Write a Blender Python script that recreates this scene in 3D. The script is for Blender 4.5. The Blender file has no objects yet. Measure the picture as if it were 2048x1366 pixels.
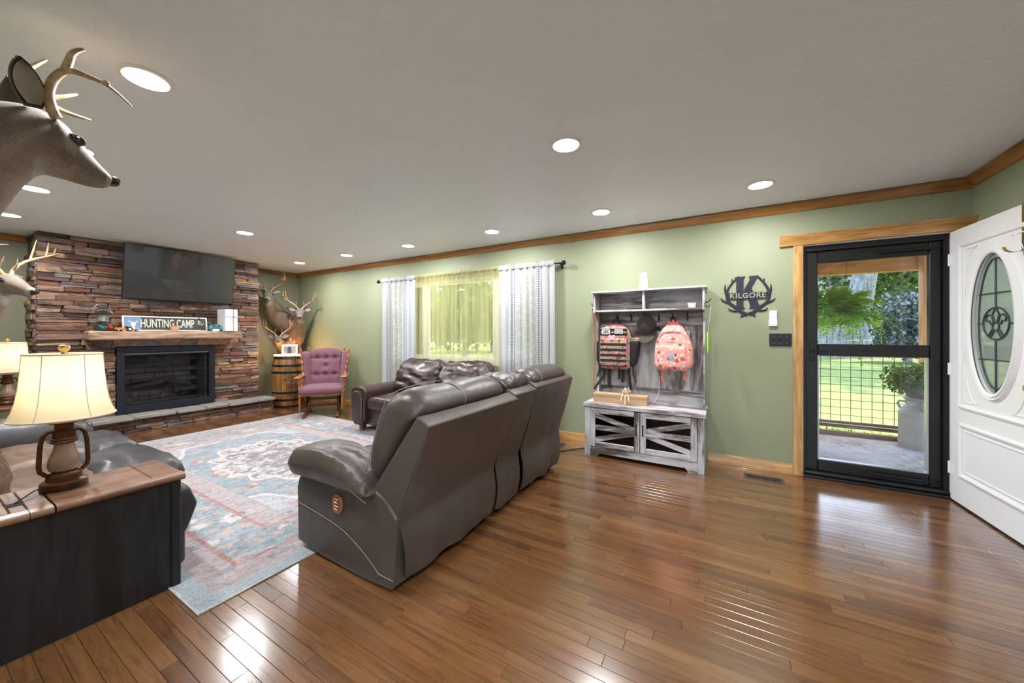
import bpy, bmesh, math, random
from mathutils import Vector, Matrix, noise
R_ = math.radians
SC = bpy.context.scene
COL = SC.collection

# ---------------------------------------------------------------- camera
FPX, CXP, HYP, CAMH = 730.0, 1024.0, 666.0, 1.273
TH = math.atan2(426, 730)
cam_d = bpy.data.cameras.new('camera')
cam_d.sensor_width = 36.0
cam_d.lens = FPX / 2048.0 * 36.0
cam_d.shift_y = -(683.0 - HYP) / 2048.0
cam_d.clip_start = 0.02
cam_d.clip_end = 300
cam = bpy.data.objects.new('camera', cam_d)
COL.objects.link(cam)
cam.location = (0, 0, CAMH)
cam.rotation_euler = (math.pi / 2, 0, TH)
SC.camera = cam

# ---------------------------------------------------------------- world, sun, exposure
wd = bpy.data.worlds.new('sky')
SC.world = wd
wd.use_nodes = True
wn = wd.node_tree
wn.nodes.clear()
wo = wn.nodes.new('ShaderNodeOutputWorld')
wb = wn.nodes.new('ShaderNodeBackground')
ws = wn.nodes.new('ShaderNodeTexSky')
ws.sky_type = 'NISHITA'
ws.sun_disc = False
ws.sun_elevation = R_(52)
ws.sun_rotation = R_(25)
ws.air_density = 1.0
ws.dust_density = 1.5
wb.inputs["Strength"].default_value = 0.4
wn.links.new(ws.outputs[0], wb.inputs[0])
wn.links.new(wb.outputs[0], wo.inputs[0])

sun_d = bpy.data.lights.new('sun', 'SUN')
sun_d.energy = 2.7
sun_d.angle = R_(0.6)
sun_d.color = (1.0, 0.95, 0.86)
sun = bpy.data.objects.new('sun', sun_d)
COL.objects.link(sun)
sun.location = (4, 14, 12)
sun_dir = Vector((-0.50, -0.62, -1.05)).normalized()
sun.rotation_euler = sun_dir.to_track_quat('-Z', 'Y').to_euler()
DOWNLIGHT_W = 7.0

SC.view_settings.view_transform = 'Standard'
SC.view_settings.look = 'None'
SC.view_settings.gamma = 1.0
SC.view_settings.use_curve_mapping = False
SC.view_settings.exposure = 1.68

# ---------------------------------------------------------------- pixel helpers (a pixel gives a direction; the plane gives the distance)
FV = Vector((-math.sin(TH), math.cos(TH), 0)); RV = Vector((math.cos(TH), math.sin(TH), 0))
CV = Vector((0, 0, CAMH))
def ray(px, py): return FV + RV * ((px - CXP) / FPX) + Vector((0, 0, (HYP - py) / FPX))
def onz(px, py, z): r = ray(px, py); return CV + r * ((z - CAMH) / r.z)
def ony(px, py, y): r = ray(px, py); return CV + r * (y / r.y)
def onx(px, py, x): r = ray(px, py); return CV + r * (x / r.x)

# ---------------------------------------------------------------- object helpers
def tag(o, label=None, cat=None, group=None, kind=None):
    if label: o['label'] = label
    if cat: o['category'] = cat
    if group: o['group'] = group
    if kind: o['kind'] = kind
    return o
def thing(name, label, cat, loc=(0, 0, 0), rz=0.0, group=None):
    o = bpy.data.objects.new(name, None)
    o.empty_display_size = 0.1
    COL.objects.link(o)
    o.location = loc
    o.rotation_euler = (0, 0, rz)
    return tag(o, label, cat, group)
def link(name, me, mat=None, parent=None):
    o = bpy.data.objects.new(name, me)
    COL.objects.link(o)
    if mat is not None and len(me.materials) == 0: me.materials.append(mat)
    if parent is not None: o.parent = parent
    return o
def copy_tree(o, parent=None):
    c = o.copy(); COL.objects.link(c)
    c.parent = parent
    for ch in list(o.children): copy_tree(ch, c)
    return c

class MB:
    def __init__(s): s.v = []; s.f = []; s.c = None
    def add(s, vs, fs, M=None):
        o = len(s.v)
        for p in vs:
            p = Vector(p)
            s.v.append(M @ p if M is not None else p)
        for f in fs: s.f.append([i + o for i in f])
        return s
    def box(s, x0, x1, y0, y1, z0, z1, b=0.0, M=None):
        if x0 > x1: x0, x1 = x1, x0
        if y0 > y1: y0, y1 = y1, y0
        if z0 > z1: z0, z1 = z1, z0
        if b <= 0:
            vs = [(x0,y0,z0),(x1,y0,z0),(x1,y1,z0),(x0,y1,z0),(x0,y0,z1),(x1,y0,z1),(x1,y1,z1),(x0,y1,z1)]
            fs = [(0,3,2,1),(4,5,6,7),(0,1,5,4),(1,2,6,5),(2,3,7,6),(3,0,4,7)]
            return s.add(vs, fs, M)
        b = min(b, (x1-x0)*.49, (y1-y0)*.49, (z1-z0)*.49)
        xs, ys, zs = (x0, x1), (y0, y1), (z0, z1)
        vs = []; idx = {}
        for i in (0,1):
            for j in (0,1):
                for k in (0,1):
                    sx = b if i == 0 else -b; sy = b if j == 0 else -b; sz = b if k == 0 else -b
                    for ax in range(3):
                        p = [xs[i]+sx, ys[j]+sy, zs[k]+sz]
                        p[ax] = (xs[i], ys[j], zs[k])[ax]
                        idx[(i,j,k,ax)] = len(vs); vs.append(p)
        fs = []
        g = lambda i,j,k,a: idx[(i,j,k,a)]
        for i in (0,1):
            q = [g(i,0,0,0), g(i,1,0,0), g(i,1,1,0), g(i,0,1,0)]; fs.append(q if i else q[::-1])
            q = [g(0,i,0,1), g(0,i,1,1), g(1,i,1,1), g(1,i,0,1)]; fs.append(q if i else q[::-1])
            q = [g(0,0,i,2), g(1,0,i,2), g(1,1,i,2), g(0,1,i,2)]; fs.append(q if i else q[::-1])
        for a in (0,1):
            for c in (0,1):
                q = [g(a,c,0,0), g(a,c,1,0), g(a,c,1,1), g(a,c,0,1)]; fs.append(q if a == c else q[::-1])
                q = [g(a,0,c,0), g(a,1,c,0), g(a,1,c,2), g(a,0,c,2)]; fs.append(q[::-1] if a == c else q)
                q = [g(0,a,c,1), g(1,a,c,1), g(1,a,c,2), g(0,a,c,2)]; fs.append(q if a == c else q[::-1])
        for i in (0,1):
            for j in (0,1):
                for k in (0,1):
                    q = [g(i,j,k,0), g(i,j,k,1), g(i,j,k,2)]
                    fs.append(q if (i+j+k) % 2 else q[::-1])
        return s.add(vs, fs, M)
    def tube(s, pts, r, n=8, cap=True, M=None, flat=None):
        pts = [Vector(p) for p in pts]
        m = len(pts)
        rs = r if isinstance(r, (list, tuple)) else [r]*m
        T = []
        for i in range(m):
            t = pts[min(i+1, m-1)] - pts[max(i-1, 0)]
            T.append(t.normalized() if t.length > 1e-9 else Vector((0,0,1)))
        a = Vector((0,0,1)) if abs(T[0].z) < 0.9 else Vector((1,0,0))
        if flat is not None: a = Vector(flat[2])
        u = (a - T[0]*a.dot(T[0])).normalized()
        vs = []; fs = []
        for i in range(m):
            u = (u - T[i]*u.dot(T[i]))
            u = u.normalized() if u.length > 1e-6 else T[i].orthogonal().normalized()
            w = T[i].cross(u)
            ku, kw = (flat[0], flat[1]) if flat is not None else (1, 1)
            for k in range(n):
                an = 2*math.pi*k/n
                vs.append(pts[i] + u*(math.cos(an)*rs[i]*ku) + w*(math.sin(an)*rs[i]*kw))
        for i in range(m-1):
            for k in range(n):
                k2 = (k+1) % n
                fs.append((i*n+k, i*n+k2, (i+1)*n+k2, (i+1)*n+k))
        if cap:
            fs.append(tuple(range(n-1, -1, -1))); fs.append(tuple((m-1)*n+k for k in range(n)))
        return s.add(vs, fs, M)
    def lathe(s, prof, n=24, M=None, cap=True, sx=1.0, sy=1.0):
        vs = []; fs = []
        for r, z in prof:
            for k in range(n):
                an = 2*math.pi*k/n
                vs.append((math.cos(an)*r*sx, math.sin(an)*r*sy, z))
        m = len(prof)
        for i in range(m-1):
            for k in range(n):
                k2 = (k+1) % n
                fs.append((i*n+k, i*n+k2, (i+1)*n+k2, (i+1)*n+k))
        if cap:
            fs.append(tuple(range(n-1, -1, -1))); fs.append(tuple((m-1)*n+k for k in range(n)))
        return s.add(vs, fs, M)
    def prism(s, poly, d0, d1, ax='y', M=None):
        n = len(poly)
        def P(a, b, d): return {'x': (d, a, b), 'y': (a, d, b), 'z': (a, b, d)}[ax]
        vs = [P(a, b, d0) for a, b in poly] + [P(a, b, d1) for a, b in poly]
        fs = [tuple(range(n)), tuple(range(2*n-1, n-1, -1))]
        for i in range(n):
            j = (i+1) % n
            fs.append((i, n+i, n+j, j))
        return s.add(vs, fs, M)
    def grid(s, fn, nu, nv, M=None, close_u=False):
        vs = [fn(i/nu, j/nv) for j in range(nv+1) for i in range(nu+1)]
        fs = []
        for j in range(nv):
            for i in range(nu):
                a = j*(nu+1)+i
                fs.append((a, a+1, a+nu+2, a+nu+1))
        return s.add(vs, fs, M)
    def soft(s, c, h, r, n=6, de=None, M=None, e=3):
        """rounded box: centre c, half sizes h, corner radius r; e rings in the rounding, n spans between; de deforms (x,y,z in -1..1, pos)"""
        h = Vector(h); c = Vector(c)
        def params(hh):
            rr = min(r, hh*.999)
            ps = []
            for i in range(e): ps.append(-hh + rr*(1-math.cos(math.pi/2*i/e)) * .98 if i else -hh)
            for i in range(n+1): ps.append(-(hh-rr) + 2*(hh-rr)*i/n)
            for i in range(e-1, -1, -1): ps.append(hh - rr*(1-math.cos(math.pi/2*i/e)) * .98 if i else hh)
            return ps
        pr = [params(h[a]) for a in range(3)]
        rr = min(r, h.x*.999, h.y*.999, h.z*.999)
        vid = {}; vs = []; fs = []
        def V(p):
            key = (round(p[0], 5), round(p[1], 5), round(p[2], 5))
            if key in vid: return vid[key]
            q = Vector([max(-(h[a]-rr), min(h[a]-rr, p[a])) for a in range(3)])
            d = Vector(p) - q
            if d.length > 1e-9: d.normalize()
            pos = q + d*rr
            if de is not None: pos = Vector(de(p[0]/h.x, p[1]/h.y, p[2]/h.z, pos.copy()))
            vid[key] = len(vs); vs.append(pos + c)
            return vid[key]
        for a in range(3):
            b_, c_ = (a+1) % 3, (a+2) % 3
            for sg in (-1, 1):
                B, Cc = pr[b_], pr[c_]
                for i in range(len(B)-1):
                    for j in range(len(Cc)-1):
                        q = []
                        for (ii, jj) in ((i,j),(i+1,j),(i+1,j+1),(i,j+1)):
                            p = [0,0,0]; p[a] = sg*h[a]; p[b_] = B[ii]; p[c_] = Cc[jj]
                            q.append(V(p))
                        if len(set(q)) < 3: continue
                        fs.append(q if sg > 0 else q[::-1])
        return s.add(vs, fs, M)
    def mesh(s, name, smooth=35):
        me = bpy.data.meshes.new(name)
        me.from_pydata([tuple(v) for v in s.v], [], s.f)
        if s.c is not None:
            at = me.color_attributes.new('fur', 'FLOAT_COLOR', 'POINT')
            for i, c in enumerate(s.c): at.data[i].color = (*c, 1)
        if smooth:
            me.polygons.foreach_set('use_smooth', [True]*len(me.polygons))
            me.set_sharp_from_angle(angle=R_(smooth))
        me.update()
        return me
    def build(s, name, mat, parent=None, smooth=35):
        return link(name, s.mesh(name, smooth), mat, parent)

def T(x=0, y=0, z=0, rx=0, ry=0, rz=0, s=1.0):
    m = Matrix.Translation((x, y, z)) @ Matrix.Rotation(R_(rz), 4, 'Z') @ Matrix.Rotation(R_(ry), 4, 'Y') @ Matrix.Rotation(R_(rx), 4, 'X')
    return m @ Matrix.Diagonal((s, s, s, 1)) if s != 1.0 else m
def nz(x, y, z, sc=1.0): return noise.noise(Vector((x*sc, y*sc, z*sc)))
def text_data(txt, size, ext=0.0, res=3, align='CENTER', shear=0.0, space=1.0, off=0.0):
    cu = bpy.data.curves.new('text_tmp', 'FONT')
    cu.body = txt; cu.size = size; cu.extrude = ext; cu.resolution_u = res
    cu.align_x = align; cu.align_y = 'CENTER'; cu.shear = shear; cu.space_character = space; cu.offset = off
    ob = bpy.data.objects.new('text_tmp', cu); COL.objects.link(ob)
    dg = bpy.context.evaluated_depsgraph_get()
    me = bpy.data.meshes.new_from_object(ob.evaluated_get(dg))
    vs = [v.co.copy() for v in me.vertices]; fs = [list(p.vertices) for p in me.polygons]
    bpy.data.objects.remove(ob); bpy.data.curves.remove(cu); bpy.data.meshes.remove(me)
    return vs, fs
# ---------------------------------------------------------------- materials
class NT:
    def __init__(s, name):
        s.m = bpy.data.materials.new(name); s.m.use_nodes = True
        s.t = s.m.node_tree; s.t.nodes.clear()
        s.out = s.t.nodes.new('ShaderNodeOutputMaterial')
    def n(s, typ, _o=0, attrs=None, **inp):
        nd = s.t.nodes.new('ShaderNode' + typ)
        for k, v in (attrs or {}).items(): setattr(nd, k, v)
        for k, v in inp.items():
            key = k.replace('_', ' ')
            so = None
            if k[0] == 'i' and k[1:].isdigit(): so = nd.inputs[int(k[1:])]
            else: so = nd.inputs[key]
            s.set(so, v)
        nd_out = nd.outputs[_o] if len(nd.outputs) else None
        return nd_out if nd_out is not None else nd
    def set(s, so, v):
        if hasattr(v, 'is_linked') or isinstance(v, bpy.types.NodeSocket): s.t.links.new(v, so)
        elif isinstance(v, (tuple, list)) and so.type == 'RGBA' and len(v) == 3: so.default_value = (*v, 1)
        else: so.default_value = v
    def math(s, op, a, b=0.0, c=None):
        kw = dict(i0=a, i1=b)
        if c is not None: kw['i2'] = c
        return s.n('Math', attrs={'operation': op}, **kw)
    def mix(s, f, a, b, blend='MIX'):
        nd = s.t.nodes.new('ShaderNodeMix'); nd.data_type = 'RGBA'; nd.blend_type = blend
        s.set(nd.inputs[0], f); s.set(nd.inputs[6], a); s.set(nd.inputs[7], b)
        return nd.outputs[2]
    def ramp(s, f, stops, interp='LINEAR'):
        nd = s.t.nodes.new('ShaderNodeValToRGB'); cr = nd.color_ramp; cr.interpolation = interp
        while len(cr.elements) > 1: cr.elements.remove(cr.elements[0])
        for i, (p, c) in enumerate(stops):
            e = cr.elements[0] if i == 0 else cr.elements.new(p)
            e.position = p
            e.color = (*c, 1) if not isinstance(c, float) else (c, c, c, 1)
        s.set(nd.inputs[0], f)
        return nd.outputs[0]
    def coord(s, kind='Object'): return s.n('TexCoord').node.outputs[kind]
    def mapping(s, v, scale=(1,1,1), loc=(0,0,0), rot=(0,0,0)):
        return s.n('Mapping', Vector=v, Scale=scale, Location=loc, Rotation=rot)
    def noise(s, v, scale, detail=4, rough=0.55, dist=0.0):
        return s.n('TexNoise', Vector=v, Scale=scale, Detail=detail, Roughness=rough, Distortion=dist)
    def bump(s, h, strength=0.3, dist=0.01): return s.n('Bump', Height=h, Strength=strength, Distance=dist)
    def bsdf(s, **kw):
        nd = s.t.nodes.new('ShaderNodeBsdfPrincipled')
        for k, v in kw.items(): s.set(nd.inputs[k.replace('_', ' ')], v)
        return nd.outputs[0]
    def done(s, sh):
        s.t.links.new(sh, s.out.inputs[0]); return s.m

def plain(name, c, rough=0.5, metal=0.0, var=0.06, bump=0.0, bscale=80, coat=0.0):
    t = NT(name); co = t.coord()
    n = t.noise(co, 6.0, 3)
    col = t.mix(n, tuple(x*(1-var) for x in c), tuple(min(1, x*(1+var)) for x in c))
    kw = dict(Base_Color=col, Roughness=rough, Metallic=metal, Coat_Weight=coat)
    if bump: kw['Normal'] = t.bump(t.noise(co, bscale, 4), bump, 0.004)
    return t.done(t.bsdf(**kw))
def emit(name, c, st):
    t = NT(name)
    return t.done(t.n('Emission', Color=c, Strength=st))
def wood(name, c1, c2, axis='X', rough=0.4, freq=14.0, coat=0.0, rnd=False, knots=False):
    t = NT(name); co = t.coord()
    sc = {'X': (0.12, 1, 1), 'Y': (1, 0.12, 1), 'Z': (1, 1, 0.12)}[axis]
    v = t.mapping(co, scale=tuple(x*freq for x in sc))
    if rnd:
        rn = t.n('ObjectInfo').node.outputs['Random']
        v = t.n('VectorMath', attrs={'operation': 'ADD'}, i0=v, i1=t.n('CombineXYZ', X=t.math('MULTIPLY', rn, 37.0), Y=t.math('MULTIPLY', rn, 91.0), Z=0.0))
    n1 = t.noise(v, 1.0, 6, 0.62, 0.6)
    n2 = t.noise(v, 4.2, 4, 0.6)
    f = t.math('ADD', t.math('MULTIPLY', n1, 0.7), t.math('MULTIPLY', n2, 0.35))
    col = t.ramp(f, [(0.36, tuple(x*0.55 for x in c1)), (0.47, c1), (0.62, c2)])
    if rnd:
        hs = t.n('HueSaturation', Color=col, Value=t.math('ADD', 0.72, t.math('MULTIPLY', rn, 0.5)), Saturation=1.0, Hue=0.5)
        col = hs
    return t.done(t.bsdf(Base_Color=col, Roughness=rough, Coat_Weight=coat, Coat_Roughness=0.15, Normal=t.bump(n2, 0.15, 0.003)))
def leather(name, c, c2, rough=0.42, sc=1.0):
    t = NT(name); co = t.coord()
    n = t.noise(co, 2.6*sc, 5, 0.6)
    col = t.ramp(n, [(0.3, c), (0.7, c2)])
    wr = t.noise(t.mapping(co, scale=(1, 1, 1)), 9*sc, 5, 0.6, 0.8)
    fine = t.n('TexVoronoi', Vector=co, Scale=260.0)
    b1 = t.bump(wr, 0.22, 0.02)
    b = t.n('Bump', Height=fine, Strength=0.12, Distance=0.002, Normal=b1)
    ro = t.ramp(t.noise(co, 5, 3), [(0.3, rough-0.07), (0.7, rough+0.1)])
    return t.done(t.bsdf(Base_Color=col, Roughness=ro, Normal=b, Specular_IOR_Level=0.5))
def fabric(name, c, c2, sc=240, rough=0.9, sheen=0.2):
    t = NT(name); co = t.coord()
    n = t.noise(co, 5, 4)
    w = t.n('TexWave', Vector=co, Scale=sc*0.3, Distortion=2.0, attrs={'bands_direction': 'DIAGONAL'})
    col = t.mix(n, c, c2)
    return t.done(t.bsdf(Base_Color=col, Roughness=rough, Sheen_Weight=sheen, Normal=t.bump(w, 0.12, 0.002)))

def m_wall():
    t = NT('sage_green_paint'); co = t.coord()
    n = t.noise(co, 1.2, 3)
    col = t.mix(n, (0.262, 0.29, 0.182), (0.285, 0.315, 0.2))
    b = t.bump(t.noise(co, 170, 3), 0.08, 0.002)
    return t.done(t.bsdf(Base_Color=col, Roughness=0.55, Normal=b))
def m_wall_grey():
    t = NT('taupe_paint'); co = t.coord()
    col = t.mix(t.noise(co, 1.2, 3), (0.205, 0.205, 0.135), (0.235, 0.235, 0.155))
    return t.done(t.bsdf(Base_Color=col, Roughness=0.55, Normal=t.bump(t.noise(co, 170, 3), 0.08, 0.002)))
def m_ceiling():
    t = NT('ceiling_texture_white'); co = t.coord()
    n1 = t.noise(co, 26, 5, 0.6, 0.6)
    n2 = t.noise(t.mapping(co, scale=(0.5, 2.4, 1)), 1.3, 4, 0.6, 0.8)
    h = t.math('ADD', t.ramp(n1, [(0.42, 0.0), (0.6, 1.0)]), t.math('MULTIPLY', n2, 4.0))
    col = t.mix(n2, (0.80, 0.83, 0.89), (0.86, 0.89, 0.95))
    return t.done(t.bsdf(Base_Color=col, Roughness=0.42, Normal=t.bump(h, 0.35, 0.006)))
def m_floor():
    t = NT('oak_strip_floor')
    g = t.n('NewGeometry').node
    rn = t.math('FRACT', t.math('ADD', t.n('ObjectInfo').node.outputs['Random'], g.outputs['Random Per Island']))
    pos = g.outputs['Position']
    off = t.n('CombineXYZ', X=t.math('MULTIPLY', rn, 43.0), Y=t.math('MULTIPLY', rn, 17.0), Z=0.0)
    v = t.n('VectorMath', attrs={'operation': 'ADD'}, i0=pos, i1=off)
    v1 = t.mapping(v, scale=(2.2, 26, 1))
    n1 = t.noise(v1, 1.0, 7, 0.62, 1.2)
    wv = t.n('TexNoise', _o=0, Vector=t.mapping(v, scale=(7, 150, 1)), Scale=1.0, Detail=3.0, Roughness=0.7)
    base = t.ramp(rn, [(0.0, (0.09, 0.037, 0.014)), (0.2, (0.14, 0.06, 0.021)), (0.5, (0.175, 0.079, 0.028)), (0.8, (0.145, 0.06, 0.021)), (1.0, (0.21, 0.1, 0.037))])
    f = t.math('ADD', t.math('MULTIPLY', n1, 0.75), t.math('MULTIPLY', wv, 0.3))
    k = t.ramp(f, [(0.34, 0.5), (0.5, 0.98), (0.68, 1.25)])
    col = t.mix(1.0, base, k, 'MULTIPLY')
    ro = t.ramp(t.noise(pos, 2.2, 4), [(0.3, 0.16), (0.7, 0.25)])
    hb = t.math('ADD', t.math('MULTIPLY', t.noise(t.mapping(pos, scale=(3, 14, 1)), 1.0, 3), 1.0), t.math('MULTIPLY', wv, 0.15))
    return t.done(t.bsdf(Base_Color=col, Roughness=ro, Normal=t.bump(hb, 0.04, 0.004), Coat_Weight=0.75, Coat_Roughness=0.17, Coat_IOR=1.62, Specular_IOR_Level=0.6))
def m_stone():
    t = NT('ledge_stone')
    g = t.n('NewGeometry').node
    rn = t.math('FRACT', t.math('ADD', t.n('ObjectInfo').node.outputs['Random'], g.outputs['Random Per Island']))
    pos = g.outputs['Position']
    base = t.ramp(rn, [(0.0, (0.05, 0.028, 0.022)), (0.14, (0.115, 0.052, 0.032)), (0.28, (0.185, 0.115, 0.08)), (0.4, (0.085, 0.055, 0.05)), (0.52, (0.16, 0.1, 0.085)), (0.64, (0.11, 0.1, 0.1)), (0.76, (0.2, 0.13, 0.085)), (0.86, (0.12, 0.06, 0.05)), (0.95, (0.26, 0.15, 0.075)), (1.0, (0.18, 0.165, 0.155))], 'CONSTANT')
    off = t.n('CombineXYZ', X=t.math('MULTIPLY', rn, 43.0), Y=t.math('MULTIPLY', rn, 17.0), Z=t.math('MULTIPLY', rn, 9.0))
    v = t.n('VectorMath', attrs={'operation': 'ADD'}, i0=pos, i1=off)
    n = t.noise(t.mapping(v, scale=(1, 1, 3)), 6, 6, 0.65, 0.6)
    k = t.ramp(n, [(0.3, 0.8), (0.5, 2.0), (0.72, 3.2)])
    col = t.mix(1.0, base, k, 'MULTIPLY')
    n2 = t.noise(v, 4.0, 3)
    col = t.mix(t.ramp(n2, [(0.54, 0.0), (0.68, 0.55)]), col, (0.36, 0.2, 0.1))
    gr = t.noise(t.mapping(v, scale=(1, 1, 3.5)), 26, 5, 0.65)
    return t.done(t.bsdf(Base_Color=col, Roughness=0.62, Normal=t.bump(t.math('ADD', n, t.math('MULTIPLY', gr, 0.8)), 1.0, 0.03)))
def m_distressed(name, axis='X', grey=0.0):
    t = NT(name); co = t.coord()
    sc = {'X': (1.2, 9, 9), 'Z': (9, 9, 1.2)}[axis]
    v = t.mapping(co, scale=sc)
    n1 = t.noise(v, 1.0, 7, 0.68, 0.5)
    n2 = t.noise(t.mapping(co, scale=tuple(x*4 for x in sc)), 1.0, 5, 0.7)
    n3 = t.noise(co, 3.0, 3)
    f = t.math('ADD', t.math('ADD', t.math('MULTIPLY', n1, 0.6), t.math('MULTIPLY', n2, 0.32)), t.math('MULTIPLY', n3, 0.16))
    w = 0.62 - grey*0.25
    col = t.ramp(f, [(0.42, (0.075, 0.055, 0.048)), (0.49, (0.2, 0.17, 0.165)), (0.54, (w*.75, w*.72, w*.76)), (0.62, (w, w*.98, w*1.03)), (0.77, (w*1.1, w*1.08, w*1.12))])
    return t.done(t.bsdf(Base_Color=col, Roughness=0.6, Normal=t.bump(n2, 0.15, 0.002)))
def m_glass(name, tint=(1, 1, 1), refl=1.0, rough=0.0, haze=0.0):
    t = NT(name)
    tr = t.n('BsdfTransparent', Color=tint)
    gl = t.n('BsdfGlossy', Color=(1, 1, 1), Roughness=rough)
    fr = t.n('Fresnel', IOR=1.45)
    mx = t.t.nodes.new('ShaderNodeMixShader')
    t.set(mx.inputs[0], t.math('MULTIPLY', fr, refl)); t.set(mx.inputs[1], tr); t.set(mx.inputs[2], gl)
    sh = mx.outputs[0]
    if haze > 0:
        m2 = t.t.nodes.new('ShaderNodeMixShader')
        t.set(m2.inputs[0], haze); t.set(m2.inputs[1], sh); t.set(m2.inputs[2], t.n('BsdfDiffuse', Color=(0.8, 0.85, 0.8)))
        sh = m2.outputs[0]
    return t.done(sh)
def m_sheer(name, c, tr=0.45, dens_scale=1.0):
    t = NT(name); co = t.coord()
    v = t.mapping(co, scale=(1, 1, 0.03))
    n = t.noise(v, 16.0, 4, 0.6)
    d = t.n('BsdfDiffuse', Color=c); tl = t.n('BsdfTranslucent', Color=c)
    m1 = t.t.nodes.new('ShaderNodeMixShader'); t.set(m1.inputs[0], 0.6); t.set(m1.inputs[1], d); t.set(m1.inputs[2], tl)
    m2 = t.t.nodes.new('ShaderNodeMixShader')
    t.set(m2.inputs[0], t.ramp(n, [(0.3, tr*0.55), (0.7, min(1.0, tr*1.5))]))
    t.set(m2.inputs[1], t.n('BsdfTransparent', Color=(1, 1, 1))); t.set(m2.inputs[2], m1.outputs[0])
    return t.done(m2.outputs[0])
def m_lace():
    t = NT('white_lace_panel'); co = t.coord()
    x = t.n('SeparateXYZ', Vector=co).node.outputs
    X, Z = x[0], x[2]
    def band(a, w): return t.math('LESS_THAN', t.math('ABSOLUTE', t.math('SUBTRACT', X, a)), w)
    zz = t.math('PINGPONG', Z, 0.03)
    dia = None
    for a in (-0.2, -0.165, 0.15, 0.185):
        d = t.math('LESS_THAN', t.math('ADD', t.math('ABSOLUTE', t.math('SUBTRACT', X, a)), t.math('ABSOLUTE', t.math('SUBTRACT', zz, 0.015))), 0.0135)
        dia = d if dia is None else t.math('MAXIMUM', dia, d)
    vor = t.n('TexVoronoi', _o=0, Vector=t.mapping(co, scale=(1, 0, 1)), Scale=24.0)
    lace = t.math('MULTIPLY', band(0.0, 0.13), t.math('GREATER_THAN', vor, 0.42))
    c = t.mix(t.math('MULTIPLY', dia, 0.75), (0.58, 0.58, 0.6), (0.12, 0.13, 0.16))
    c = t.mix(t.math('MULTIPLY', lace, 0.55), c, (0.46, 0.44, 0.35))
    d = t.n('BsdfDiffuse', Color=c); tl = t.n('BsdfTranslucent', Color=c)
    m1 = t.t.nodes.new('ShaderNodeMixShader'); t.set(m1.inputs[0], 0.28); t.set(m1.inputs[1], d); t.set(m1.inputs[2], tl)
    m2 = t.t.nodes.new('ShaderNodeMixShader'); t.set(m2.inputs[0], 0.95)
    t.set(m2.inputs[1], t.n('BsdfTransparent')); t.set(m2.inputs[2], m1.outputs[0])
    return t.done(m2.outputs[0])
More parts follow.
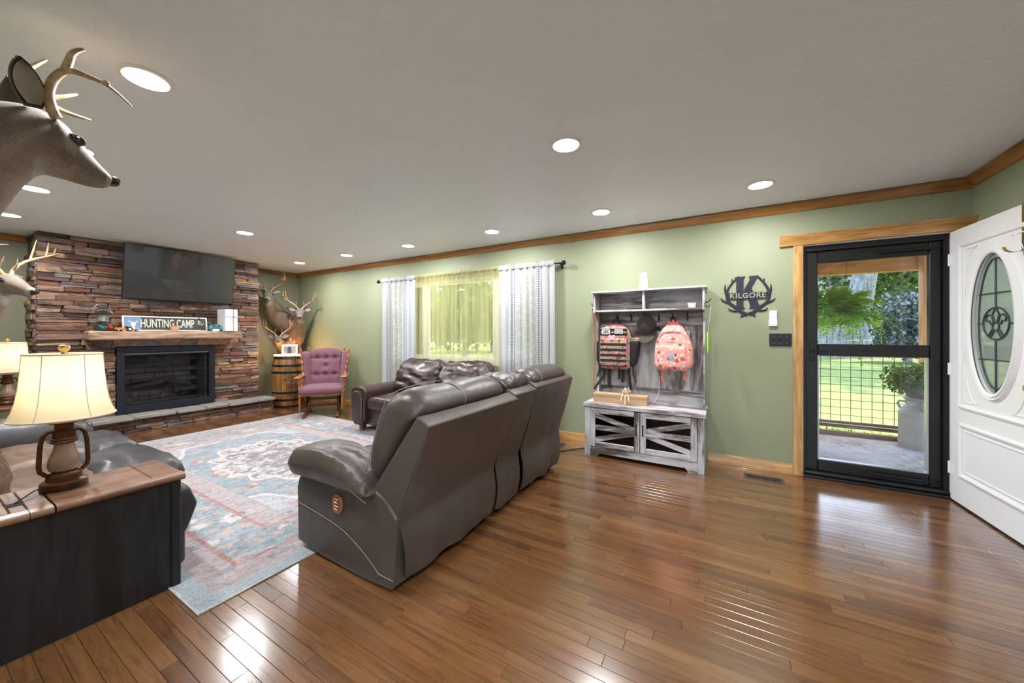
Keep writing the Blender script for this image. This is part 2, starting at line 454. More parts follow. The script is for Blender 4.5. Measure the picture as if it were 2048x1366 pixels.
def m_rug(hx, hy):
    t = NT('distressed_persian_rug'); co = t.coord()
    sp0 = t.n('SeparateXYZ', Vector=co).node.outputs
    ax = t.math('ABSOLUTE', sp0[0]); ay = t.math('ABSOLUTE', sp0[1])
    mir = t.n('CombineXYZ', X=ax, Y=ay, Z=0.0)                  # the four quarters mirror each other
    wv = t.n('TexNoise', _o=1, Vector=mir, Scale=11.0, Detail=4.0)
    cw = t.n('VectorMath', attrs={'operation': 'ADD'}, i0=mir, i1=t.n('VectorMath', attrs={'operation': 'SCALE'}, i0=t.n('VectorMath', attrs={'operation': 'SUBTRACT'}, i0=wv, i1=(0.5, 0.5, 0.5)), Scale=0.14))
    wb = t.math('MULTIPLY', t.math('SUBTRACT', t.noise(co, 14, 3), 0.5), 0.03)
    d = t.math('ADD', t.math('MINIMUM', t.math('SUBTRACT', hx, ax), t.math('SUBTRACT', hy, ay)), wb)
    BLUE = (0.17, 0.235, 0.28); LB = (0.37, 0.41, 0.45); CRM = (0.55, 0.51, 0.48); RED = (0.33, 0.125, 0.09); PNK = (0.38, 0.29, 0.285); SL = (0.1, 0.12, 0.16); PEA = (0.5, 0.33, 0.25)
    vA = t.n('TexVoronoi', _o=0, Vector=cw, Scale=4.6, Randomness=0.85)
    vP = t.n('SeparateColor', Color=t.n('TexVoronoi', _o=1, Vector=cw, Scale=4.6, Randomness=0.85)).node.outputs[0]
    vB = t.n('TexVoronoi', _o=0, Vector=t.mapping(cw, loc=(3.1, 1.7, 0)), Scale=12.0, Randomness=1.0)
    nA = t.noise(cw, 7.0, 5, 0.6, 1.0); nB = t.noise(t.mapping(cw, loc=(4, 7, 0)), 15.0, 4, 0.6, 0.8)
    def flower(base, c_out, c_mid, c_in, size=0.36):
        f = t.mix(t.ramp(vA, [(size-0.03, 1.0), (size+0.03, 0.0)]), base, c_out)
        f = t.mix(t.ramp(vA, [(size*0.72-0.02, 1.0), (size*0.72+0.03, 0.0)]), f, c_mid)
        return t.mix(t.ramp(vA, [(size*0.34-0.02, 1.0), (size*0.34+0.03, 0.0)]), f, c_in)
    def dapple(base, c1, c2, lo=0.42, hi_=0.6):
        f = t.mix(t.ramp(nA, [(lo-0.05, 1.0), (lo+0.02, 0.0)]), base, c1)
        f = t.mix(t.ramp(nB, [(hi_-0.02, 0.0), (hi_+0.03, 0.9)]), f, c2)
        return t.mix(t.ramp(vB, [(0.1, 0.6), (0.2, 0.0)]), f, SL)
    field = dapple((0.41, 0.44, 0.475), (0.3, 0.35, 0.4), (0.42, 0.25, 0.21), 0.47, 0.57)
    field = t.mix(t.math('GREATER_THAN', vP, 0.55), field, flower(field, RED, CRM, PEA, 0.34))
    er = t.math('SQRT', t.math('ADD', t.math('POWER', t.math('DIVIDE', ax, 1.2), 2.0), t.math('POWER', t.math('DIVIDE', ay, 0.78), 2.0)))
    ang = t.math('ARCTAN2', ay, ax)
    er = t.math('ADD', t.math('ADD', er, t.math('MULTIPLY', t.math('SINE', t.math('MULTIPLY', ang, 14.0)), 0.05)), t.math('MULTIPLY', wb, 2.0))
    med = dapple((0.25, 0.3, 0.34), BLUE, RED, 0.5, 0.6); med = t.mix(t.math('GREATER_THAN', vP, 0.35), med, flower(med, RED, CRM, PNK, 0.33))
    core = dapple((0.5, 0.47, 0.45), SL, RED, 0.5, 0.56); core = t.mix(t.math('GREATER_THAN', vP, 0.5), core, flower(core, SL, CRM, RED, 0.36))
    field = t.mix(t.math('LESS_THAN', er, 1.04), field, CRM); field = t.mix(t.math('LESS_THAN', er, 1.0), field, med)
    field = t.mix(t.math('LESS_THAN', er, 0.64), field, CRM); field = t.mix(t.math('LESS_THAN', er, 0.6), field, core)
    corner = t.math('GREATER_THAN', t.math('ADD', t.math('ADD', ax, t.math('MULTIPLY', ay, 1.25)), t.math('MULTIPLY', t.math('SINE', t.math('MULTIPLY', ang, 20.0)), 0.05)), 2.05)
    field = t.mix(corner, field, dapple((0.4, 0.32, 0.29), PEA, BLUE, 0.45, 0.57))
    main = dapple(BLUE, (0.3, 0.35, 0.38), PEA, 0.45, 0.55); main = t.mix(t.math('GREATER_THAN', vP, 0.3), main, flower(main, CRM, CRM, RED, 0.37))
    pink = dapple(PNK, (0.45, 0.37, 0.36), (0.2, 0.22, 0.27), 0.45, 0.57); pink = t.mix(t.math('GREATER_THAN', vP, 0.75), pink, flower(pink, SL, CRM, SL, 0.26))
    def lt(x): return t.math('LESS_THAN', d, x)
    c = field
    for lim, col in ((0.70, (0.24, 0.22, 0.23)), (0.69, pink), (0.55, RED), (0.525, main), (0.27, RED), (0.245, pink), (0.1, (0.31, 0.37, 0.41)), (0.008, (0.5, 0.51, 0.52))): c = t.mix(lt(lim), c, col)
    wear = t.noise(t.mapping(co, scale=(7, 1.6, 1)), 4.0, 7, 0.72, 0.4)
    fine = t.noise(t.mapping(co, scale=(1, 3.0, 1)), 60, 3, 0.7)
    grain = t.noise(t.mapping(co, scale=(40, 4, 1)), 3.0, 4, 0.7)
    c = t.mix(t.ramp(wear, [(0.42, 0.0), (0.7, 0.6)]), c, (0.48, 0.485, 0.5))
    c = t.mix(t.ramp(fine, [(0.36, 0.42), (0.56, 0.0)]), c, (0.1, 0.11, 0.14))
    c = t.mix(t.ramp(grain, [(0.5, 0.0), (0.72, 0.4)]), c, (0.6, 0.6, 0.61))
    return t.done(t.bsdf(Base_Color=c, Roughness=0.92, Normal=t.bump(fine, 0.25, 0.003), Sheen_Weight=0.05))
def m_fur():
    t = NT('deer_fur'); co = t.coord()
    a = t.n('VertexColor', attrs={'layer_name': 'fur'})
    n = t.noise(t.mapping(co, scale=(1, 1, 1)), 130, 4, 0.7)
    n2 = t.noise(co, 14, 4, 0.6)
    k = t.ramp(t.math('ADD', t.math('MULTIPLY', n, 0.6), t.math('MULTIPLY', n2, 0.4)), [(0.35, 0.62), (0.65, 1.32)])
    c = t.mix(1.0, a, k, 'MULTIPLY')
    return t.done(t.bsdf(Base_Color=c, Roughness=0.75, Sheen_Weight=0.25, Normal=t.bump(n, 0.5, 0.004)))
def m_antler():
    t = NT('antler_bone'); co = t.coord()
    n = t.noise(t.mapping(co, scale=(1, 1, 0.5)), 28, 5, 0.65)
    c = t.ramp(n, [(0.3, (0.16, 0.085, 0.035)), (0.5, (0.36, 0.235, 0.12)), (0.72, (0.58, 0.47, 0.33))])
    return t.done(t.bsdf(Base_Color=c, Roughness=0.5, Normal=t.bump(n, 0.3, 0.004)))
def m_camo():
    t = NT('pink_camo_canvas'); co = t.coord()
    v = t.mapping(co, scale=(1, 1, 1.6))
    n1 = t.noise(v, 17, 3, 0.6, 0.4); n2 = t.noise(t.mapping(v, loc=(5, 2, 1)), 21, 3, 0.6, 0.3); n3 = t.noise(t.mapping(v, loc=(1, 9, 4)), 30, 2)
    c = t.mix(t.math('GREATER_THAN', n1, 0.53), (0.36, 0.27, 0.17), (0.62, 0.14, 0.2))
    c = t.mix(t.math('GREATER_THAN', n2, 0.58), c, (0.1, 0.095, 0.045))
    c = t.mix(t.math('GREATER_THAN', n3, 0.64), c, (0.55, 0.47, 0.36))
    return t.done(t.bsdf(Base_Color=c, Roughness=0.85))
def m_floral_pink():
    t = NT('coral_print_canvas'); co = t.coord()
    cw = t.n('VectorMath', attrs={'operation': 'ADD'}, i0=co, i1=t.n('VectorMath', attrs={'operation': 'SCALE'}, i0=t.n('TexNoise', _o=1, Vector=co, Scale=40.0), Scale=0.02))
    va = t.n('TexVoronoi', _o=0, Vector=t.mapping(cw, scale=(1, 0.4, 1)), Scale=13.0, Randomness=0.8)
    vb = t.n('TexVoronoi', _o=0, Vector=t.mapping(cw, scale=(1, 0.4, 1), loc=(2, 5, 1)), Scale=34.0)
    c = t.mix(t.ramp(vb, [(0.2, 1.0), (0.42, 0.0)]), (0.82, 0.33, 0.29), (0.85, 0.74, 0.68))
    c = t.mix(t.ramp(t.noise(co, 45, 2), [(0.6, 0.0), (0.64, 0.6)]), c, (0.3, 0.27, 0.27))
    c = t.mix(t.ramp(va, [(0.2, 1.0), (0.26, 0.0)]), c, (0.23, 0.055, 0.025))
    c = t.mix(t.ramp(va, [(0.1, 1.0), (0.14, 0.0)]), c, (0.62, 0.2, 0.09))
    return t.done(t.bsdf(Base_Color=c, Roughness=0.8))
def m_bark():
    t = NT('grey_oak_bark'); co = t.coord()
    v = t.mapping(co, scale=(1, 1, 0.28))
    n = t.noise(v, 7, 6, 0.65, 0.6)
    vo = t.n('TexVoronoi', _o=0, Vector=v, Scale=9.0)
    c = t.ramp(n, [(0.3, (0.11, 0.1, 0.1)), (0.5, (0.25, 0.24, 0.25)), (0.72, (0.44, 0.43, 0.44))])
    return t.done(t.bsdf(Base_Color=c, Roughness=0.9, Normal=t.bump(t.math('ADD', n, vo), 0.9, 0.06)))
def m_leaf(name, stops, tl=0.45):
    t = NT(name)
    rn = t.n('NewGeometry').node.outputs['Random Per Island']
    c = t.ramp(rn, stops)
    d = t.n('BsdfDiffuse', Color=c); tr = t.n('BsdfTranslucent', Color=c)
    m = t.t.nodes.new('ShaderNodeMixShader'); t.set(m.inputs[0], tl); t.set(m.inputs[1], d); t.set(m.inputs[2], tr)
    return t.done(m.outputs[0])
def m_lawn():
    t = NT('lawn_grass'); co = t.coord()
    n = t.noise(co, 1.1, 5, 0.65); n2 = t.noise(co, 26, 4, 0.7)
    f = t.math('ADD', t.math('MULTIPLY', n, 0.55), t.math('MULTIPLY', n2, 0.5))
    c = t.ramp(f, [(0.35, (0.08, 0.14, 0.025)), (0.52, (0.2, 0.26, 0.045)), (0.68, (0.36, 0.37, 0.08))])
    return t.done(t.bsdf(Base_Color=c, Roughness=0.95, Normal=t.bump(n2, 0.8, 0.05)))
def m_shade(name, c):
    t = NT(name); co = t.coord()
    n = t.noise(t.mapping(co, scale=(1, 1, 1)), 120, 3)
    cc = t.mix(n, tuple(x*0.93 for x in c), c)
    d = t.n('BsdfDiffuse', Color=cc); tr = t.n('BsdfTranslucent', Color=cc)
    m = t.t.nodes.new('ShaderNodeMixShader'); t.set(m.inputs[0], 0.5); t.set(m.inputs[1], d); t.set(m.inputs[2], tr)
    return t.done(m.outputs[0])
def m_concrete():
    t = NT('porch_concrete'); co = t.coord()
    n = t.noise(co, 1.6, 5, 0.6); n2 = t.noise(co, 14, 5, 0.65)
    f = t.math('ADD', t.math('MULTIPLY', n, 0.6), t.math('MULTIPLY', n2, 0.4))
    c = t.ramp(f, [(0.40, (0.17, 0.14, 0.11)), (0.48, (0.31, 0.28, 0.25)), (0.62, (0.39, 0.36, 0.335))])
    return t.done(t.bsdf(Base_Color=c, Roughness=0.8, Normal=t.bump(n2, 0.15, 0.01)))
def m_barrel_wood():
    t = NT('barrel_oak'); co = t.coord()
    n = t.noise(t.mapping(co, scale=(14, 14, 1.6)), 1.0, 6, 0.65, 0.5)
    rn = t.n('ObjectInfo').node.outputs['Random']
    c = t.ramp(n, [(0.32, (0.1, 0.042, 0.012)), (0.5, (0.25, 0.115, 0.035)), (0.7, (0.42, 0.225, 0.08))])
    c = t.n('HueSaturation', Color=c, Value=t.math('ADD', 0.78, t.math('MULTIPLY', rn, 0.45)), Saturation=1.0, Hue=0.5)
    return t.done(t.bsdf(Base_Color=c, Roughness=0.38, Normal=t.bump(n, 0.12, 0.003)))

M = {}
M['wall'] = m_wall(); M['taupe'] = m_wall_grey(); M['ceiling'] = m_ceiling(); M['floor'] = m_floor(); M['stone'] = m_stone()
M['subfloor'] = plain('floor_seam_dark', (0.02, 0.009, 0.004), 0.6)
M['trimX'] = wood('honey_trim_x', (0.42, 0.205, 0.06), (0.62, 0.36, 0.13), 'X', 0.38, 12, 0.2)
M['trimY'] = wood('honey_trim_y', (0.42, 0.205, 0.06), (0.62, 0.36, 0.13), 'Y', 0.38, 12, 0.2)
M['trimZ'] = wood('honey_trim_z', (0.4, 0.2, 0.06), (0.6, 0.36, 0.14), 'Z', 0.38, 12, 0.2)
M['crownX'] = wood('amber_crown_x', (0.25, 0.1, 0.022), (0.4, 0.19, 0.05), 'X', 0.36, 10, 0.2)
M['crownY'] = wood('amber_crown_y', (0.25, 0.1, 0.022), (0.4, 0.19, 0.05), 'Y', 0.36, 10, 0.2)
M['white'] = plain('white_paint', (0.78, 0.78, 0.79), 0.4, var=0.015)
M['white_plastic'] = plain('white_plastic', (0.82, 0.82, 0.84), 0.35, var=0.01)
M['black'] = plain('black_metal', (0.012, 0.012, 0.014), 0.38, 0.3)
M['black_frame'] = plain('black_door_aluminium', (0.006, 0.006, 0.007), 0.42, 0.0)
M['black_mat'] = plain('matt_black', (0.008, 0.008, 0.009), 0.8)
M['bluish_black'] = plain('dark_navy_steel', (0.014, 0.016, 0.026), 0.45, 0.4)
M['webbing'] = plain('black_webbing', (0.012, 0.012, 0.015), 0.85, bump=0.3, bscale=300)
M['bronze'] = plain('dark_bronze', (0.1, 0.045, 0.02), 0.36, 0.75, 0.3)
M['brass'] = plain('worn_brass', (0.42, 0.3, 0.1), 0.3, 0.9, 0.1)
M['steel'] = plain('brushed_steel', (0.5, 0.5, 0.52), 0.35, 0.9)
M['galv'] = plain('galvanised_steel', (0.42, 0.43, 0.44), 0.5, 0.6)
M['grey_leather'] = leather('grey_leather', (0.048, 0.038, 0.034), (0.077, 0.063, 0.056), 0.38)
M['grey_leather_back'] = leather('grey_leather_backing', (0.057, 0.043, 0.036), (0.088, 0.068, 0.057), 0.44, 0.6)
M['brown_leather'] = leather('brown_leather', (0.1, 0.052, 0.03), (0.17, 0.095, 0.055), 0.38)
M['dark_leather'] = leather('oxblood_leather', (0.03, 0.0155, 0.016), (0.055, 0.03, 0.029), 0.32)
M['slate_leather'] = leather('slate_leather', (0.028, 0.028, 0.031), (0.055, 0.054, 0.058), 0.34)
M['thread'] = plain('tan_thread', (0.26, 0.225, 0.195), 0.8)
M['studs'] = plain('brass_studs', (0.4, 0.3, 0.17), 0.35, 0.8)
M['plum'] = fabric('plum_upholstery', (0.14, 0.05, 0.075), (0.19, 0.075, 0.105))
M['oak'] = wood('glider_oak', (0.27, 0.095, 0.025), (0.43, 0.185, 0.06), 'Z', 0.32, 16, 0.3)
M['oak_dark'] = wood('glider_base_wood', (0.12, 0.045, 0.018), (0.2, 0.085, 0.035), 'Y', 0.35, 16, 0.2)
M['dist_x'] = m_distressed('whitewash_boards_x', 'X'); M['dist_z'] = m_distressed('whitewash_boards_z', 'Z'); M['dist_back'] = m_distressed('whitewash_backing', 'Z', 0.5); M['dist_backx'] = m_distressed('whitewash_backing_x', 'X', 0.55)
M['glass'] = m_glass('clear_glass'); M['dark_glass'] = m_glass('smoked_glass', (0.62, 0.62, 0.64), 0.5); M['leaded'] = m_glass('leaded_oval_glass', (0.62, 0.8, 0.72), 1.8, 0.04, 0.22)
M['lantern_glass'] = m_glass('lantern_glass', (0.8, 0.78, 0.72), 1.5, 0.05, 0.15)
M['sheer'] = m_sheer('moss_sheer', (0.68, 0.64, 0.33), 0.5); M['lace'] = m_lace()
M['fur'] = m_fur(); M['antler'] = m_antler(); M['camo'] = m_camo(); M['floral'] = m_floral_pink()
M['nose'] = plain('deer_nose', (0.012, 0.011, 0.011), 0.3); M['eye'] = plain('deer_eye', (0.006, 0.004, 0.003), 0.06, coat=1.0)
M['ear_in'] = plain('ear_pale_fur', (0.27, 0.23, 0.19), 0.9, var=0.5, bump=0.5, bscale=120)
M['bark'] = m_bark(); M['lawn'] = m_lawn(); M['concrete'] = m_concrete(); M['barrel'] = m_barrel_wood()
M['leaf_dark'] = m_leaf('leaf_dark_green', [(0, (0.015, 0.05, 0.018)), (0.6, (0.045, 0.11, 0.035)), (1, (0.12, 0.2, 0.055))])
M['leaf_mid'] = m_leaf('leaf_mid_green', [(0, (0.03, 0.09, 0.02)), (0.6, (0.09, 0.19, 0.04)), (1, (0.3, 0.38, 0.07))])
M['leaf_white'] = m_leaf('white_blossom_leaf', [(0, (0.05, 0.11, 0.04)), (0.55, (0.1, 0.17, 0.07)), (0.7, (0.55, 0.55, 0.5)), (1, (0.8, 0.78, 0.74))], 0.3)
M['leaf_lilac'] = m_leaf('lilac_blossom_leaf', [(0, (0.025, 0.06, 0.04)), (0.6, (0.05, 0.1, 0.06)), (0.72, (0.22, 0.2, 0.27)), (1, (0.35, 0.31, 0.38))], 0.3)
M['fern'] = m_leaf('fern_green', [(0, (0.12, 0.3, 0.02)), (0.6, (0.25, 0.48, 0.035)), (1, (0.5, 0.68, 0.07))], 0.6)
M['shrub'] = m_leaf('flower_leaf', [(0, (0.05, 0.11, 0.02)), (0.8, (0.13, 0.22, 0.05)), (0.93, (0.2, 0.27, 0.07)), (0.96, (0.75, 0.5, 0.04)), (1, (0.6, 0.08, 0.12))], 0.4)
M['cedar'] = wood('orange_cedar', (0.42, 0.145, 0.028), (0.6, 0.26, 0.065), 'Z', 0.5, 9)
M['cedarX'] = wood('orange_cedar_x', (0.4, 0.14, 0.03), (0.55, 0.25, 0.07), 'X', 0.5, 9)
M['deckwood'] = wood('weathered_rail_wood', (0.16, 0.085, 0.045), (0.27, 0.16, 0.09), 'X', 0.6, 9)
M['mantel'] = wood('hewn_log_mantel', (0.3, 0.175, 0.105), (0.52, 0.36, 0.25), 'Y', 0.6, 13)
M['console_top'] = wood('console_oak_y', (0.15, 0.075, 0.045), (0.25, 0.14, 0.09), 'Y', 0.4, 22, 0.15, rnd=True)
M['black_oak'] = wood('black_stained_panel', (0.009, 0.009, 0.012), (0.02, 0.02, 0.026), 'Z', 0.5, 10)
M['shade'] = m_shade('cream_linen_shade', (0.85, 0.77, 0.62)); M['shade_trim'] = plain('shade_trim', (0.6, 0.52, 0.4), 0.8)
M['lens'] = emit('downlight_lens', (1.0, 0.97, 0.93), 14.0)
M['bulb'] = emit('warm_bulb', (1.0, 0.75, 0.42), 5.0)
M['fairy'] = emit('fairy_lights', (1.0, 0.6, 0.2), 7.0)
M['flame'] = emit('candle_glow', (1.0, 0.62, 0.3), 2.2)
M['screen'] = plain('tv_screen', (0.035, 0.035, 0.036), 0.27, coat=0.8)
M['slab'] = plain('grey_hearth_stone', (0.27, 0.255, 0.24), 0.6, var=0.3, bump=0.4, bscale=30)
M['firebrick'] = plain('smoked_brick', (0.03, 0.028, 0.028), 0.85, var=0.3, bump=0.3, bscale=40)
M['log'] = plain('ceramic_log', (0.24, 0.2, 0.17), 0.9, var=0.5, bump=0.6, bscale=40); M['log_end'] = plain('ceramic_log_end', (0.62, 0.54, 0.44), 0.9)
M['sign_green'] = plain('sign_olive', (0.055, 0.06, 0.045), 0.6); M['sign_blue'] = plain('sign_sky_blue', (0.2, 0.3, 0.5), 0.6, var=0.3)
M['cream'] = plain('cream_paint', (0.75, 0.72, 0.64), 0.6)
M['orange'] = plain('toy_orange', (0.75, 0.24, 0.02), 0.4); M['teal'] = plain('pad_teal', (0.05, 0.32, 0.36), 0.35)
M['lantern_green'] = plain('lantern_green_enamel', (0.012, 0.03, 0.032), 0.3); M['red'] = plain('red_plastic', (0.6, 0.02, 0.015), 0.4)
M['coral'] = plain('coral_trim', (0.78, 0.2, 0.17), 0.8); M['cap_grey'] = fabric('charcoal_twill', (0.035, 0.032, 0.03), (0.06, 0.053, 0.047)); M['cap_brim'] = fabric('taupe_twill', (0.045, 0.037, 0.03), (0.065, 0.054, 0.043))
M['kraft'] = plain('kraft_paper', (0.5, 0.32, 0.18), 0.75, var=0.12); M['ribbon'] = plain('ivory_ribbon', (0.8, 0.72, 0.5), 0.35)
M['lime'] = plain('lime_plastic', (0.3, 0.85, 0.01), 0.5); M['pink_patch'] = plain('pink_patch', (0.8, 0.42, 0.5), 0.8); M['grey_patch'] = plain('grey_patch', (0.4, 0.4, 0.42), 0.8)
M['blue_patch'] = plain('blue_patch', (0.2, 0.42, 0.62), 0.7); M['skyprint'] = plain('photo_print', (0.33, 0.27, 0.26), 0.4, var=0.9)
M['can'] = plain('milk_can_paint', (0.29, 0.24, 0.2), 0.55, 0.15, 0.3, 0.2, 12); M['pot'] = plain('dark_planter', (0.1, 0.065, 0.05), 0.6)
M['vent'] = plain('brown_register', (0.13, 0.085, 0.065), 0.4, 0.5); M['siding'] = plain('white_siding', (0.7, 0.7, 0.68), 0.6)
M['asphalt'] = plain('grey_road', (0.24, 0.25, 0.28), 0.9)
M['cabinet_in'] = plain('cabinet_interior', (0.05, 0.045, 0.045), 0.8)
M['amber_glass'] = plain('frosted_globe', (0.24, 0.155, 0.115), 0.22, coat=0.4)
M['copper'] = plain('copper_plate', (0.42, 0.2, 0.12), 0.4, 0.6); M['lead'] = plain('lead_came', (0.06, 0.08, 0.08), 0.4, 0.5)
# ---------------------------------------------------------------- room shell
XL, XR, YF, YB, ZC = -7.32, 1.61, 4.12, -0.20, 2.44
XO, YK = -1.2, -3.2          # the room opens to the kitchen behind the camera
def struct(name, mb, mat, label, cat, smooth=None):
    o = mb.build(name, mat, None, smooth)
    return tag(o, label, cat, kind='structure')

def build_floor():
    rnd = random.Random(5)
    m = MB(); m.box(XL, XR, YB, YF, -0.12, -0.0125); m.box(XO, XR, YK, YB, -0.12, -0.0125)
    fl = struct('floor', m, M['subfloor'], 'dark stained oak strip floor with glossy finish', 'floor')
    W = 0.0572; lens = [0.38, 0.55, 0.72, 0.9, 1.15, 1.45]
    shared = {}
    for L in lens:
        q = MB(); q.box(0, L-0.0008, 0, W-0.0008, -0.0125, 0, b=0.0011); me = q.mesh('plank', None); me.materials.append(M['floor']); shared[L] = me
    items = []
    y = YK
    while y < YF - 0.001:
        x0 = XO if y < YB else XL
        x = x0
        first = True
        while x < XR - 0.001:
            L = rnd.choice(lens)
            if first: L = rnd.uniform(0.15, 1.0)
            x1 = x + L; clip = first
            if x1 > XR - 0.12: x1 = XR; clip = True
            w = min(W, YF - y)
            items.append((x, x1, y, w, clip or w < W - 1e-6, L))
            x = x1; first = False
        y += W
    sc = []
    for i, (x, x1, y, w, clip, L) in enumerate(items):
        s = 0.0
        if not clip:
            for k in (0.1, 0.5, 0.9):
                p = Vector((x + (x1-x)*k, y + W/2, 0)); d = p - CV; z = d.dot(FV)
                if z < 0.4: continue
                px = CXP + FPX*d.dot(RV)/z; py = HYP + FPX*CAMH/z
                if not (-10 < px < 2060 and py < 1380): continue
                if -5.82 < p.x < -2.04 and 0.70 < p.y < 3.36: continue
                if -2.2 < p.x < -1.42 and 1.25 < p.y < 3.2: continue
                if p.x < -2.37 and p.y < 0.75: continue
                s += (x1-x)*W/(z*z)
        sc.append((s, i))
    top = set(i for s, i in sorted(sc, reverse=True)[:298] if s > 0)
    rest = MB()
    for i, (x, x1, y, w, clip, L) in enumerate(items):
        if i in top:
            o = link('plank', shared[L], None, fl); o.location = (x, y, 0)
        else:
            rest.box(x, x1-0.0008, y, y+w-0.0008, -0.0125, 0, b=0.0011)
    tag(rest.build('plank_field', M['floor'], fl, None), kind='stuff')
    return fl
build_floor()

m = MB(); m.box(XL-0.15, XR+0.15, YB-0.15, YF+0.15, ZC, ZC+0.12); m.box(XO-0.15, XR+0.15, YK-0.15, YB-0.15, ZC, ZC+0.12)
struct('ceiling', m, M['ceiling'], 'white textured ceiling with recessed lights', 'ceiling')
WX0, WX1, WZ0, WZ1 = -4.62, -2.02, 0.86, 2.06       # window opening
DX0, DX1, DZ1 = 0.6, 1.505, 2.05                     # door opening
m = MB(); T0, T1 = YF, YF+0.16
m.box(XL-0.15, WX0, T0, T1, -0.12, ZC); m.box(WX0, WX1, T0, T1, -0.12, WZ0); m.box(WX0, WX1, T0, T1, WZ1, ZC)
m.box(WX1, DX0, T0, T1, -0.12, ZC); m.box(DX0, DX1, T0, T1, DZ1, ZC); m.box(DX1, XR+0.15, T0, T1, -0.12, ZC)
m.box(DX0, DX1, T0, T1, -0.12, -0.012)
struct('wall_front', m, M['wall'], 'sage green wall with the window and front door', 'wall')
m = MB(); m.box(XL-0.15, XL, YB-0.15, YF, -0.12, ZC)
struct('wall_left', m, M['taupe'], 'dark olive wall behind the stone fireplace', 'wall')
m = MB(); m.box(XR, XR+0.15, YK, YF, -0.12, ZC)
struct('wall_right', m, M['wall'], 'green wall behind the open white door', 'wall')
m = MB(); m.box(XL, XO, YB-0.15, YB, -0.12, ZC); m.box(XO-0.15, XO, YK, YB-0.15, -0.12, ZC)
struct('wall_rear', m, M['wall'], 'green wall behind the brown leather sofa', 'wall')
m = MB(); m.box(XO-0.15, -0.8, YK-0.15, YK, -0.12, ZC); m.box(1.3, XR+0.15, YK-0.15, YK, -0.12, ZC); m.box(-0.8, 1.3, YK-0.15, YK, -0.12, 0.1); m.box(-0.8, 1.3, YK-0.15, YK, 2.1, ZC)
struct('wall_kitchen', m, M['wall'], 'far wall of the adjoining kitchen behind the viewer', 'wall')
w2 = MB(); w2.box(-0.8, -0.74, YK-0.1, YK-0.05, 0.1, 2.1); w2.box(1.24, 1.3, YK-0.1, YK-0.05, 0.1, 2.1); w2.box(-0.74, 1.24, YK-0.1, YK-0.05, 0.1, 0.16); w2.box(-0.74, 1.24, YK-0.1, YK-0.05, 2.04, 2.1); w2.box(0.22, 0.28, YK-0.1, YK-0.05, 0.16, 2.04)
wo2 = struct('fill_window_2', w2, M['white'], 'white patio window added to the unseen kitchen for daylight', 'window')  # unseen window, added to let sky light into the room
for a, b in ((-0.74, 0.22), (0.28, 1.24)):
    q = MB(); q.box(a, b, YK-0.08, YK-0.074, 0.16, 2.04); q.build('pane', M['glass'], wo2, None)

# crown moulding and baseboards
def crown(name, axis, a, b, at, sgn, dz=0.0, mat=None, label=''):
    pr = [(0, ZC-0.001), (0, ZC-0.074), (0.012, ZC-0.074), (0.018, ZC-0.066), (0.052, ZC-0.016), (0.06, ZC-0.012), (0.06, ZC-0.001)]
    m = MB()
    if axis == 'x': m.prism([(at + sgn*p, z+dz) for p, z in pr], a, b, 'x')
    else:
        vs = [(at + sgn*p, a, z+dz) for p, z in pr] + [(at + sgn*p, b, z+dz) for p, z in pr]
        n = len(pr); fs = [tuple(range(n)), tuple(range(2*n-1, n-1, -1))] + [(i, n+i, n+(i+1) % n, (i+1) % n) for i in range(n)]
        m.add(vs, fs)
    bm_fix(m)
    return struct(name, m, mat, label, 'trim', 30)
def bm_fix(m):
    bm = bmesh.new(); vs = [bm.verts.new(v) for v in m.v]
    for f in m.f:
        try: bm.faces.new([vs[i] for i in f])
        except ValueError: pass
    bmesh.ops.recalc_face_normals(bm, faces=bm.faces)
    bm.verts.index_update()
    m.v = [v.co.copy() for v in bm.verts]; m.f = [[v.index for v in f.verts] for f in bm.faces]; bm.free()
crown('trim_1', 'x', XL, -1.79, YF, -1, 0.0, M['crownX'], 'amber crown moulding above the window and glider')
crown('trim_2', 'x', -1.79, XR, YF, -1, -0.006, M['crownX'], 'amber crown moulding above the hall tree and door')
crown('trim_3', 'y', YB, 0.85, XL, 1, 0.0, M['crownY'], 'amber crown moulding left of the stone fireplace')
crown('trim_4', 'y', 3.155, YF-0.06, XL, 1, 0.0, M['crownY'], 'amber crown moulding above the corner deer mounts')
crown('trim_5', 'y', YK, YF-0.06, XR, -1, 0.0, M['crownY'], 'amber crown moulding above the open door')
def base(name, x0, x1, label):
    m = MB(); m.prism([(YF, 0), (YF-0.016, 0), (YF-0.016, 0.078), (YF-0.008, 0.092), (YF, 0.092)], x0, x1, 'x'); bm_fix(m)
    struct(name, m, M['trimX'], label, 'baseboard', 30)
base('baseboard_front', XL, -1.27, 'honey pine baseboard under the window')
base('baseboard_door', -0.15, 0.528, 'honey pine baseboard between hall tree and door')
m = MB(); m.box(XL, XL+0.016, YB, 0.84, 0, 0.092); m.box(XL, XL+0.016, 3.3, YF-0.016, 0, 0.092)
struct('baseboard_left', m, M['trimY'], 'pine baseboard on the fireplace wall', 'baseboard')
m = MB(); m.box(XR-0.016, XR, YK, YF-0.2, 0, 0.092)
struct('baseboard_right', m, M['trimY'], 'pine baseboard behind the open door', 'baseboard')

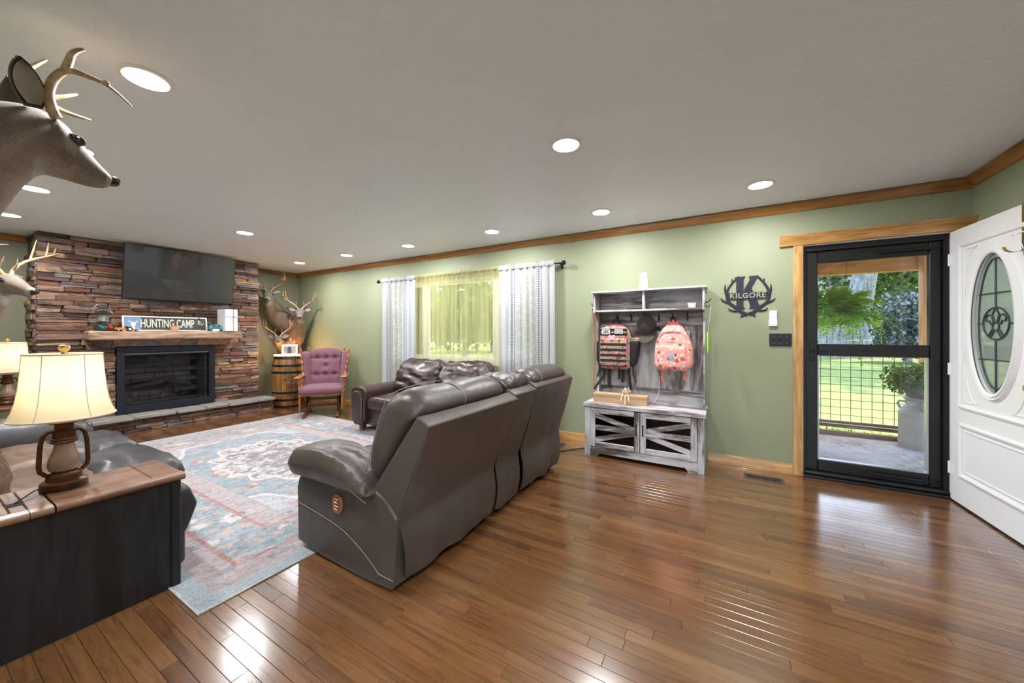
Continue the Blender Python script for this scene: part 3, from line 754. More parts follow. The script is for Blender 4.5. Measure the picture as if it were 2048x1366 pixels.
# door casing with its crown header
m = MB(); m.box(0.530, 0.600, YF-0.024, YF, 0, 2.052, b=0.003)
struct('trim_6', m, M['trimZ'], 'streaked pine casing left of the front door', 'trim')
m = MB(); m.box(0.578, 0.603, YF-0.006, YF+0.05, 0, 2.05)
m.box(1.502, 1.512, YF-0.006, YF+0.05, 0, 2.05); m.box(0.603, 1.502, YF-0.006, YF+0.05, 2.046, 2.053)
struct('trim_7', m, M['white'], 'white door jamb liner', 'trim')
m = MB()
pr = [(YF, 2.055), (YF-0.026, 2.055), (YF-0.03, 2.075), (YF-0.075, 2.128), (YF-0.078, 2.142), (YF, 2.142)]
m.prism(pr, 0.43, 1.607, 'x'); bm_fix(m)
struct('trim_8', m, M['trimX'], 'pine crown header over the front door', 'trim', 30)

# ---------------------------------------------------------------- window behind the sheers
wf = MB()
def rectframe(mb, x0, x1, z0, z1, y0, y1, w):
    mb.box(x0, x0+w, y0, y1, z0, z1); mb.box(x1-w, x1, y0, y1, z0, z1); mb.box(x0+w, x1-w, y0, y1, z0, z0+w); mb.box(x0+w, x1-w, y0, y1, z1-w, z1)
rectframe(wf, WX0, WX1, WZ0, WZ1, YF+0.02, YF+0.12, 0.05)
win = struct('window_1', wf, M['white'], 'white framed picture window behind the moss green sheers', 'window')
for x in (-3.97, -2.67):
    q = MB(); q.box(x-0.035, x+0.035, YF+0.03, YF+0.11, WZ0+0.05, WZ1-0.05); q.build('mullion', M['white'], win, None)
for a, b in ((WX0+0.05, -4.005), (-3.935, -2.705), (-2.635, WX1-0.05)):
    q = MB(); rectframe(q, a, b, WZ0+0.05, WZ1-0.05, YF+0.045, YF+0.085, 0.028); q.build('sash', M['white'], win, None)
    q = MB(); q.box(a+0.028, b-0.028, YF+0.062, YF+0.067, WZ0+0.078, WZ1-0.078); q.build('pane', M['glass'], win, None)
q = MB(); q.box(WX0-0.06, WX1+0.06, YF-0.03, YF+0.02, WZ0-0.03, WZ0, b=0.004); q.build('window_sill', M['white'], win, None)

# ---------------------------------------------------------------- black storm door
SD = thing('door_1', 'black framed glass storm door looking out to the porch', 'door', (0, 0, 0))
SD['kind'] = 'structure'
y0, y1 = YF+0.055, YF+0.105
q = MB(); q.box(0.604, 0.628, YF+0.03, YF+0.12, 0.0, 2.046); q.box(1.47, 1.502, YF+0.03, YF+0.12, 0.0, 2.046); q.box(0.628, 1.47, YF+0.03, YF+0.12, 2.0, 2.046)
q.build('door_frame', M['black_frame'], SD, None)
q = MB(); q.box(0.604, 1.502, YF-0.03, YF+0.12, 0.0, 0.022, b=0.004); q.box(0.604, 1.502, YF-0.01, YF+0.12, 0.022, 0.052, b=0.012); q.build('threshold', M['black_frame'], SD)
def member(nm, *a): q = MB(); q.box(*a, b=0.006); q.build(nm, M['black_frame'], SD)
member('stile', 0.628, 0.712, y0, y1, 0.052, 2.0); member('stile', 1.402, 1.47, y0, y1, 0.052, 2.0)
member('rail', 0.712, 1.402, y0, y1, 0.052, 0.148); member('rail', 0.712, 1.402, y0, y1, 1.895, 2.0)
member('rail', 0.712, 1.402, y0-0.006, y1-0.01, 1.075, 1.175)
q = MB(); q.box(0.712, 0.724, y0+0.01, y1, 0.148, 1.075); q.box(1.39, 1.402, y0+0.01, y1, 0.148, 1.075); q.box(0.724, 1.39, y0+0.01, y1, 0.148, 0.156); q.build('sash', M['steel'], SD, None)
for z0, z1 in ((0.148, 1.075), (1.175, 1.895)):
    q = MB(); q.box(0.712, 1.402, y0+0.026, y0+0.03, z0, z1); q.build('pane', M['glass'], SD, None)
q = MB(); q.tube([(1.06, y0-0.03, 0.098), (1.36, y0-0.03, 0.098)], 0.012, 10); q.tube([(1.36, y0-0.03, 0.098), (1.47, y0-0.02, 0.098)], 0.005, 8); q.box(1.03, 1.07, y0-0.035, y0+0.005, 0.085, 0.112, b=0.003)
q.build('closer', M['black'], SD)
q = MB(); q.tube([(1.1, y0-0.03, 1.945), (1.42, y0-0.03, 1.945)], 0.012, 10); q.tube([(1.42, y0-0.03, 1.945), (1.472, y0-0.02, 1.945)], 0.004, 8)
q.build('closer', M['black'], SD)
q = MB(); q.box(1.0, 1.07, y0-0.014, y0-0.004, 1.118, 1.13, b=0.003); q.build('latch', M['black'], SD)
q = MB(); q.box(0.655, 0.69, y0-0.008, y0+0.002, 1.02, 1.2, b=0.004); q.tube([(0.672, y0-0.03, 1.1), (0.672, y0-0.035, 1.115), (0.77, y0-0.035, 1.115)], 0.007, 8); q.build('handle', M['black'], SD)

# ---------------------------------------------------------------- white entry door, swung open
ED = thing('door_2', 'open white panelled entry door with an oval leaded window', 'door', (1.487, 4.095, 0), R_(-86.5))
ED['kind'] = 'structure'
def oval(cx, cz, a, b, n=48): return [(cx + a*math.cos(2*math.pi*k/n), cz + b*math.sin(2*math.pi*k/n)) for k in range(n)]
OC = (0.455, 1.335)
def slab_with_hole():
    m = MB(); n = 48
    ov = oval(*OC, 0.21, 0.47, n)
    outer = []
    x0, x1, z0, z1 = 0.0, 0.91, 0.015, 2.04
    for k in range(n):
        a = 2*math.pi*k/n; dx, dz = math.cos(a), math.sin(a)
        tx = ((x1-OC[0]) if dx > 0 else (x0-OC[0]))/dx if abs(dx) > 1e-6 else 1e9
        tz = ((z1-OC[1]) if dz > 0 else (z0-OC[1]))/dz if abs(dz) > 1e-6 else 1e9
        t_ = min(tx, tz); outer.append((OC[0]+dx*t_, OC[1]+dz*t_))
    for c in ((x0, z0), (x1, z0), (x0, z1), (x1, z1)):
        k = min(range(n), key=lambda i: (outer[i][0]-c[0])**2 + (outer[i][1]-c[1])**2); outer[k] = c
    for yy in (0.0, 0.045):
        for p in ov: m.v.append(Vector((p[0], yy, p[1])))
        for p in outer: m.v.append(Vector((p[0], yy, p[1])))
    for k in range(n):
        j = (k+1) % n
        m.f.append([k, n+k, n+j, j]); m.f.append([2*n+j, 3*n+j, 3*n+k, 2*n+k])
        m.f.append([k, j, 2*n+j, 2*n+k]); m.f.append([n+j, n+k, 3*n+k, 3*n+j])
    bm_fix(m)
    return m
slab_with_hole().build('door_slab', M['white'], ED, 20)
def mould(pts, w=0.012, h=0.012, nm='moulding', closed=True):
    q = MB()
    P = pts + [pts[0]] if closed else pts
    q.tube([(a, -h*0.2, b) for a, b in P], w, 8, cap=not closed, flat=(0.8, 1.0, (0, 1, 0)))
    return q.build(nm, M['white'], ED)
def rect(x0, x1, z0, z1, k=1):
    return [(x0, z0), (x0+0.001, z0), (x1-0.001, z0), (x1, z0), (x1, z0+0.001), (x1, z1-0.001), (x1, z1), (x1-0.001, z1), (x0+0.001, z1), (x0, z1), (x0, z1-0.001), (x0, z0+0.001)]
mould(rect(0.125, 0.785, 0.735, 1.915), 0.016, 0.014)
mould(rect(0.125, 0.785, 0.225, 0.60), 0.016, 0.014); mould(rect(0.165, 0.745, 0.265, 0.56), 0.006, 0.006)
for sx in (-1, 1):
    for sz in (-1, 1):
        cx, cz = 0.455 + sx*0.285, 1.325 + sz*0.55
        arc = [(cx - sx*0.17*math.cos(a) * 1.0, cz) for a in (0,)]
        pts = [(cx, cz), (cx - sx*0.13, cz)]
        for k in range(1, 10):
            a = k/9*math.pi/2
            pts.append((cx - sx*0.13*(1-math.sin(a)), cz - sz*0.34*(1-math.cos(a))))
        mould(pts, 0.005, 0.005)
ofr = MB()
prof = [(0.2, -0.012), (0.205, -0.02), (0.22, -0.022), (0.225, -0.012), (0.238, -0.018), (0.247, -0.006), (0.25, 0.0)]
n = 56
for r, d in prof:
    for k in range(n):
        a = 2*math.pi*k/n; ofr.v.append(Vector((OC[0] + r*math.cos(a), d, OC[1] + (r+0.262)*math.sin(a))))
for i in range(len(prof)-1):
    for k in range(n): ofr.f.append([i*n+k, i*n+(k+1) % n, (i+1)*n+(k+1) % n, (i+1)*n+k])
bm_fix(ofr)
oframe = ofr.build('oval_frame', M['white'], ED, 60)
q = MB(); q.prism(oval(*OC, 0.208, 0.468), 0.012, 0.018, 'y'); bm_fix(q); og = q.build('oval_glass', M['leaded'], ED, None)
came = MB()
def cm(pts, r=0.0045): came.tube([(OC[0]+a*1.36, 0.008, OC[1]+b) for a, b in pts], r, 6)
def circ(cx, cz, a, b, n=28): return [(cx + a*math.cos(2*math.pi*k/n), cz + b*math.sin(2*math.pi*k/n)) for k in range(n+1)]
cm(circ(0, 0.0, 0.118, 0.43)); cm([(0, 0.43), (0, 0.11)]); cm([(0, -0.1), (0, -0.45)]); cm([(-0.115, 0.2), (0.115, 0.2)]); cm([(-0.115, -0.24), (0.115, -0.24)])
cm(circ(0, 0.0, 0.085, 0.105), 0.005); cm(circ(0, -0.02, 0.022, 0.026, 16)); cm([(-0.125, 0.0), (-0.085, 0.0)]); cm([(0.085, 0.0), (0.125, 0.0)])
cm([(0, 0.105), (-0.022, 0.06), (-0.008, 0.006)]); cm([(0, 0.105), (0.022, 0.06), (0.008, 0.006)])
for s in (-1, 1):
    cm([(s*0.014, 0.0), (s*0.025, 0.05), (s*0.05, 0.06), (s*0.066, 0.04), (s*0.062, 0.014), (s*0.045, 0.02), (s*0.03, -0.005)])
    cm([(s*0.01, -0.045), (s*0.035, -0.09)]); cm([(s*0.02, -0.035), (s*0.048, -0.078)])
came.build('lead_came', M['lead'], ED)
for z in (0.25, 1.0, 1.83):
    q = MB(); q.tube([(-0.004, -0.006, z-0.045), (-0.004, -0.006, z+0.045)], 0.007, 8); q.box(0, 0.03, -0.003, 0.0, z-0.045, z+0.045); q.build('hinge', M['white'], ED)
q = MB(); q.box(0.0, 0.91, -0.001, 0.046, 0.004, 0.015); q.build('door_sweep', M['black_mat'], ED, None)
q = MB(); Mx = T(0.85, 0, 0.96, rx=90); q.lathe([(0.03, 0), (0.03, 0.008), (0.012, 0.012), (0.012, 0.04), (0.028, 0.05), (0.03, 0.065), (0.02, 0.075), (0.0, 0.076)], 16, Mx); q.build('knob', M['brass'], ED)

# wreath hanger hooked over the door
wh = thing('wreath_hanger', 'brass over-the-door wreath hanger on the white door', 'hook', (1.487, 4.095, 0), R_(-86.5))
q = MB(); q.box(0.69, 0.72, -0.0035, -0.0015, 1.77, 2.0435); q.box(0.69, 0.72, -0.0035, 0.048, 2.0415, 2.0435); q.box(0.69, 0.72, 0.046, 0.048, 1.98, 2.0435)
q.build('strap', M['brass'], wh, None)
q = MB(); q.tube([(0.705, -0.003, 1.772), (0.705, -0.015, 1.758), (0.705, -0.05, 1.755), (0.705, -0.075, 1.768), (0.705, -0.085, 1.79)], 0.015, 8, flat=(0.1, 1.0, (0, 0, 1))); q.build('hook', M['brass'], wh)
# ---------------------------------------------------------------- outdoors: porch
m = MB(); m.box(-1.4, 3.4, YF+0.16, 6.3, -0.5, -0.05)
struct('porch_floor', m, M['concrete'], 'worn grey concrete porch floor', 'floor')
m = MB(); m.box(-1.8, 4.2, YF+0.16, 7.65, 2.36, 2.46)
struct('porch_roof', m, M['cedarX'], 'timber porch roof overhead', 'roof')
ln = MB(); ln.box(-90, 90, 6.3, 120, -0.6, -0.45); ln.box(-90, -1.4, YF+0.16, 6.3, -0.6, -0.45); ln.box(3.4, 90, YF+0.16, 6.3, -0.6, -0.45); ln.box(-90, 90, -40, YK-0.15, -0.6, -0.45)
struct('lawn', ln, M['lawn'], 'sunlit mown lawn beyond the porch', 'lawn')
m = MB(); m.box(-7, 7, -16, YK-0.15, -0.449, -0.1); struct('patio', m, plain('bounce_slab_concrete', (0.6, 0.58, 0.55), 0.8), 'pale concrete patio added behind the kitchen to bounce daylight indoors', 'patio')  # unseen pale slab, added to bounce sunlight up to the ceiling
q = MB(); q.box(-1.4, 3.4, 6.6, 6.74, 2.08, 2.36, b=0.005); tag(q.build('porch_beam', M['cedarX'], None), 'orange cedar beam across the top of the porch opening', 'beam')
q = MB(); q.box(2.115, 2.245, 6.45, 6.59, -0.5, 2.36, b=0.005); tag(q.build('porch_post', M['cedar'], None), 'orange cedar porch post beside the milk can planter', 'post')
RL = thing('porch_railing', 'porch railing of wood rails and welded wire mesh', 'railing', (0, 0, 0))
RY = 6.36
for nm, z0, z1, ya, yb in (('curb_board', -0.05, 0.0, 6.2, 6.29), ('bottom_rail', 0.075, 0.115, RY-0.02, RY+0.06), ('bottom_rail', 0.03, 0.06, RY-0.05, RY+0.05), ('top_rail', 0.965, 1.005, RY-0.05, RY+0.05)):
    q = MB(); q.box(-1.3, 2.02, ya, yb, z0, z1, b=0.003); q.build(nm, M['deckwood'], RL)
wv = MB(); wv.tube([(0, 0, 0), (0, 0, 0.88)], 0.0035, 6); wvm = wv.mesh('wire'); wvm.materials.append(M['black'])
wh_ = MB(); wh_.tube([(-1.25, 0, 0), (2.0, 0, 0)], 0.0035, 6); whm = wh_.mesh('wire'); whm.materials.append(M['black'])
k = 0
x = 0.3
while x < 2.0: o = link('wire', wvm, None, RL); o.location = (x, RY, 0.1); x += 0.102
for i in range(8): o = link('wire', whm, None, RL); o.location = (0, RY+0.004, 0.19 + i*0.1)

# milk can planter
mc = thing('milk_can', 'old grey milk can standing on the porch floor', 'milk can', (1.93, 5.98, -0.05))
q = MB(); q.lathe([(0.17, 0), (0.175, 0.02), (0.175, 0.06), (0.178, 0.065), (0.172, 0.07), (0.172, 0.39), (0.176, 0.395), (0.172, 0.41), (0.15, 0.45), (0.115, 0.485), (0.105, 0.5), (0.105, 0.535), (0.13, 0.56), (0.135, 0.575), (0.12, 0.578), (0.09, 0.55), (0.0, 0.55)], 36, cap=False); q.build('can_body', M['can'], mc)
for a in (2.75, 4.6):
    c, s = math.cos(a), math.sin(a); q = MB()
    q.tube([(c*0.1, s*0.1, 0.52), (c*0.16, s*0.16, 0.525), (c*0.175, s*0.175, 0.5), (c*0.16, s*0.16, 0.455), (c*0.145, s*0.145, 0.44)], 0.012, 8); q.build('handle', M['can'], mc)
def leafcloud(mb, c, rad, n, size, rnd, shell=0.35, up=0.0, asp=1.6):
    for i in range(n):
        d = Vector((rnd.gauss(0,1), rnd.gauss(0,1), rnd.gauss(0,1))).normalized()
        r = (shell + (1-shell)*rnd.random())
        p = Vector(c) + Vector((d.x*rad[0]*r, d.y*rad[1]*r, d.z*rad[2]*r))
        nrm = Vector((rnd.gauss(0,1), rnd.gauss(0,1), rnd.gauss(0,1) + up)).normalized()
        u = nrm.orthogonal().normalized(); a = rnd.random()*6.28
        w = nrm.cross(u); u2 = u*math.cos(a) + w*math.sin(a); w2 = nrm.cross(u2)
        s = size*(0.6 + 0.8*rnd.random())
        o = len(mb.v)
        mb.v += [p - u2*s*asp*0.5, p + w2*s*0.5, p + u2*s*asp*0.5, p - w2*s*0.5]
        mb.f.append([o, o+1, o+2, o+3])
rnd = random.Random(11)
pp = thing('potted_flowers', 'dark pot of leafy yellow and red flowers on top of the milk can', 'planter', (1.93, 5.98, 0.53))
q = MB(); q.lathe([(0.09, 0), (0.1, 0.005), (0.135, 0.11), (0.145, 0.112), (0.145, 0.128), (0.125, 0.128), (0.12, 0.1), (0, 0.1)], 28, cap=False); q.build('pot', M['pot'], pp)
q = MB(); leafcloud(q, (-0.03, 0, 0.235), (0.3, 0.27, 0.17), 2600, 0.022, rnd, 0.15); leafcloud(q, (-0.16, -0.05, 0.15), (0.17, 0.15, 0.13), 700, 0.02, rnd, 0.15)
tag(q.build('foliage', M['shrub'], pp, None), kind='stuff')
for i in range(9):
    a = rnd.random()*6.28; r = rnd.uniform(0.05, 0.24); q = MB()
    q.tube([(0, 0, 0.1), (math.cos(a)*r*0.5, math.sin(a)*r*0.5, 0.22), (math.cos(a)*r, math.sin(a)*r, 0.33)], [0.004, 0.003, 0.002], 5); q.build('stem', M['shrub'], pp)

# hanging fern
hf = thing('hanging_fern', 'bright green fern in a basket hanging from the porch roof', 'fern', (1.09, 5.12, 1.42))
q = MB(); q.lathe([(0.06, -0.06), (0.1, -0.05), (0.125, 0.06), (0.13, 0.07), (0.115, 0.07), (0.0, 0.05)], 20, cap=False); q.build('basket', M['pot'], hf)
for k in range(3):
    a = k*2.094 + 0.4; q = MB(); q.tube([(math.cos(a)*0.12, math.sin(a)*0.12, 0.06), (0, 0, 0.32)], 0.0025, 5); q.build('hanger_wire', M['black'], hf)
q = MB(); q.tube([(0, 0, 0.31), (0.0, 0, 0.36), (0.012, 0, 0.385), (0.03, 0, 0.385), (0.034, 0, 0.36)], 0.004, 6); q.tube([(0.02, 0, 0.385), (0.02, 0, 0.94)], 0.0025, 5); q.build('hook', M['black'], hf)
def frond_mesh(L, droop, seed):
    rr = random.Random(seed); m = MB(); n = 17
    pts = []
    for i in range(n+1):
        t = i/n; pts.append(Vector((L*(t - 0.18*droop*t*t), 0, L*(0.62*t - droop*t*t))))
    m.tube(pts, [0.0022*(1-0.7*i/n) for i in range(n+1)], 4, cap=False)
    for i in range(2, n+1):
        t = i/n; w = 0.062*L/0.4*(math.sin(min(1.0, t*1.25+0.12)*math.pi)**0.7 + 0.12)
        tg = (pts[i]-pts[i-1]).normalized()
        for s in (-1, 1):
            a = pts[i]; e = a + Vector((tg.x*w*0.45, s*w, tg.z*w*0.45 - w*0.22*rr.random())); b = tg*0.011
            o = len(m.v); m.v += [a - b, a*0.5 + e*0.5 - b*0.9, e, a*0.5 + e*0.5 + b*0.9, a + b]; m.f.append([o, o+1, o+2, o+3, o+4])
    me = m.mesh('frond', None); me.materials.append(M['fern']); return me
fr = [frond_mesh(0.36 + 0.05*i, 0.5 + 0.16*i, i) for i in range(5)]
for i in range(130):
    o = link('frond', rnd.choice(fr), None, hf)
    tilt = rnd.uniform(-0.75, 0.5) if i > 30 else rnd.uniform(-1.15, -0.6)
    o.rotation_euler = (rnd.uniform(-0.3, 0.3), tilt, rnd.random()*6.28); o.location = (rnd.uniform(-0.05, 0.05), rnd.uniform(-0.05, 0.05), rnd.uniform(0.02, 0.08))
    s = rnd.uniform(0.75, 1.15); o.scale = (s, s, s)

# plants along the porch edge
for i, px in enumerate((1660, 1715, 1770)):
    p = ony(px, 870, 6.75); q = MB()
    for k in range(34):
        a = rnd.random()*6.28; L = rnd.uniform(0.25, 0.4); d = Vector((math.cos(a), math.sin(a), 0)); w = Vector((-d.y, d.x, 0))*0.012
        pts = [Vector((0,0,0)), d*L*0.2 + Vector((0,0,L*0.7)), d*L*0.55 + Vector((0,0,L*0.85)), d*L*0.85 + Vector((0,0,L*0.55))]
        o = len(q.v)
        for j, pt in enumerate(pts): q.v += [pt - w*(1-j*0.3), pt + w*(1-j*0.3)]
        for j in range(3): q.f.append([o+2*j, o+2*j+1, o+2*j+3, o+2*j+2])
    o = q.build('daylily_clump', M['leaf_mid'], None, None); o.location = (p.x, 7.0 + 0.05*i, -0.45)
    tag(o, ['strappy green daylily clump at the porch edge, farthest from the milk can', 'strappy green daylily clump at the porch edge, middle of three', 'strappy green daylily clump at the porch edge, nearest the milk can'][i], 'plant', 'daylily clumps at the porch edge')

# big double-trunked oak
ok = thing('oak_tree', 'massive grey double-trunked oak behind the chain-link fence', 'tree', (7.6, 35.0, -0.45))
def op(px, py, y=35.0): return ony(px, py, y) - Vector((7.6, 35.0, -0.45))
q = MB()
q.tube([op(1678, 722), op(1676, 706), op(1672, 690), op(1668, 650), op(1666, 615)], [1.75, 1.3, 1.1, 0.95, 0.55], 16)
q.build('trunk', M['bark'], ok)
q = MB(); q.tube([op(1712, 722), op(1712, 706), op(1711, 690), op(1710, 650), op(1716, 610), op(1727, 560), op(1742, 500), op(1758, 430)], [1.6, 1.2, 1.02, 0.9, 0.78, 0.68, 0.6, 0.5], 16)
q.build('trunk', M['bark'], ok)
for i, (dx, dy, dz) in enumerate(((4, -8, 12.5), (10, -4, 13.5), (0, -1, 15))):
    q = MB(); leafcloud(q, (dx, dy, dz), (6, 6, 3.6), 1800, 0.42, rnd, 0.2); tag(q.build('crown', M['leaf_dark'], ok, None), kind='stuff')
def tree(name, label, px, y, zc, rad, n, size, mat, h=None, group=None):
    p = ony(px, 666, y)
    o = thing(name, label, 'tree', (p.x, y, -0.45), 0, group)
    q = MB(); q.tube([(0, 0, 0), (0.05, 0, zc*0.5), (0, 0.1, zc)], [0.22, 0.17, 0.1], 8); q.build('trunk', M['bark'], o)
    q = MB()
    leafcloud(q, (0, 0, zc), rad, n, size, rnd, 0.25)
    for k in range(5):
        a = rnd.random()*6.28; leafcloud(q, (math.cos(a)*rad[0]*0.6, math.sin(a)*rad[1]*0.6, zc + rnd.uniform(-0.5, 0.6)*rad[2]), (rad[0]*0.5, rad[1]*0.5, rad[2]*0.5), n//6, size, rnd, 0.3)
    tag(q.build('crown', mat, o, None), kind='stuff')
    return o
tree('flowering_tree', 'white blossoming tree to the left of the oak trunks', 1672, 38.0, 7.0, (2.6, 1.0, 2.6), 2200, 0.22, M['leaf_white'])
tree('lilac_tree', 'lilac-tinged shrub tree to the right of the oak', 1815, 30.0, 2.3, (1.7, 1.5, 2.2), 2400, 0.15, M['leaf_lilac'])
tree('maple_tree', 'bright leafed tree above the lilac shrub', 1788, 41.0, 7.4, (3.0, 0.9, 3.4), 2600, 0.24, M['leaf_mid'])
tree('shade_tree', 'dark leafy tree right of the oak and far behind', 1748, 51, 5.2, (2.0, 2, 5.4), 3000, 0.34, M['leaf_dark'])
tree('shade_tree', 'dark leafy tree left of the oak and far behind', 1630, 51, 5.2, (2.0, 2, 5.4), 3000, 0.34, M['leaf_dark'])
tree('shade_tree', 'dark leafy tree at the right end behind the lilac shrub', 1866, 51, 5.2, (2.0, 2, 5.4), 3000, 0.3, M['leaf_dark'])
for i, (px, y) in enumerate(((820, 22), (875, 31), (930, 19), (985, 28), (1085, 17.5))):
    tree('yard_tree', ['leafy tree outside the window, farthest left behind the sheers', 'leafy tree outside the window, second from the left behind the sheers', 'leafy tree outside the window, in the middle behind the sheers', 'leafy tree outside the window, fourth from the left behind the sheers', 'leafy tree outside the window, farthest right behind the lace panel'][i], px, y, 3.4, (3.0, 2.6, 3.0), 1500, 0.3, M['leaf_mid'], group='trees outside the window')
bk = MB()
for k in range(60):
    x = -75 + k*2.6; leafcloud(bk, (x, 60 + rnd.uniform(-2, 2), 5.2), (3.2, 2, 6.5), 300, 0.8, rnd, 0.1)
tag(bk.build('treeline', M['leaf_dark'], None, None), 'dense dark treeline along the far side of the road', 'treeline', kind='stuff')
m = MB(); m.box(-90, 90, 42.0, 48.0, -0.449, -0.43); struct('road', m, M['asphalt'], 'grey road running past the yard', 'road')
# chain link fence
cf = thing('chain_link_fence', 'galvanised chain-link fence across the back of the lawn', 'fence', (0, 32.5, -0.45))
x = -1.0
post = MB(); post.tube([(0,0,0), (0,0,1.25)], 0.035, 8); post.lathe([(0.045, 1.25), (0.03, 1.29), (0, 1.31)], 8, cap=False); pm = post.mesh('post'); pm.materials.append(M['galv'])
for px in (1562, 1648, 1670, 1728, 1785, 1842, 1900):
    o = link('post', pm, None, cf); o.location = (ony(px, 666, 32.5).x, 0, 0)
q = MB(); q.tube([(-2, 0, 1.22), (16, 0, 1.22)], 0.025, 8); q.build('top_rail', M['galv'], cf)
q = MB(); x = -2.0
while x < 16:
    for s in (-1, 1):
        a = Vector((x, -0.02, 0.03)); b = Vector((x + s*1.17, -0.02, 1.2)); w = Vector((0.008, 0, 0))
        o = len(q.v); q.v += [a - w, a + w, b + w, b - w]; q.f.append([o, o+1, o+2, o+3])
    x += 0.13
tag(q.build('wire_mesh', M['galv'], cf, None), kind='stuff')
sg = thing('yard_sign', 'small white yard sign by the fence near the lilac shrub', 'sign', (ony(1823, 666, 31.5).x, 31.5, -0.45))
q = MB(); q.box(-0.28, 0.28, -0.01, 0.01, 0.55, 0.95); q.build('board', M['white'], sg, None)
for x in (-0.2, 0.2): q = MB(); q.tube([(x, 0, 0), (x, 0, 0.56)], 0.012, 6); q.build('leg', M['galv'], sg)
# ---------------------------------------------------------------- stone fireplace (local x points into the room, y along the wall)
FX, FY = -6.77, 2.0
FP = thing('stone_fireplace', 'floor-to-ceiling stacked ledge stone fireplace with raised hearth', 'fireplace', (FX, FY, 0))
Y0, Y1 = -1.142, 1.15
HZ = 0.21
q = MB()
q.box(-0.545, -0.03, Y0+0.03, -0.45, 0, ZC-0.002); q.box(-0.545, -0.03, 0.47, Y1-0.03, 0, ZC-0.002); q.box(-0.545, -0.03, -0.45, 0.47, 1.03, ZC-0.002); q.box(-0.545, -0.42, -0.45, 0.47, 0, 1.03); q.box(-0.42, -0.03, -0.45, 0.47, 0, 0.28)
q.box(-0.03, 0.17, Y0+0.03, 1.22, 0, 0.165)
q.build('core', plain('dark_mortar', (0.03, 0.022, 0.018), 0.9), FP, None)
rs = random.Random(21)
variants = []
for i in range(12):
    mb = MB(); mb.box(-0.5, 0.5, -0.5, 0.5, -0.5, 0.5, b=0.07)
    for v in mb.v:
        v.x += rs.uniform(-0.09, 0.09); v.y += rs.uniform(-0.03, 0.03); v.z += rs.uniform(-0.13, 0.1)
    me = mb.mesh('stone', None); me.materials.append(M['stone']); variants.append(me)
stones = []      # (x centre, y centre, z centre, depth, length, height, faces room)
def course(z, h, ya, yb, x, cut=None):
    y = ya
    first = True
    while y < yb - 0.01:
        L = rs.uniform(0.11, 0.42) if not first else rs.uniform(0.1, 0.4)
        if yb - y - L < 0.1: L = yb - y
        a, b = y, y+L
        y += L; first = False
        segs = [(a, b)]
        if cut:
            segs = []
            if a < cut[0]: segs.append((a, min(b, cut[0])))
            if b > cut[1]: segs.append((max(a, cut[1]), b))
        for (s0, s1) in segs:
            if s1 - s0 < 0.02: continue
            pr = rs.uniform(-0.012, 0.022)
            dep = 0.1
            parts = [(z, h)]
            if h > 0.062 and rs.random() < 0.35 and s1-s0 < 0.4:
                k = rs.uniform(0.4, 0.6); parts = [(z, h*k), (z+h*k, h*(1-k))]
            for zz, hh in parts:
                stones.append((x + pr - dep/2, (s0+s1)/2, zz + hh/2, dep, s1-s0-0.004, hh-0.003))
z = HZ
while z < ZC - 0.005:
    h = rs.uniform(0.036, 0.07)
    if ZC - 0.004 - z - h < 0.035: h = ZC - 0.004 - z
    cut = None
    if z < 1.085: cut = (-0.513, 0.533)
    if z < 1.085 < z+h and 1.085-z > 0.02: h = 1.09 - z
    course(z, h, Y0, Y1, 0.0, cut); z += h
zz = 0.0
while zz < 0.16:
    h = rs.uniform(0.032, 0.05)
    if 0.163-zz-h < 0.025: h = 0.163-zz
    course(zz, h, Y0, 1.25, 0.2); zz += h
score = []
for i, s in enumerate(stones):
    hid = -0.55 < s[1] < 0.78 and 1.72 < s[2] < 2.42
    low = s[1] < -0.7 and s[2] < 1.0
    score.append(((s[4]*s[5]) * (0.15 if hid else 1) * (0.3 if low else 1), i))
keep = set(i for _, i in sorted(score, reverse=True)[:292])
rest = MB()
for i, s in enumerate(stones):
    if i in keep:
        o = link('stone', rs.choice(variants), None, FP); o.location = s[:3]; o.scale = s[3:]
        o.rotation_euler = (rs.uniform(-0.012, 0.012), 0, rs.choice((0, math.pi)) + rs.uniform(-0.02, 0.02))
    else:
        n0 = len(rest.v); rest.box(s[0]-s[3]/2, s[0]+s[3]/2, s[1]-s[4]/2, s[1]+s[4]/2, s[2]-s[5]/2, s[2]+s[5]/2, b=0.006)
        for v in rest.v[n0:]: v.x += rs.uniform(-0.006, 0.006); v.y += rs.uniform(-0.006, 0.006); v.z += rs.uniform(-0.005, 0.004)
# side faces of the chimney breast and hearth end
for yy, sg in ((Y0, -1), (Y1, 1)):
    z = 0.0
    while z < ZC-0.005:
        h = min(rs.uniform(0.035, 0.08), ZC-0.004-z); x = -0.545
        while x < -0.06:
            L = min(rs.uniform(0.1, 0.3), -0.05-x); p = rs.uniform(-0.012, 0.028)
            if L > 0.02: rest.box(x, x+L-0.004, yy-sg*0.05, yy+sg*p, z, z+h-0.003, b=0.005)
            x += L
        z += h
z = 0
while z < 0.16:
    h = min(0.05, 0.163-z); rest.box(0.02, 0.195, 1.2, 1.25+rs.uniform(-0.01, 0.012), z, z+h-0.003, b=0.005); z += h
tag(rest.build('side_stones', M['stone'], FP, None), kind='stuff')
# hearth slabs
y = Y0-0.03; k = 0
for L in (0.40, 0.36, 0.42, 0.33, 0.28, 0.40, 0.262):
    mb = MB(); mb.box(-0.03, 0.295 + rs.uniform(-0.012, 0.012), y, y+L-0.006, 0.165, HZ-0.001+rs.uniform(-0.003, 0.002), b=0.008)
    for v in mb.v: v.y += rs.uniform(-0.004, 0.002); v.x += rs.uniform(-0.006, 0.006)
    mb.build('hearth_slab', M['slab'], FP, None); y += L
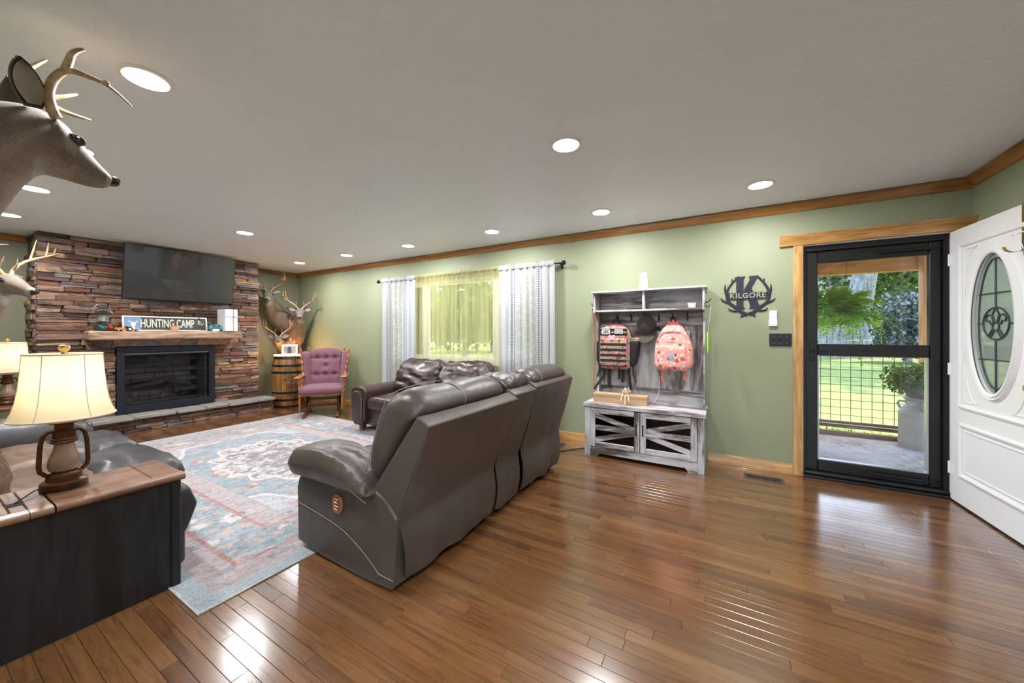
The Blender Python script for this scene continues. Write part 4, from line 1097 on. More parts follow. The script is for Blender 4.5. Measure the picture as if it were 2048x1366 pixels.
# firebox surround
q = MB()
q.box(-0.06, 0.03, -0.512, -0.439, 0.215, 1.089, b=0.003); q.box(-0.06, 0.03, 0.462, 0.532, 0.215, 1.089, b=0.003)
q.box(-0.06, 0.03, -0.439, 0.462, 1.012, 1.089, b=0.003); q.box(-0.06, 0.03, -0.439, 0.462, 0.215, 0.318, b=0.003)
sur = q.build('firebox_surround', M['bluish_black'], FP)
q = MB(); q.prism([(-0.06, 1.01), (0.012, 1.01), (0.02, 0.985), (0.012, 0.978), (-0.06, 0.985)], -0.437, 0.46, 'y'); bm_fix(q)
q2 = MB()
for v in q.v: q2.v.append(Vector((v.x, v.y, v.z)))
q2.f = q.f; q2.build('hood', M['black'], sur)
q = MB(); q.box(-0.012, -0.006, -0.437, 0.46, 0.32, 0.985); q.build('glass_front', M['dark_glass'], FP, None)
fb = MB(); fb.box(-0.42, -0.06, -0.45, 0.47, 0.28, 0.31); fb.box(-0.42, -0.06, -0.45, -0.44, 0.31, 1.03); fb.box(-0.42, -0.06, 0.46, 0.47, 0.31, 1.03); fb.box(-0.42, -0.06, -0.45, 0.47, 1.02, 1.03); fb.box(-0.42, -0.41, -0.45, 0.47, 0.31, 1.03)
FB = fb.build('firebox', plain('soot_mortar', (0.12, 0.115, 0.115), 0.9), FP, None)
bk_ = MB(); bk_.box(-0.01, 0.012, -0.1, 0.1, -0.036, 0.036, b=0.004); bme = bk_.mesh('brick', None); bme.materials.append(plain('grey_fire_brick', (0.4, 0.385, 0.39), 0.85, var=0.25))
for r in range(9):
    zc = 0.35 + r*0.078
    if zc > 1.0: break
    y = -0.35 - (0.1 if r % 2 else 0)
    while y < 0.47:
        o = link('brick', bme, None, FB); o.location = (-0.4, max(-0.33, min(0.355, y)), zc); y += 0.207
    for x in (-0.13, -0.3):
        o = link('brick', bme, None, FB); o.location = (x, 0.45, zc); o.rotation_euler = (0, 0, math.pi/2); o.scale = (1, 0.78, 1)
        o = link('brick', bme, None, FB); o.location = (x, -0.43, zc); o.rotation_euler = (0, 0, math.pi/2); o.scale = (1, 0.78, 1)
for (a, b, r) in (((-0.2, -0.32, 0.42), (-0.2, -0.05, 0.43), 0.045), ((-0.25, -0.3, 0.52), (-0.22, 0.02, 0.58), 0.035), ((-0.2, 0.12, 0.43), (-0.2, 0.33, 0.44), 0.042), ((-0.25, 0.04, 0.6), (-0.18, 0.3, 0.5), 0.036), ((-0.3, -0.3, 0.6), (-0.28, 0.16, 0.62), 0.03)):
    a, b = Vector(a), Vector(b); mb = MB()
    pts = [a.lerp(b, k/6) + Vector((rs.uniform(-0.006, 0.006), 0, rs.uniform(-0.006, 0.006))) for k in range(7)]
    mb.tube(pts, [r*rs.uniform(0.9, 1.1) for _ in pts], 10); lg = mb.build('log', M['log'], FP)
    mb = MB(); d = (b-a).normalized(); mb.tube([b - d*0.002, b + d*0.003], r*0.8, 10); mb.build('log_end', M['log_end'], lg)
q = MB()
for k in range(6): q.tube([(-0.28, -0.27+k*0.11, 0.36), (-0.14, -0.27+k*0.11, 0.36), (-0.12, -0.27+k*0.11, 0.44)], 0.007, 6)
q.tube([(-0.2, -0.3, 0.35), (-0.2, 0.33, 0.35)], 0.007, 6); q.build('grate', M['black'], FP)
q = MB(); q.grid(lambda u, v: (-0.4+0.33*v, -0.43+0.88*u, 0.312+0.02*nz(u*40, v*14, 3)+0.012), 60, 20); q.build('ember_bed', M['log'], FP)
# mantel log and corbel stones
def mant(x, y, z, p):
    w = 0.02*nz(p.x*5, p.y*3.5, p.z*6) + 0.008*nz(p.x*16, p.y*12, p.z*18)
    return p + Vector((w*1.2, 0.012*nz(p.x*7, p.y, p.z*9), w*0.6*(1 if z < 0 else 0.4)))
q = MB(); q.soft((0.125, -0.005, 1.244), (0.15, 0.79, 0.054), 0.02, 14, mant); q.build('mantel', M['mantel'], FP, 50)
ys = [-0.775, -0.56, -0.33, -0.12, 0.09, 0.29, 0.5, 0.73]
for a, b in zip(ys, ys[1:]):
    l0 = 0.1 if a == ys[0] else 0; r0 = 0.08 if b == ys[-1] else 0
    mb = MB(); pr = rs.uniform(-0.01, 0.015)
    vs = [(-0.03, a+l0, 1.098), (0.05+pr, a+l0, 1.098), (0.05+pr, b-r0-0.004, 1.098), (-0.03, b-r0-0.004, 1.098), (-0.03, a, 1.196), (0.17+pr, a, 1.196), (0.17+pr, b-0.004, 1.196), (-0.03, b-0.004, 1.196)]
    mb.add(vs, [(0,3,2,1),(4,5,6,7),(0,1,5,4),(1,2,6,5),(2,3,7,6),(3,0,4,7)]); mb.build('corbel_stone', M['stone'], FP, None)

# ---------------------------------------------------------------- television
TV = thing('television', 'large flat screen television mounted on the stone chimney', 'television', (-6.565, 2.11, 2.06))
RT = T(ry=9.6)
q = MB(); q.box(-0.028, 0.0, -0.605, 0.605, -0.352, 0.352, b=0.004, M=RT); q.box(-0.055, -0.028, -0.4, 0.4, -0.28, 0.16, b=0.01, M=RT); q.build('tv_body', M['black'], TV)
q = MB(); q.box(-0.001, 0.0022, -0.597, 0.597, -0.335, 0.346, M=RT); q.build('screen', M['screen'], TV, None)
q = MB(); q.box(-0.02, 0.002, -0.03, 0.03, -0.366, -0.352, b=0.002, M=RT); q.build('sensor', M['black'], TV)
q = MB(); q.box(-0.2, -0.05, -0.2, 0.2, -0.15, 0.15, b=0.01); q.build('bracket', M['black'], TV)
q = MB(); q.tube([(-0.06, 0.1, -0.3), (-0.06, 0.12, -0.4), (-0.08, 0.24, -0.44), (-0.1, 0.19, -0.5), (-0.1, 0.2, -0.58), (-0.1, 0.26, -0.64), (-0.1, 0.36, -0.68)], 0.005, 6); q.build('cable', M['black_mat'], TV)

# ---------------------------------------------------------------- things on the mantel
MZ = 1.297
def mpos(px, x): p = onx(px, 660, x); return (p.x, p.y, MZ)
ln_ = thing('camping_lantern', 'dark green camping lantern at the left end of the mantel', 'lantern', mpos(206, -6.58))
q = MB(); q.lathe([(0.07, 0), (0.078, 0.01), (0.08, 0.05), (0.07, 0.07), (0.03, 0.085), (0.028, 0.115), (0, 0.115)], 24, cap=False); q.build('fuel_tank', M['lantern_green'], ln_)
q = MB(); q.lathe([(0.05, 0.115), (0.055, 0.12), (0.055, 0.128), (0.05, 0.13)], 20); q.build('collar', M['steel'], ln_)
q = MB(); q.lathe([(0.046, 0.13), (0.05, 0.165), (0.046, 0.205)], 20, cap=False); q.build('globe', M['lantern_glass'], ln_)
q = MB(); q.lathe([(0.016, 0.13), (0.018, 0.16), (0.014, 0.185)], 12); q.build('mantle_sock', M['cream'], ln_)
q = MB(); q.lathe([(0.085, 0.205), (0.088, 0.212), (0.06, 0.228), (0.045, 0.235), (0.03, 0.25), (0, 0.255)], 24, cap=False); q.build('cap', M['lantern_green'], ln_)
q = MB(); q.tube([(0, -0.075, 0.21), (0, -0.085, 0.27), (0, -0.05, 0.32), (0, 0.0, 0.335), (0, 0.05, 0.31), (0, 0.075, 0.21)], 0.0025, 6); q.build('bail', M['steel'], ln_)
q = MB(); q.tube([(0.07, 0.035, 0.05), (0.1, 0.05, 0.05)], 0.018, 10); q.build('valve_knob', M['red'], ln_)

tr = thing('toy_tractor', 'small orange toy tractor beside the camping lantern', 'toy', mpos(255, -6.53))
q = MB(); q.box(-0.025, 0.025, -0.11, -0.02, 0.015, 0.045, b=0.006); q.box(-0.02, 0.02, -0.02, 0.09, 0.01, 0.03, b=0.004); q.build('body', M['orange'], tr)
for y, r in ((-0.085, 0.014), (0.015, 0.026), (0.08, 0.012)):
    for s in (-1, 1):
        w = MB(); w.lathe([(r, -0.008), (r, 0.008)], 18, T(s*0.028, y, r, ry=90)); wo_ = w.build('wheel', M['black_mat'], tr)
        w = MB(); w.lathe([(r*0.55, -0.009), (r*0.55, 0.009)], 14, T(s*0.028, y, r, ry=90)); w.build('hub', M['white'], wo_)
q = MB(); q.tube([(0, -0.03, 0.04), (0, -0.02, 0.065)], 0.004, 6); q.box(-0.012, 0.012, -0.015, 0.005, 0.03, 0.06, b=0.003); q.build('seat', M['black_mat'], tr)

ya, yb = onx(244, 660, -6.66).y, onx(414, 660, -6.66).y
hs = thing('road_sign', 'green hunting camp street sign in a white frame on the mantel', 'sign', (-6.66, (ya+yb)/2, MZ))
Ls = (yb-ya)/2; RM = T(ry=-8)
q = MB(); q.box(0, 0.012, -Ls, Ls, 0, 0.195, M=RM); q.build('panel', M['sign_green'], hs, None)
q = MB()
for a, b, c, d in ((-Ls, -Ls+0.018, 0, 0.2), (Ls-0.018, Ls, 0, 0.2), (-Ls+0.018, Ls-0.018, 0, 0.016), (-Ls+0.018, Ls-0.018, 0.184, 0.2)): q.box(-0.002, 0.022, a, b, c, d, M=RM)
q.build('frame', M['white'], hs, None)
def lettering(parent, txt, size, cy, cz, x, mat, RM, name='lettering', ext=0.0015, space=1.0, wid=None, off=0.0):
    vs, fs = text_data(txt, size, ext, space=space, off=off)
    if wid:
        xs = [v.x for v in vs]; k = wid/(max(xs)-min(xs)); vs = [Vector((v.x*k, v.y, v.z)) for v in vs]
    mm = MB(); mm.add([(x + v.z, cy + v.x, cz + v.y) for v in vs], fs, RM)
    return mm.build(name, mat, parent, None)
lettering(hs, 'HUNTING CAMP', 0.16, 0.02*Ls, 0.1, 0.014, M['cream'], RM, wid=Ls*1.27, off=0.002)
lettering(hs, 'RD.', 0.1, 0.845*Ls, 0.12, 0.014, M['cream'], RM, wid=0.18*Ls)
q = MB(); q.box(0.0125, 0.0135, -Ls+0.02, -Ls+0.175, 0.018, 0.182, M=RM); q.build('picture_panel', M['sign_blue'], hs, None)
dp = [(0, 0), (0.035, 0.0), (0.03, 0.04), (0.045, 0.07), (0.036, 0.085), (0.06, 0.1), (0.062, 0.13), (0.054, 0.11), (0.034, 0.095), (0.036, 0.125), (0.028, 0.095), (0.018, 0.1), (0.01, 0.095), (0.0, 0.125), (0.002, 0.095), (-0.018, 0.11), (-0.028, 0.132), (-0.024, 0.1), (0.0, 0.085), (-0.01, 0.07), (0.004, 0.045)]
mm = MB(); n = len(dp); mm.add([(0.0142, -Ls+0.085+a, 0.02+b) for a, b in dp] + [(0.016, -Ls+0.085+a, 0.02+b) for a, b in dp], [tuple(range(n)), tuple(range(2*n-1, n-1, -1))] + [(i, n+i, n+(i+1) % n, (i+1) % n) for i in range(n)], RM); bm_fix(mm); mm.build('stag_emblem', M['cream'], hs, None)

cd_ = thing('candle_jar', 'small lit candle jar in front of the road sign', 'candle', mpos(350, -6.54))
q = MB(); q.lathe([(0.035, 0), (0.045, 0.03), (0.05, 0.07), (0.046, 0.07), (0.04, 0.03), (0, 0.02)], 20, cap=False); q.build('jar', plain('peach_glass', (0.75, 0.42, 0.25), 0.3), cd_)
q = MB(); q.lathe([(0.042, 0.022), (0.044, 0.055), (0, 0.057)], 18, cap=False); q.build('wax', M['flame'], cd_)
gc = thing('game_controller', 'teal game controller on its stand beside the white console', 'game controller', mpos(431, -6.54))
def gde(x, y, z, p): return p + Vector((0.012*abs(y)**2, 0, -0.035*abs(y)**3 * (1 if z < 0.5 else 0.4)))
q = MB(); q.soft((0, 0, 0.07), (0.03, 0.078, 0.03), 0.022, 6, gde, M=T(ry=-20)); q.build('shell', M['teal'], gc, 60)
q = MB(); q.box(-0.03, 0.03, -0.045, 0.045, 0, 0.035, b=0.008); q.build('stand', M['white_plastic'], gc)
for s in (-1, 1):
    q = MB(); q.lathe([(0.01, 0), (0.01, 0.01), (0.013, 0.014), (0, 0.016)], 12, T(0.028, s*0.03, 0.075, ry=70), cap=False); q.build('thumbstick', M['black_mat'], gc)
ps = thing('game_console', 'upright white game console at the right end of the mantel', 'game console', mpos(459, -6.58))
q = MB(); q.box(-0.1, 0.1, -0.115, -0.004, 0.002, 0.335, b=0.006, M=T(rz=8)); q.box(-0.1, 0.1, 0.004, 0.06, 0.002, 0.335, b=0.006, M=T(rz=8))
q.build('side_shell', M['white_plastic'], ps)
q = MB(); q.box(-0.09, 0.09, -0.11, 0.05, 0.0, 0.33, b=0.004, M=T(rz=8)); q.build('core', M['black'], ps)
q = MB(); q.box(0.0995, 0.1015, -0.115, 0.06, 0.215, 0.221, M=T(rz=8)); q.build('seam', M['black_mat'], ps, None)
# ---------------------------------------------------------------- seating
def bevel_mb(m, w, seg=3, ang=25):
    bm = bmesh.new(); vs = [bm.verts.new(v) for v in m.v]
    for f in m.f:
        try: bm.faces.new([vs[i] for i in f])
        except ValueError: pass
    bmesh.ops.recalc_face_normals(bm, faces=bm.faces)
    es = [e for e in bm.edges if len(e.link_faces) == 2 and e.calc_face_angle() > R_(ang)]
    bmesh.ops.bevel(bm, geom=es, offset=w, segments=seg, affect='EDGES', profile=0.6, clamp_overlap=True)
    bm.verts.index_update()
    m.v = [v.co.copy() for v in bm.verts]; m.f = [[v.index for v in f.verts] for f in bm.faces]; bm.free()
    return m
def smooth_poly(poly, it=2):
    for _ in range(it):
        o = []
        for i in range(len(poly)):
            a, b = Vector(poly[i]), Vector(poly[(i+1) % len(poly)])
            o += [a*0.75 + b*0.25, a*0.25 + b*0.75]
        poly = o
    return [(p[0], p[1]) for p in poly]
def loft(m, prof, y0, y1, n=20, power=6, de=None, shrink=0.35):
    """profile in x,z lofted along y with pillow-like rounded ends"""
    cx = sum(p[0] for p in prof)/len(prof); cz = sum(p[1] for p in prof)/len(prof)
    k = len(prof); vs = []; fs = []
    ts = [0.5 - 0.5*math.cos(math.pi*i/n) for i in range(n+1)]
    for t in ts:
        e = abs(2*t-1); s = shrink + (1-shrink)*max(0.0, 1 - e**power)**0.5
        for p in prof:
            q = Vector((cx + (p[0]-cx)*s, y0 + (y1-y0)*t, cz + (p[1]-cz)*s))
            if de: q = Vector(de(t, q))
            vs.append(q)
    for i in range(n):
        for j in range(k):
            fs.append((i*k+j, i*k+(j+1) % k, (i+1)*k+(j+1) % k, (i+1)*k+j))
    fs.append(tuple(range(k-1, -1, -1))); fs.append(tuple(n*k+j for j in range(k)))
    t_ = MB(); t_.add(vs, fs); bm_fix(t_)
    m.add(t_.v, t_.f)
    return m

# ---- grey leather reclining sofa, back towards the viewer
SX, SY = -1.8, 2.2
GS = thing('reclining_sofa', 'grey leather reclining sofa seen from behind with padded headrests', 'sofa', (SX, SY, 0))
def L(x, y, z): return Vector((x-SX, y-SY, z))
side = [(-2.2, 0.04), (-2.21, 0.36), (-2.19, 0.42), (-2.12, 0.46), (-1.52, 0.478), (-1.44, 0.445), (-1.362, 0.375), (-1.375, 0.2), (-1.392, 0.02), (-1.6, 0.005), (-1.95, 0.012)]
for ya, yb in ((1.235, 1.40), (3.03, 3.19)):
    m = MB(); m.prism([(a-SX, b) for a, b in side], ya-SY, yb-SY, 'y'); bevel_mb(m, 0.018); m.build('side_panel', M['grey_leather'], GS, 60)
def arm_pad(y0, y1):
    def de(x, y, z, p):
        arch = 0.085*(1 - (x*1.0+0.05)**2) - 0.028*x
        w = 0.010*math.sin(x*26 + y*3 + 3*nz(x*2, y*2, 1))*(0.35+0.65*max(0, z))*(1-abs(x)*0.5)*max(0, x+0.35)
        w += 0.008*nz(x*5, y*4, z*2)
        return p + Vector((0, 0.012*y*(1-abs(z)), arch*(0.55+0.45*z) + w))
    m = MB(); m.soft(L(-1.875, (y0+y1)/2, 0.487), (0.36, (y1-y0)/2, 0.058), 0.056, 16, de); return m.build('armrest_pad', M['grey_leather'], GS, 60)
arm_pad(1.185, 1.43); arm_pad(3.0, 3.225)
m = MB(); pts = []
for k in range(25):
    t = k/24; x = -2.2 + 0.815*t; z = 0.275 - 0.09*t - 0.19*max(0, (t-0.35)/0.65)**2.2
    pts.append(L(x, 1.231, max(0.075, z)))
m.tube(pts, 0.0022, 5); m.build('stitching', M['thread'], GS)
m = MB(); pts = [L(-2.235 + 0.7*k/20, 1.188 + 0.006*math.sin(k), 0.465 + 0.07*(1-((k/10-1)*1.0+0.05)**2) - 0.028*(k/10-1)) for k in range(21)]
m.tube(pts, 0.0022, 5); m.build('stitching', M['thread'], GS)
pl = MB(); pl.soft((0, 0, 0), (0.043, 0.007, 0.052), 0.006, 4, lambda x, y, z, p: p*1.0 if False else Vector((p.x*math.sqrt(max(0.2, 1-0.42*z*z)), p.y, p.z*math.sqrt(max(0.2, 1-0.42*x*x)))), M=Matrix.Translation(L(-1.805, 1.228, 0.35)))
plq = pl.build('control_plate', M['copper'], GS, 60); plq['label'] = 'copper power control plate with raised buttons'
for k in range(4):
    m = MB(); m.tube([L(-1.822 + 0.006*(k % 2), 1.219, 0.322+k*0.018), L(-1.793 + 0.006*(k % 2), 1.219, 0.322+k*0.018)], 0.005, 6); m.build('button', M['copper'], plq)
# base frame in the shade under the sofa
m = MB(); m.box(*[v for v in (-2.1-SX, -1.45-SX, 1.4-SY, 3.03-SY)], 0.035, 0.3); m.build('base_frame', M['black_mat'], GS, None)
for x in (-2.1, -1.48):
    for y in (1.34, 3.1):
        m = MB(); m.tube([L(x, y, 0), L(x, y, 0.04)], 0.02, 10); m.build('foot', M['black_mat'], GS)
# backs
def back(y0, y1, top, xs=0.0, puff=0.0, seed=0):
    prof = [(-1.165+xs, top-0.04), (-1.24+xs, top), (-1.56, 0.46), (-1.50, 0.36), (-1.37, 0.36)]
    m = MB(); m.prism([(a-SX, b) for a, b in prof], y0-SY, y1-SY, 'y'); bevel_mb(m, 0.012); b = m.build('back_shell', M['grey_leather_back'], GS, 50)
    def f(u, v):
        y = y0 + (y1-y0)*u + 0.06*max(0, v-0.55)/0.45*(1-u)*(1 if seed == 1 else 0.3)
        if v < 0.62:
            t = v/0.62; x = (-1.163+xs) + (-1.366-(-1.163+xs))*t; z = top-0.042 + (0.36-(top-0.042))*t
            x += 0.012*math.sin(math.pi*t)*(0.6+0.4*math.sin(math.pi*u))
        else:
            t = (v-0.62)/0.38; x = -1.366 - 0.02*t + 0.035*math.sin(t*math.pi*0.8); z = 0.36 - 0.31*t
        w = max(0, v-0.35)**1.2
        x += w*(0.05*nz(u*5+seed, v*1.2, seed) + 0.03*math.sin(u*17+seed*2+v*2)*max(0, v-0.5))
        edge = max(0, abs(u-0.5)*2-0.86)/0.14
        x -= 0.03*edge*max(0, v-0.6)
        return L(x, y + 0.02*nz(v*3, u*2, seed)*max(0, v-0.5), z)
    m = MB(); m.grid(f, 34, 30); n = len(m.v)
    m.v += [v - Vector((0.006, 0, 0)) for v in m.v]; m.f += [[i+n for i in q[::-1]] for q in list(m.f)]
    nu = 35
    border = [i for i in range(nu)] + [nu-1 + nu*j for j in range(1, 31)] + [30*nu + i for i in range(nu-2, -1, -1)] + [nu*j for j in range(29, 0, -1)]
    for i in range(len(border)):
        a, b2 = border[i], border[(i+1) % len(border)]; m.f.append([a, a+n, b2+n, b2])
    bm_fix(m)
    m.build('back_cover', M['grey_leather_back'], GS, 60)
back(1.245, 2.085, 0.885, 0.0, seed=1); back(2.11, 2.425, 0.9, -0.035, seed=4); back(2.475, 3.215, 0.905, -0.06, seed=7)
cush = [(-1.60, 0.47), (-1.635, 0.56), (-1.60, 0.7), (-1.535, 0.86), (-1.475, 0.955), (-1.40, 0.995), (-1.315, 0.995), (-1.245, 0.955), (-1.215, 0.9), (-1.27, 0.86), (-1.42, 0.68), (-1.54, 0.48)]
def back_cushion(y0, y1, seam, sd, dz=0.0, dx=0.0):
    def de(t, q):
        d = q - L(-1.40, 0, 0.78) ; d.y = 0
        g = 0.0
        for s in seam: g += math.exp(-((t-s)/0.022)**2)*0.05
        r = 0.012*nz(q.x*9, q.y*5+sd, q.z*9) + 0.006*math.sin(q.y*40 + q.z*30 + sd)*max(0, abs(2*t-1)-0.6)
        k = 1 - g + r*2.2
        return Vector((L(-1.40, 0, 0).x + d.x*k + dx, q.y, 0.78 + d.z*k + dz))
    m = MB(); loft(m, [(a-SX, b) for a, b in smooth_poly(cush, 2)], y0-SY, y1-SY, 44, 9, de, 0.5)
    return m.build('back_cushion', M['grey_leather'], GS, 70)
c1 = back_cushion(1.25, 2.06, (0.42,), 1.0); c2 = back_cushion(2.47, 3.2, (0.22,), 5.0, 0.0, -0.035)
def seam_loop(par, y, dz=0.0, dx=0.0, k=0.965):
    pr = smooth_poly(cush, 2)[6:40]
    m = MB(); m.tube([L(-1.40 + (a+1.40)*k + dx, y, 0.78 + (b-0.78)*k + dz) for a, b in pr], 0.0028, 6); m.build('seam', M['thread'], par)
seam_loop(c1, 1.25 + 0.81*0.435, k=0.975); seam_loop(c2, 2.47 + 0.73*0.235, 0, -0.035, k=0.975)
m = MB(); m.tube([L(-1.64 + 0.165*(k/12) + 0.04*max(0, k/12-0.7), 1.263 + 0.03*max(0, k/12-0.75), 0.50 + 0.46*(k/12)) for k in range(13)] + [L(-1.42, 1.33, 0.99), L(-1.40, 1.42, 1.003), L(-1.40, 1.58, 1.004)], 0.0025, 6); m.build('seam', M['thread'], c1)
def ce(x, y, z, p): return p + Vector((0, 0, 0.03*nz(x*3, y*3, 8) - 0.03*y*y*max(0, z)))
m = MB(); m.soft(L(-1.40, 2.265, 0.925), (0.15, 0.165, 0.055), 0.05, 8, ce, M=None); cc = m.build('console_pad', M['grey_leather'], GS, 60)
m = MB(); m.soft(L(-1.88, 2.265, 0.5), (0.28, 0.165, 0.1), 0.03, 6); m.build('console_box', M['grey_leather'], GS, 60)
for a, b in ((1.41, 2.09), (2.44, 3.02)):
    m = MB(); m.soft(L(-1.86, (a+b)/2, 0.39), (0.36, (b-a)/2, 0.085), 0.06, 8, lambda x, y, z, p: p + Vector((0, 0, 0.03*(1-x*x)*(1-y*y)*z + 0.008*nz(x*6, y*6, 2)))); m.build('seat_cushion', M['grey_leather'], GS, 60)
    m = MB(); m.soft(L(-2.235, (a+b)/2, 0.31), (0.05, (b-a)/2+0.01, 0.13), 0.04, 8, lambda x, y, z, p: p + Vector((-0.035*(1-(z+0.2)**2) - 0.01*math.sin(z*9), 0, 0))); m.build('footrest', M['grey_leather'], GS, 60)
    m = MB(); m.soft(L(-2.215, (a+b)/2, 0.14), (0.03, (b-a)/2, 0.07), 0.025, 6); m.build('footrest_flap', M['grey_leather'], GS, 60)

# ---- dark brown loveseat under the window
LX, LY = -3.26, 3.5
LS = thing('loveseat', 'dark oxblood leather loveseat with nailhead trim under the window', 'loveseat', (LX, LY, 0))
def P2(x, y, z): return Vector((x-LX, y-LY, z))
m = MB(); m.box(-0.96, 0.96, -0.37, 0.42, 0.09, 0.30); bevel_mb(m, 0.02); m.build('base', M['dark_leather'], LS, 60)
armp = [(-0.15, 0.085), (-0.15, 0.42), (-0.165, 0.47), (-0.16, 0.53), (-0.12, 0.57), (-0.05, 0.585), (0.05, 0.58), (0.11, 0.55), (0.135, 0.49), (0.12, 0.42), (0.12, 0.085)]
for s in (-1, 1):
    cx = s*0.845
    vs = smooth_poly([(cx - s*a*-1, b) for a, b in armp], 1)
    m = MB(); m.prism(vs, -0.44, 0.40, 'y'); bevel_mb(m, 0.022); m.build('arm', M['dark_leather'], LS, 60)
    m = MB(); fp = smooth_poly([(cx + s*a*0.74, 0.1 + (b-0.085)*0.86) for a, b in armp], 1); m.prism(fp, -0.452, -0.438, 'y'); bevel_mb(m, 0.006, 2); m.build('arm_front', M['dark_leather'], LS, 60)
    st = MB(); pth = [(cx + s*0.1, 0.12 + 0.32*k/20) for k in range(21)] + [(cx + s*(0.1 - 0.2*k/14), 0.46 + 0.06*math.sin(math.pi*k/14)) for k in range(1, 14)] + [(cx - s*0.1, 0.44 - 0.32*k/20) for k in range(21)]
    for (a, b) in pth: st.lathe([(0.0055, 0), (0.004, 0.004), (0, 0.005)], 6, T(a, -0.452, b, rx=90), cap=False)
    nh = tag(st.build('nailhead_trim', M['studs'], LS), kind='stuff')
    m = MB(); m.tube([(cx + s*0.16*math.cos(a)*0.95, -0.2, 0.43 + 0.16*math.sin(a)) for a in [R_(k) for k in range(0, 181, 15)]], 0.003, 5); m.build('seam', M['thread'], LS)
    for y in (-0.36, 0.33):
        m = MB(); m.lathe([(0.05, 0.09), (0.035, 0.0)], 4, T(s*0.83, y, 0, rz=45)); m.build('foot', M['oak_dark'], LS, None)
st = MB()
for k in range(70): st.lathe([(0.005, 0), (0.0035, 0.0035), (0, 0.004)], 6, T(-0.74 + k*1.48/69, -0.371, 0.115, rx=90), cap=False)
tag(st.build('nailhead_trim', M['studs'], LS), kind='stuff')
for s in (-1, 1):
    sd = 3.0 if s < 0 else 9.0
    m = MB(); m.soft((s*0.355, -0.09, 0.365), (0.352, 0.33, 0.085), 0.06, 9, lambda x, y, z, p, sd=sd: p + Vector((0, 0, 0.035*(1-x*x)*(1-y*y)*max(0, z) + 0.012*nz(x*4+sd, y*4, 2)))); m.build('seat_cushion', M['dark_leather'], LS, 60)
    def bc(x, y, z, p, s=s, sd=sd):
        fold = 0.018*nz(x*2.5+sd, z*5, y) + 0.012*math.sin(z*9 + x*3 + sd + 4*nz(x*1.2, z*1.5, sd)) * (1-abs(z)*0.4)
        top = 0.03*nz(x*2.4+sd, y*2, 4)*max(0, z)
        return p + Vector((0.02*nz(z*3, sd, 1), 0.10*z - (0.05*(1-x*x)*(1-z*z) + fold)*(1 if y < 0 else 0.2), top - 0.02*max(0, z)*abs(x)**4))
    m = MB(); m.soft((s*0.385 - 0.01, 0.235, 0.675), (0.385, 0.125, 0.225), 0.1, 16, bc); m.build('back_cushion', M['dark_leather'], LS, 70)
m = MB(); m.box(-0.8, 0.8, 0.33, 0.43, 0.25, 0.76); bevel_mb(m, 0.03); m.build('back_frame', M['dark_leather'], LS, 60)

# ---- brown leather sofa with wooden console arm, along the rear wall (front faces the window)
BS = thing('console_sofa', 'brown leather sofa with wood-topped console arm in the left foreground', 'sofa', (-3.6, 0.25, 0))
def P3(x, y, z): return Vector((x+3.6, y-0.25, z))
def bx3(nm, x0, x1, y0, y1, z0, z1, mat, b=0.0, sm=40):
    m = MB(); m.box(x0+3.6, x1+3.6, y0-0.25, y1-0.25, z0, z1, b=b); return m.build(nm, mat, BS, sm)
bx3('console_panel', -2.41, -2.388, -0.16, 0.745, 0.0, 0.532, M['black_oak'], 0.002)
bx3('corner_post', -2.40, -2.378, 0.715, 0.752, 0.0, 0.532, M['black_oak'], 0.004)
bx3('console_body', -2.745, -2.41, -0.15, 0.735, 0.03, 0.532, M['black_oak'], 0.004)
# wooden top made of separate boards
tops = [(0.655, 0.765), (0.352, 0.653), (0.286, 0.346), (0.244, 0.284), (-0.16, 0.242)]
for i, (a, b) in enumerate(tops):
    bx3('top_board', -2.74, -2.42, a, b, 0.532, 0.565, M['console_top'], 0.003)
for i, (a, b) in enumerate(((0.352, 0.765), (0.286, 0.346), (-0.16, 0.284))):
    m = MB(); pr = [(-2.42, 0.532), (-2.375, 0.532), (-2.364, 0.54), (-2.362, 0.55), (-2.368, 0.561), (-2.38, 0.565), (-2.42, 0.565)]
    m.prism([(x+3.6, z) for x, z in pr], a-0.25, b-0.25, 'y'); bm_fix(m); m.build('nosing', M['console_top'], BS, 40)
m = MB(); m.box(-2.55+3.6, -2.5+3.6, 0.246-0.25, 0.284-0.25, 0.5652, 0.567); m.build('cord_hole', M['black_mat'], BS, None)
def se(x, y, z, p): return p + Vector((0, 0, 0.025*(1-x*x)*max(0, z) + 0.012*math.sin(x*22 + 2*nz(x*2, y*3, 1))*max(0, z)*(0.4+0.6*abs(nz(y*2, x, 5))) + 0.01*nz(x*5, y*5, 3)))
def softp(nm, x0, x1, y0, y1, z0, z1, r, mat, de=None, n=10):
    m = MB(); m.soft(P3((x0+x1)/2, (y0+y1)/2, (z0+z1)/2), ((x1-x0)/2, (y1-y0)/2, (z1-z0)/2), r, n, de); return m.build(nm, mat, BS, 70)
softp('side_bolster', -2.87, -2.745, -0.1, 0.82, 0.3, 0.535, 0.05, M['brown_leather'])
def wr(seed, amp=0.014):
    return lambda x, y, z, p: p + Vector((0, 0.01*nz(x*4, z*3, seed), (0.03*(1-x*x)*(1-y*y*0.6) + amp*0.55*math.sin(y*13 + 5*nz(x*0.8, y*2.0, seed))*(0.3+0.7*nz(x*1.1+seed, y*3, 3)**2*4) + 0.008*nz(x*3, y*3, seed))*max(0, z)))
softp('seat_cushion', -3.58, -2.86, 0.1, 0.72, 0.3, 0.475, 0.06, M['brown_leather'], wr(2.0), 18)
softp('seat_cushion', -4.32, -3.6, 0.1, 0.72, 0.3, 0.475, 0.06, M['brown_leather'], wr(6.0), 18)
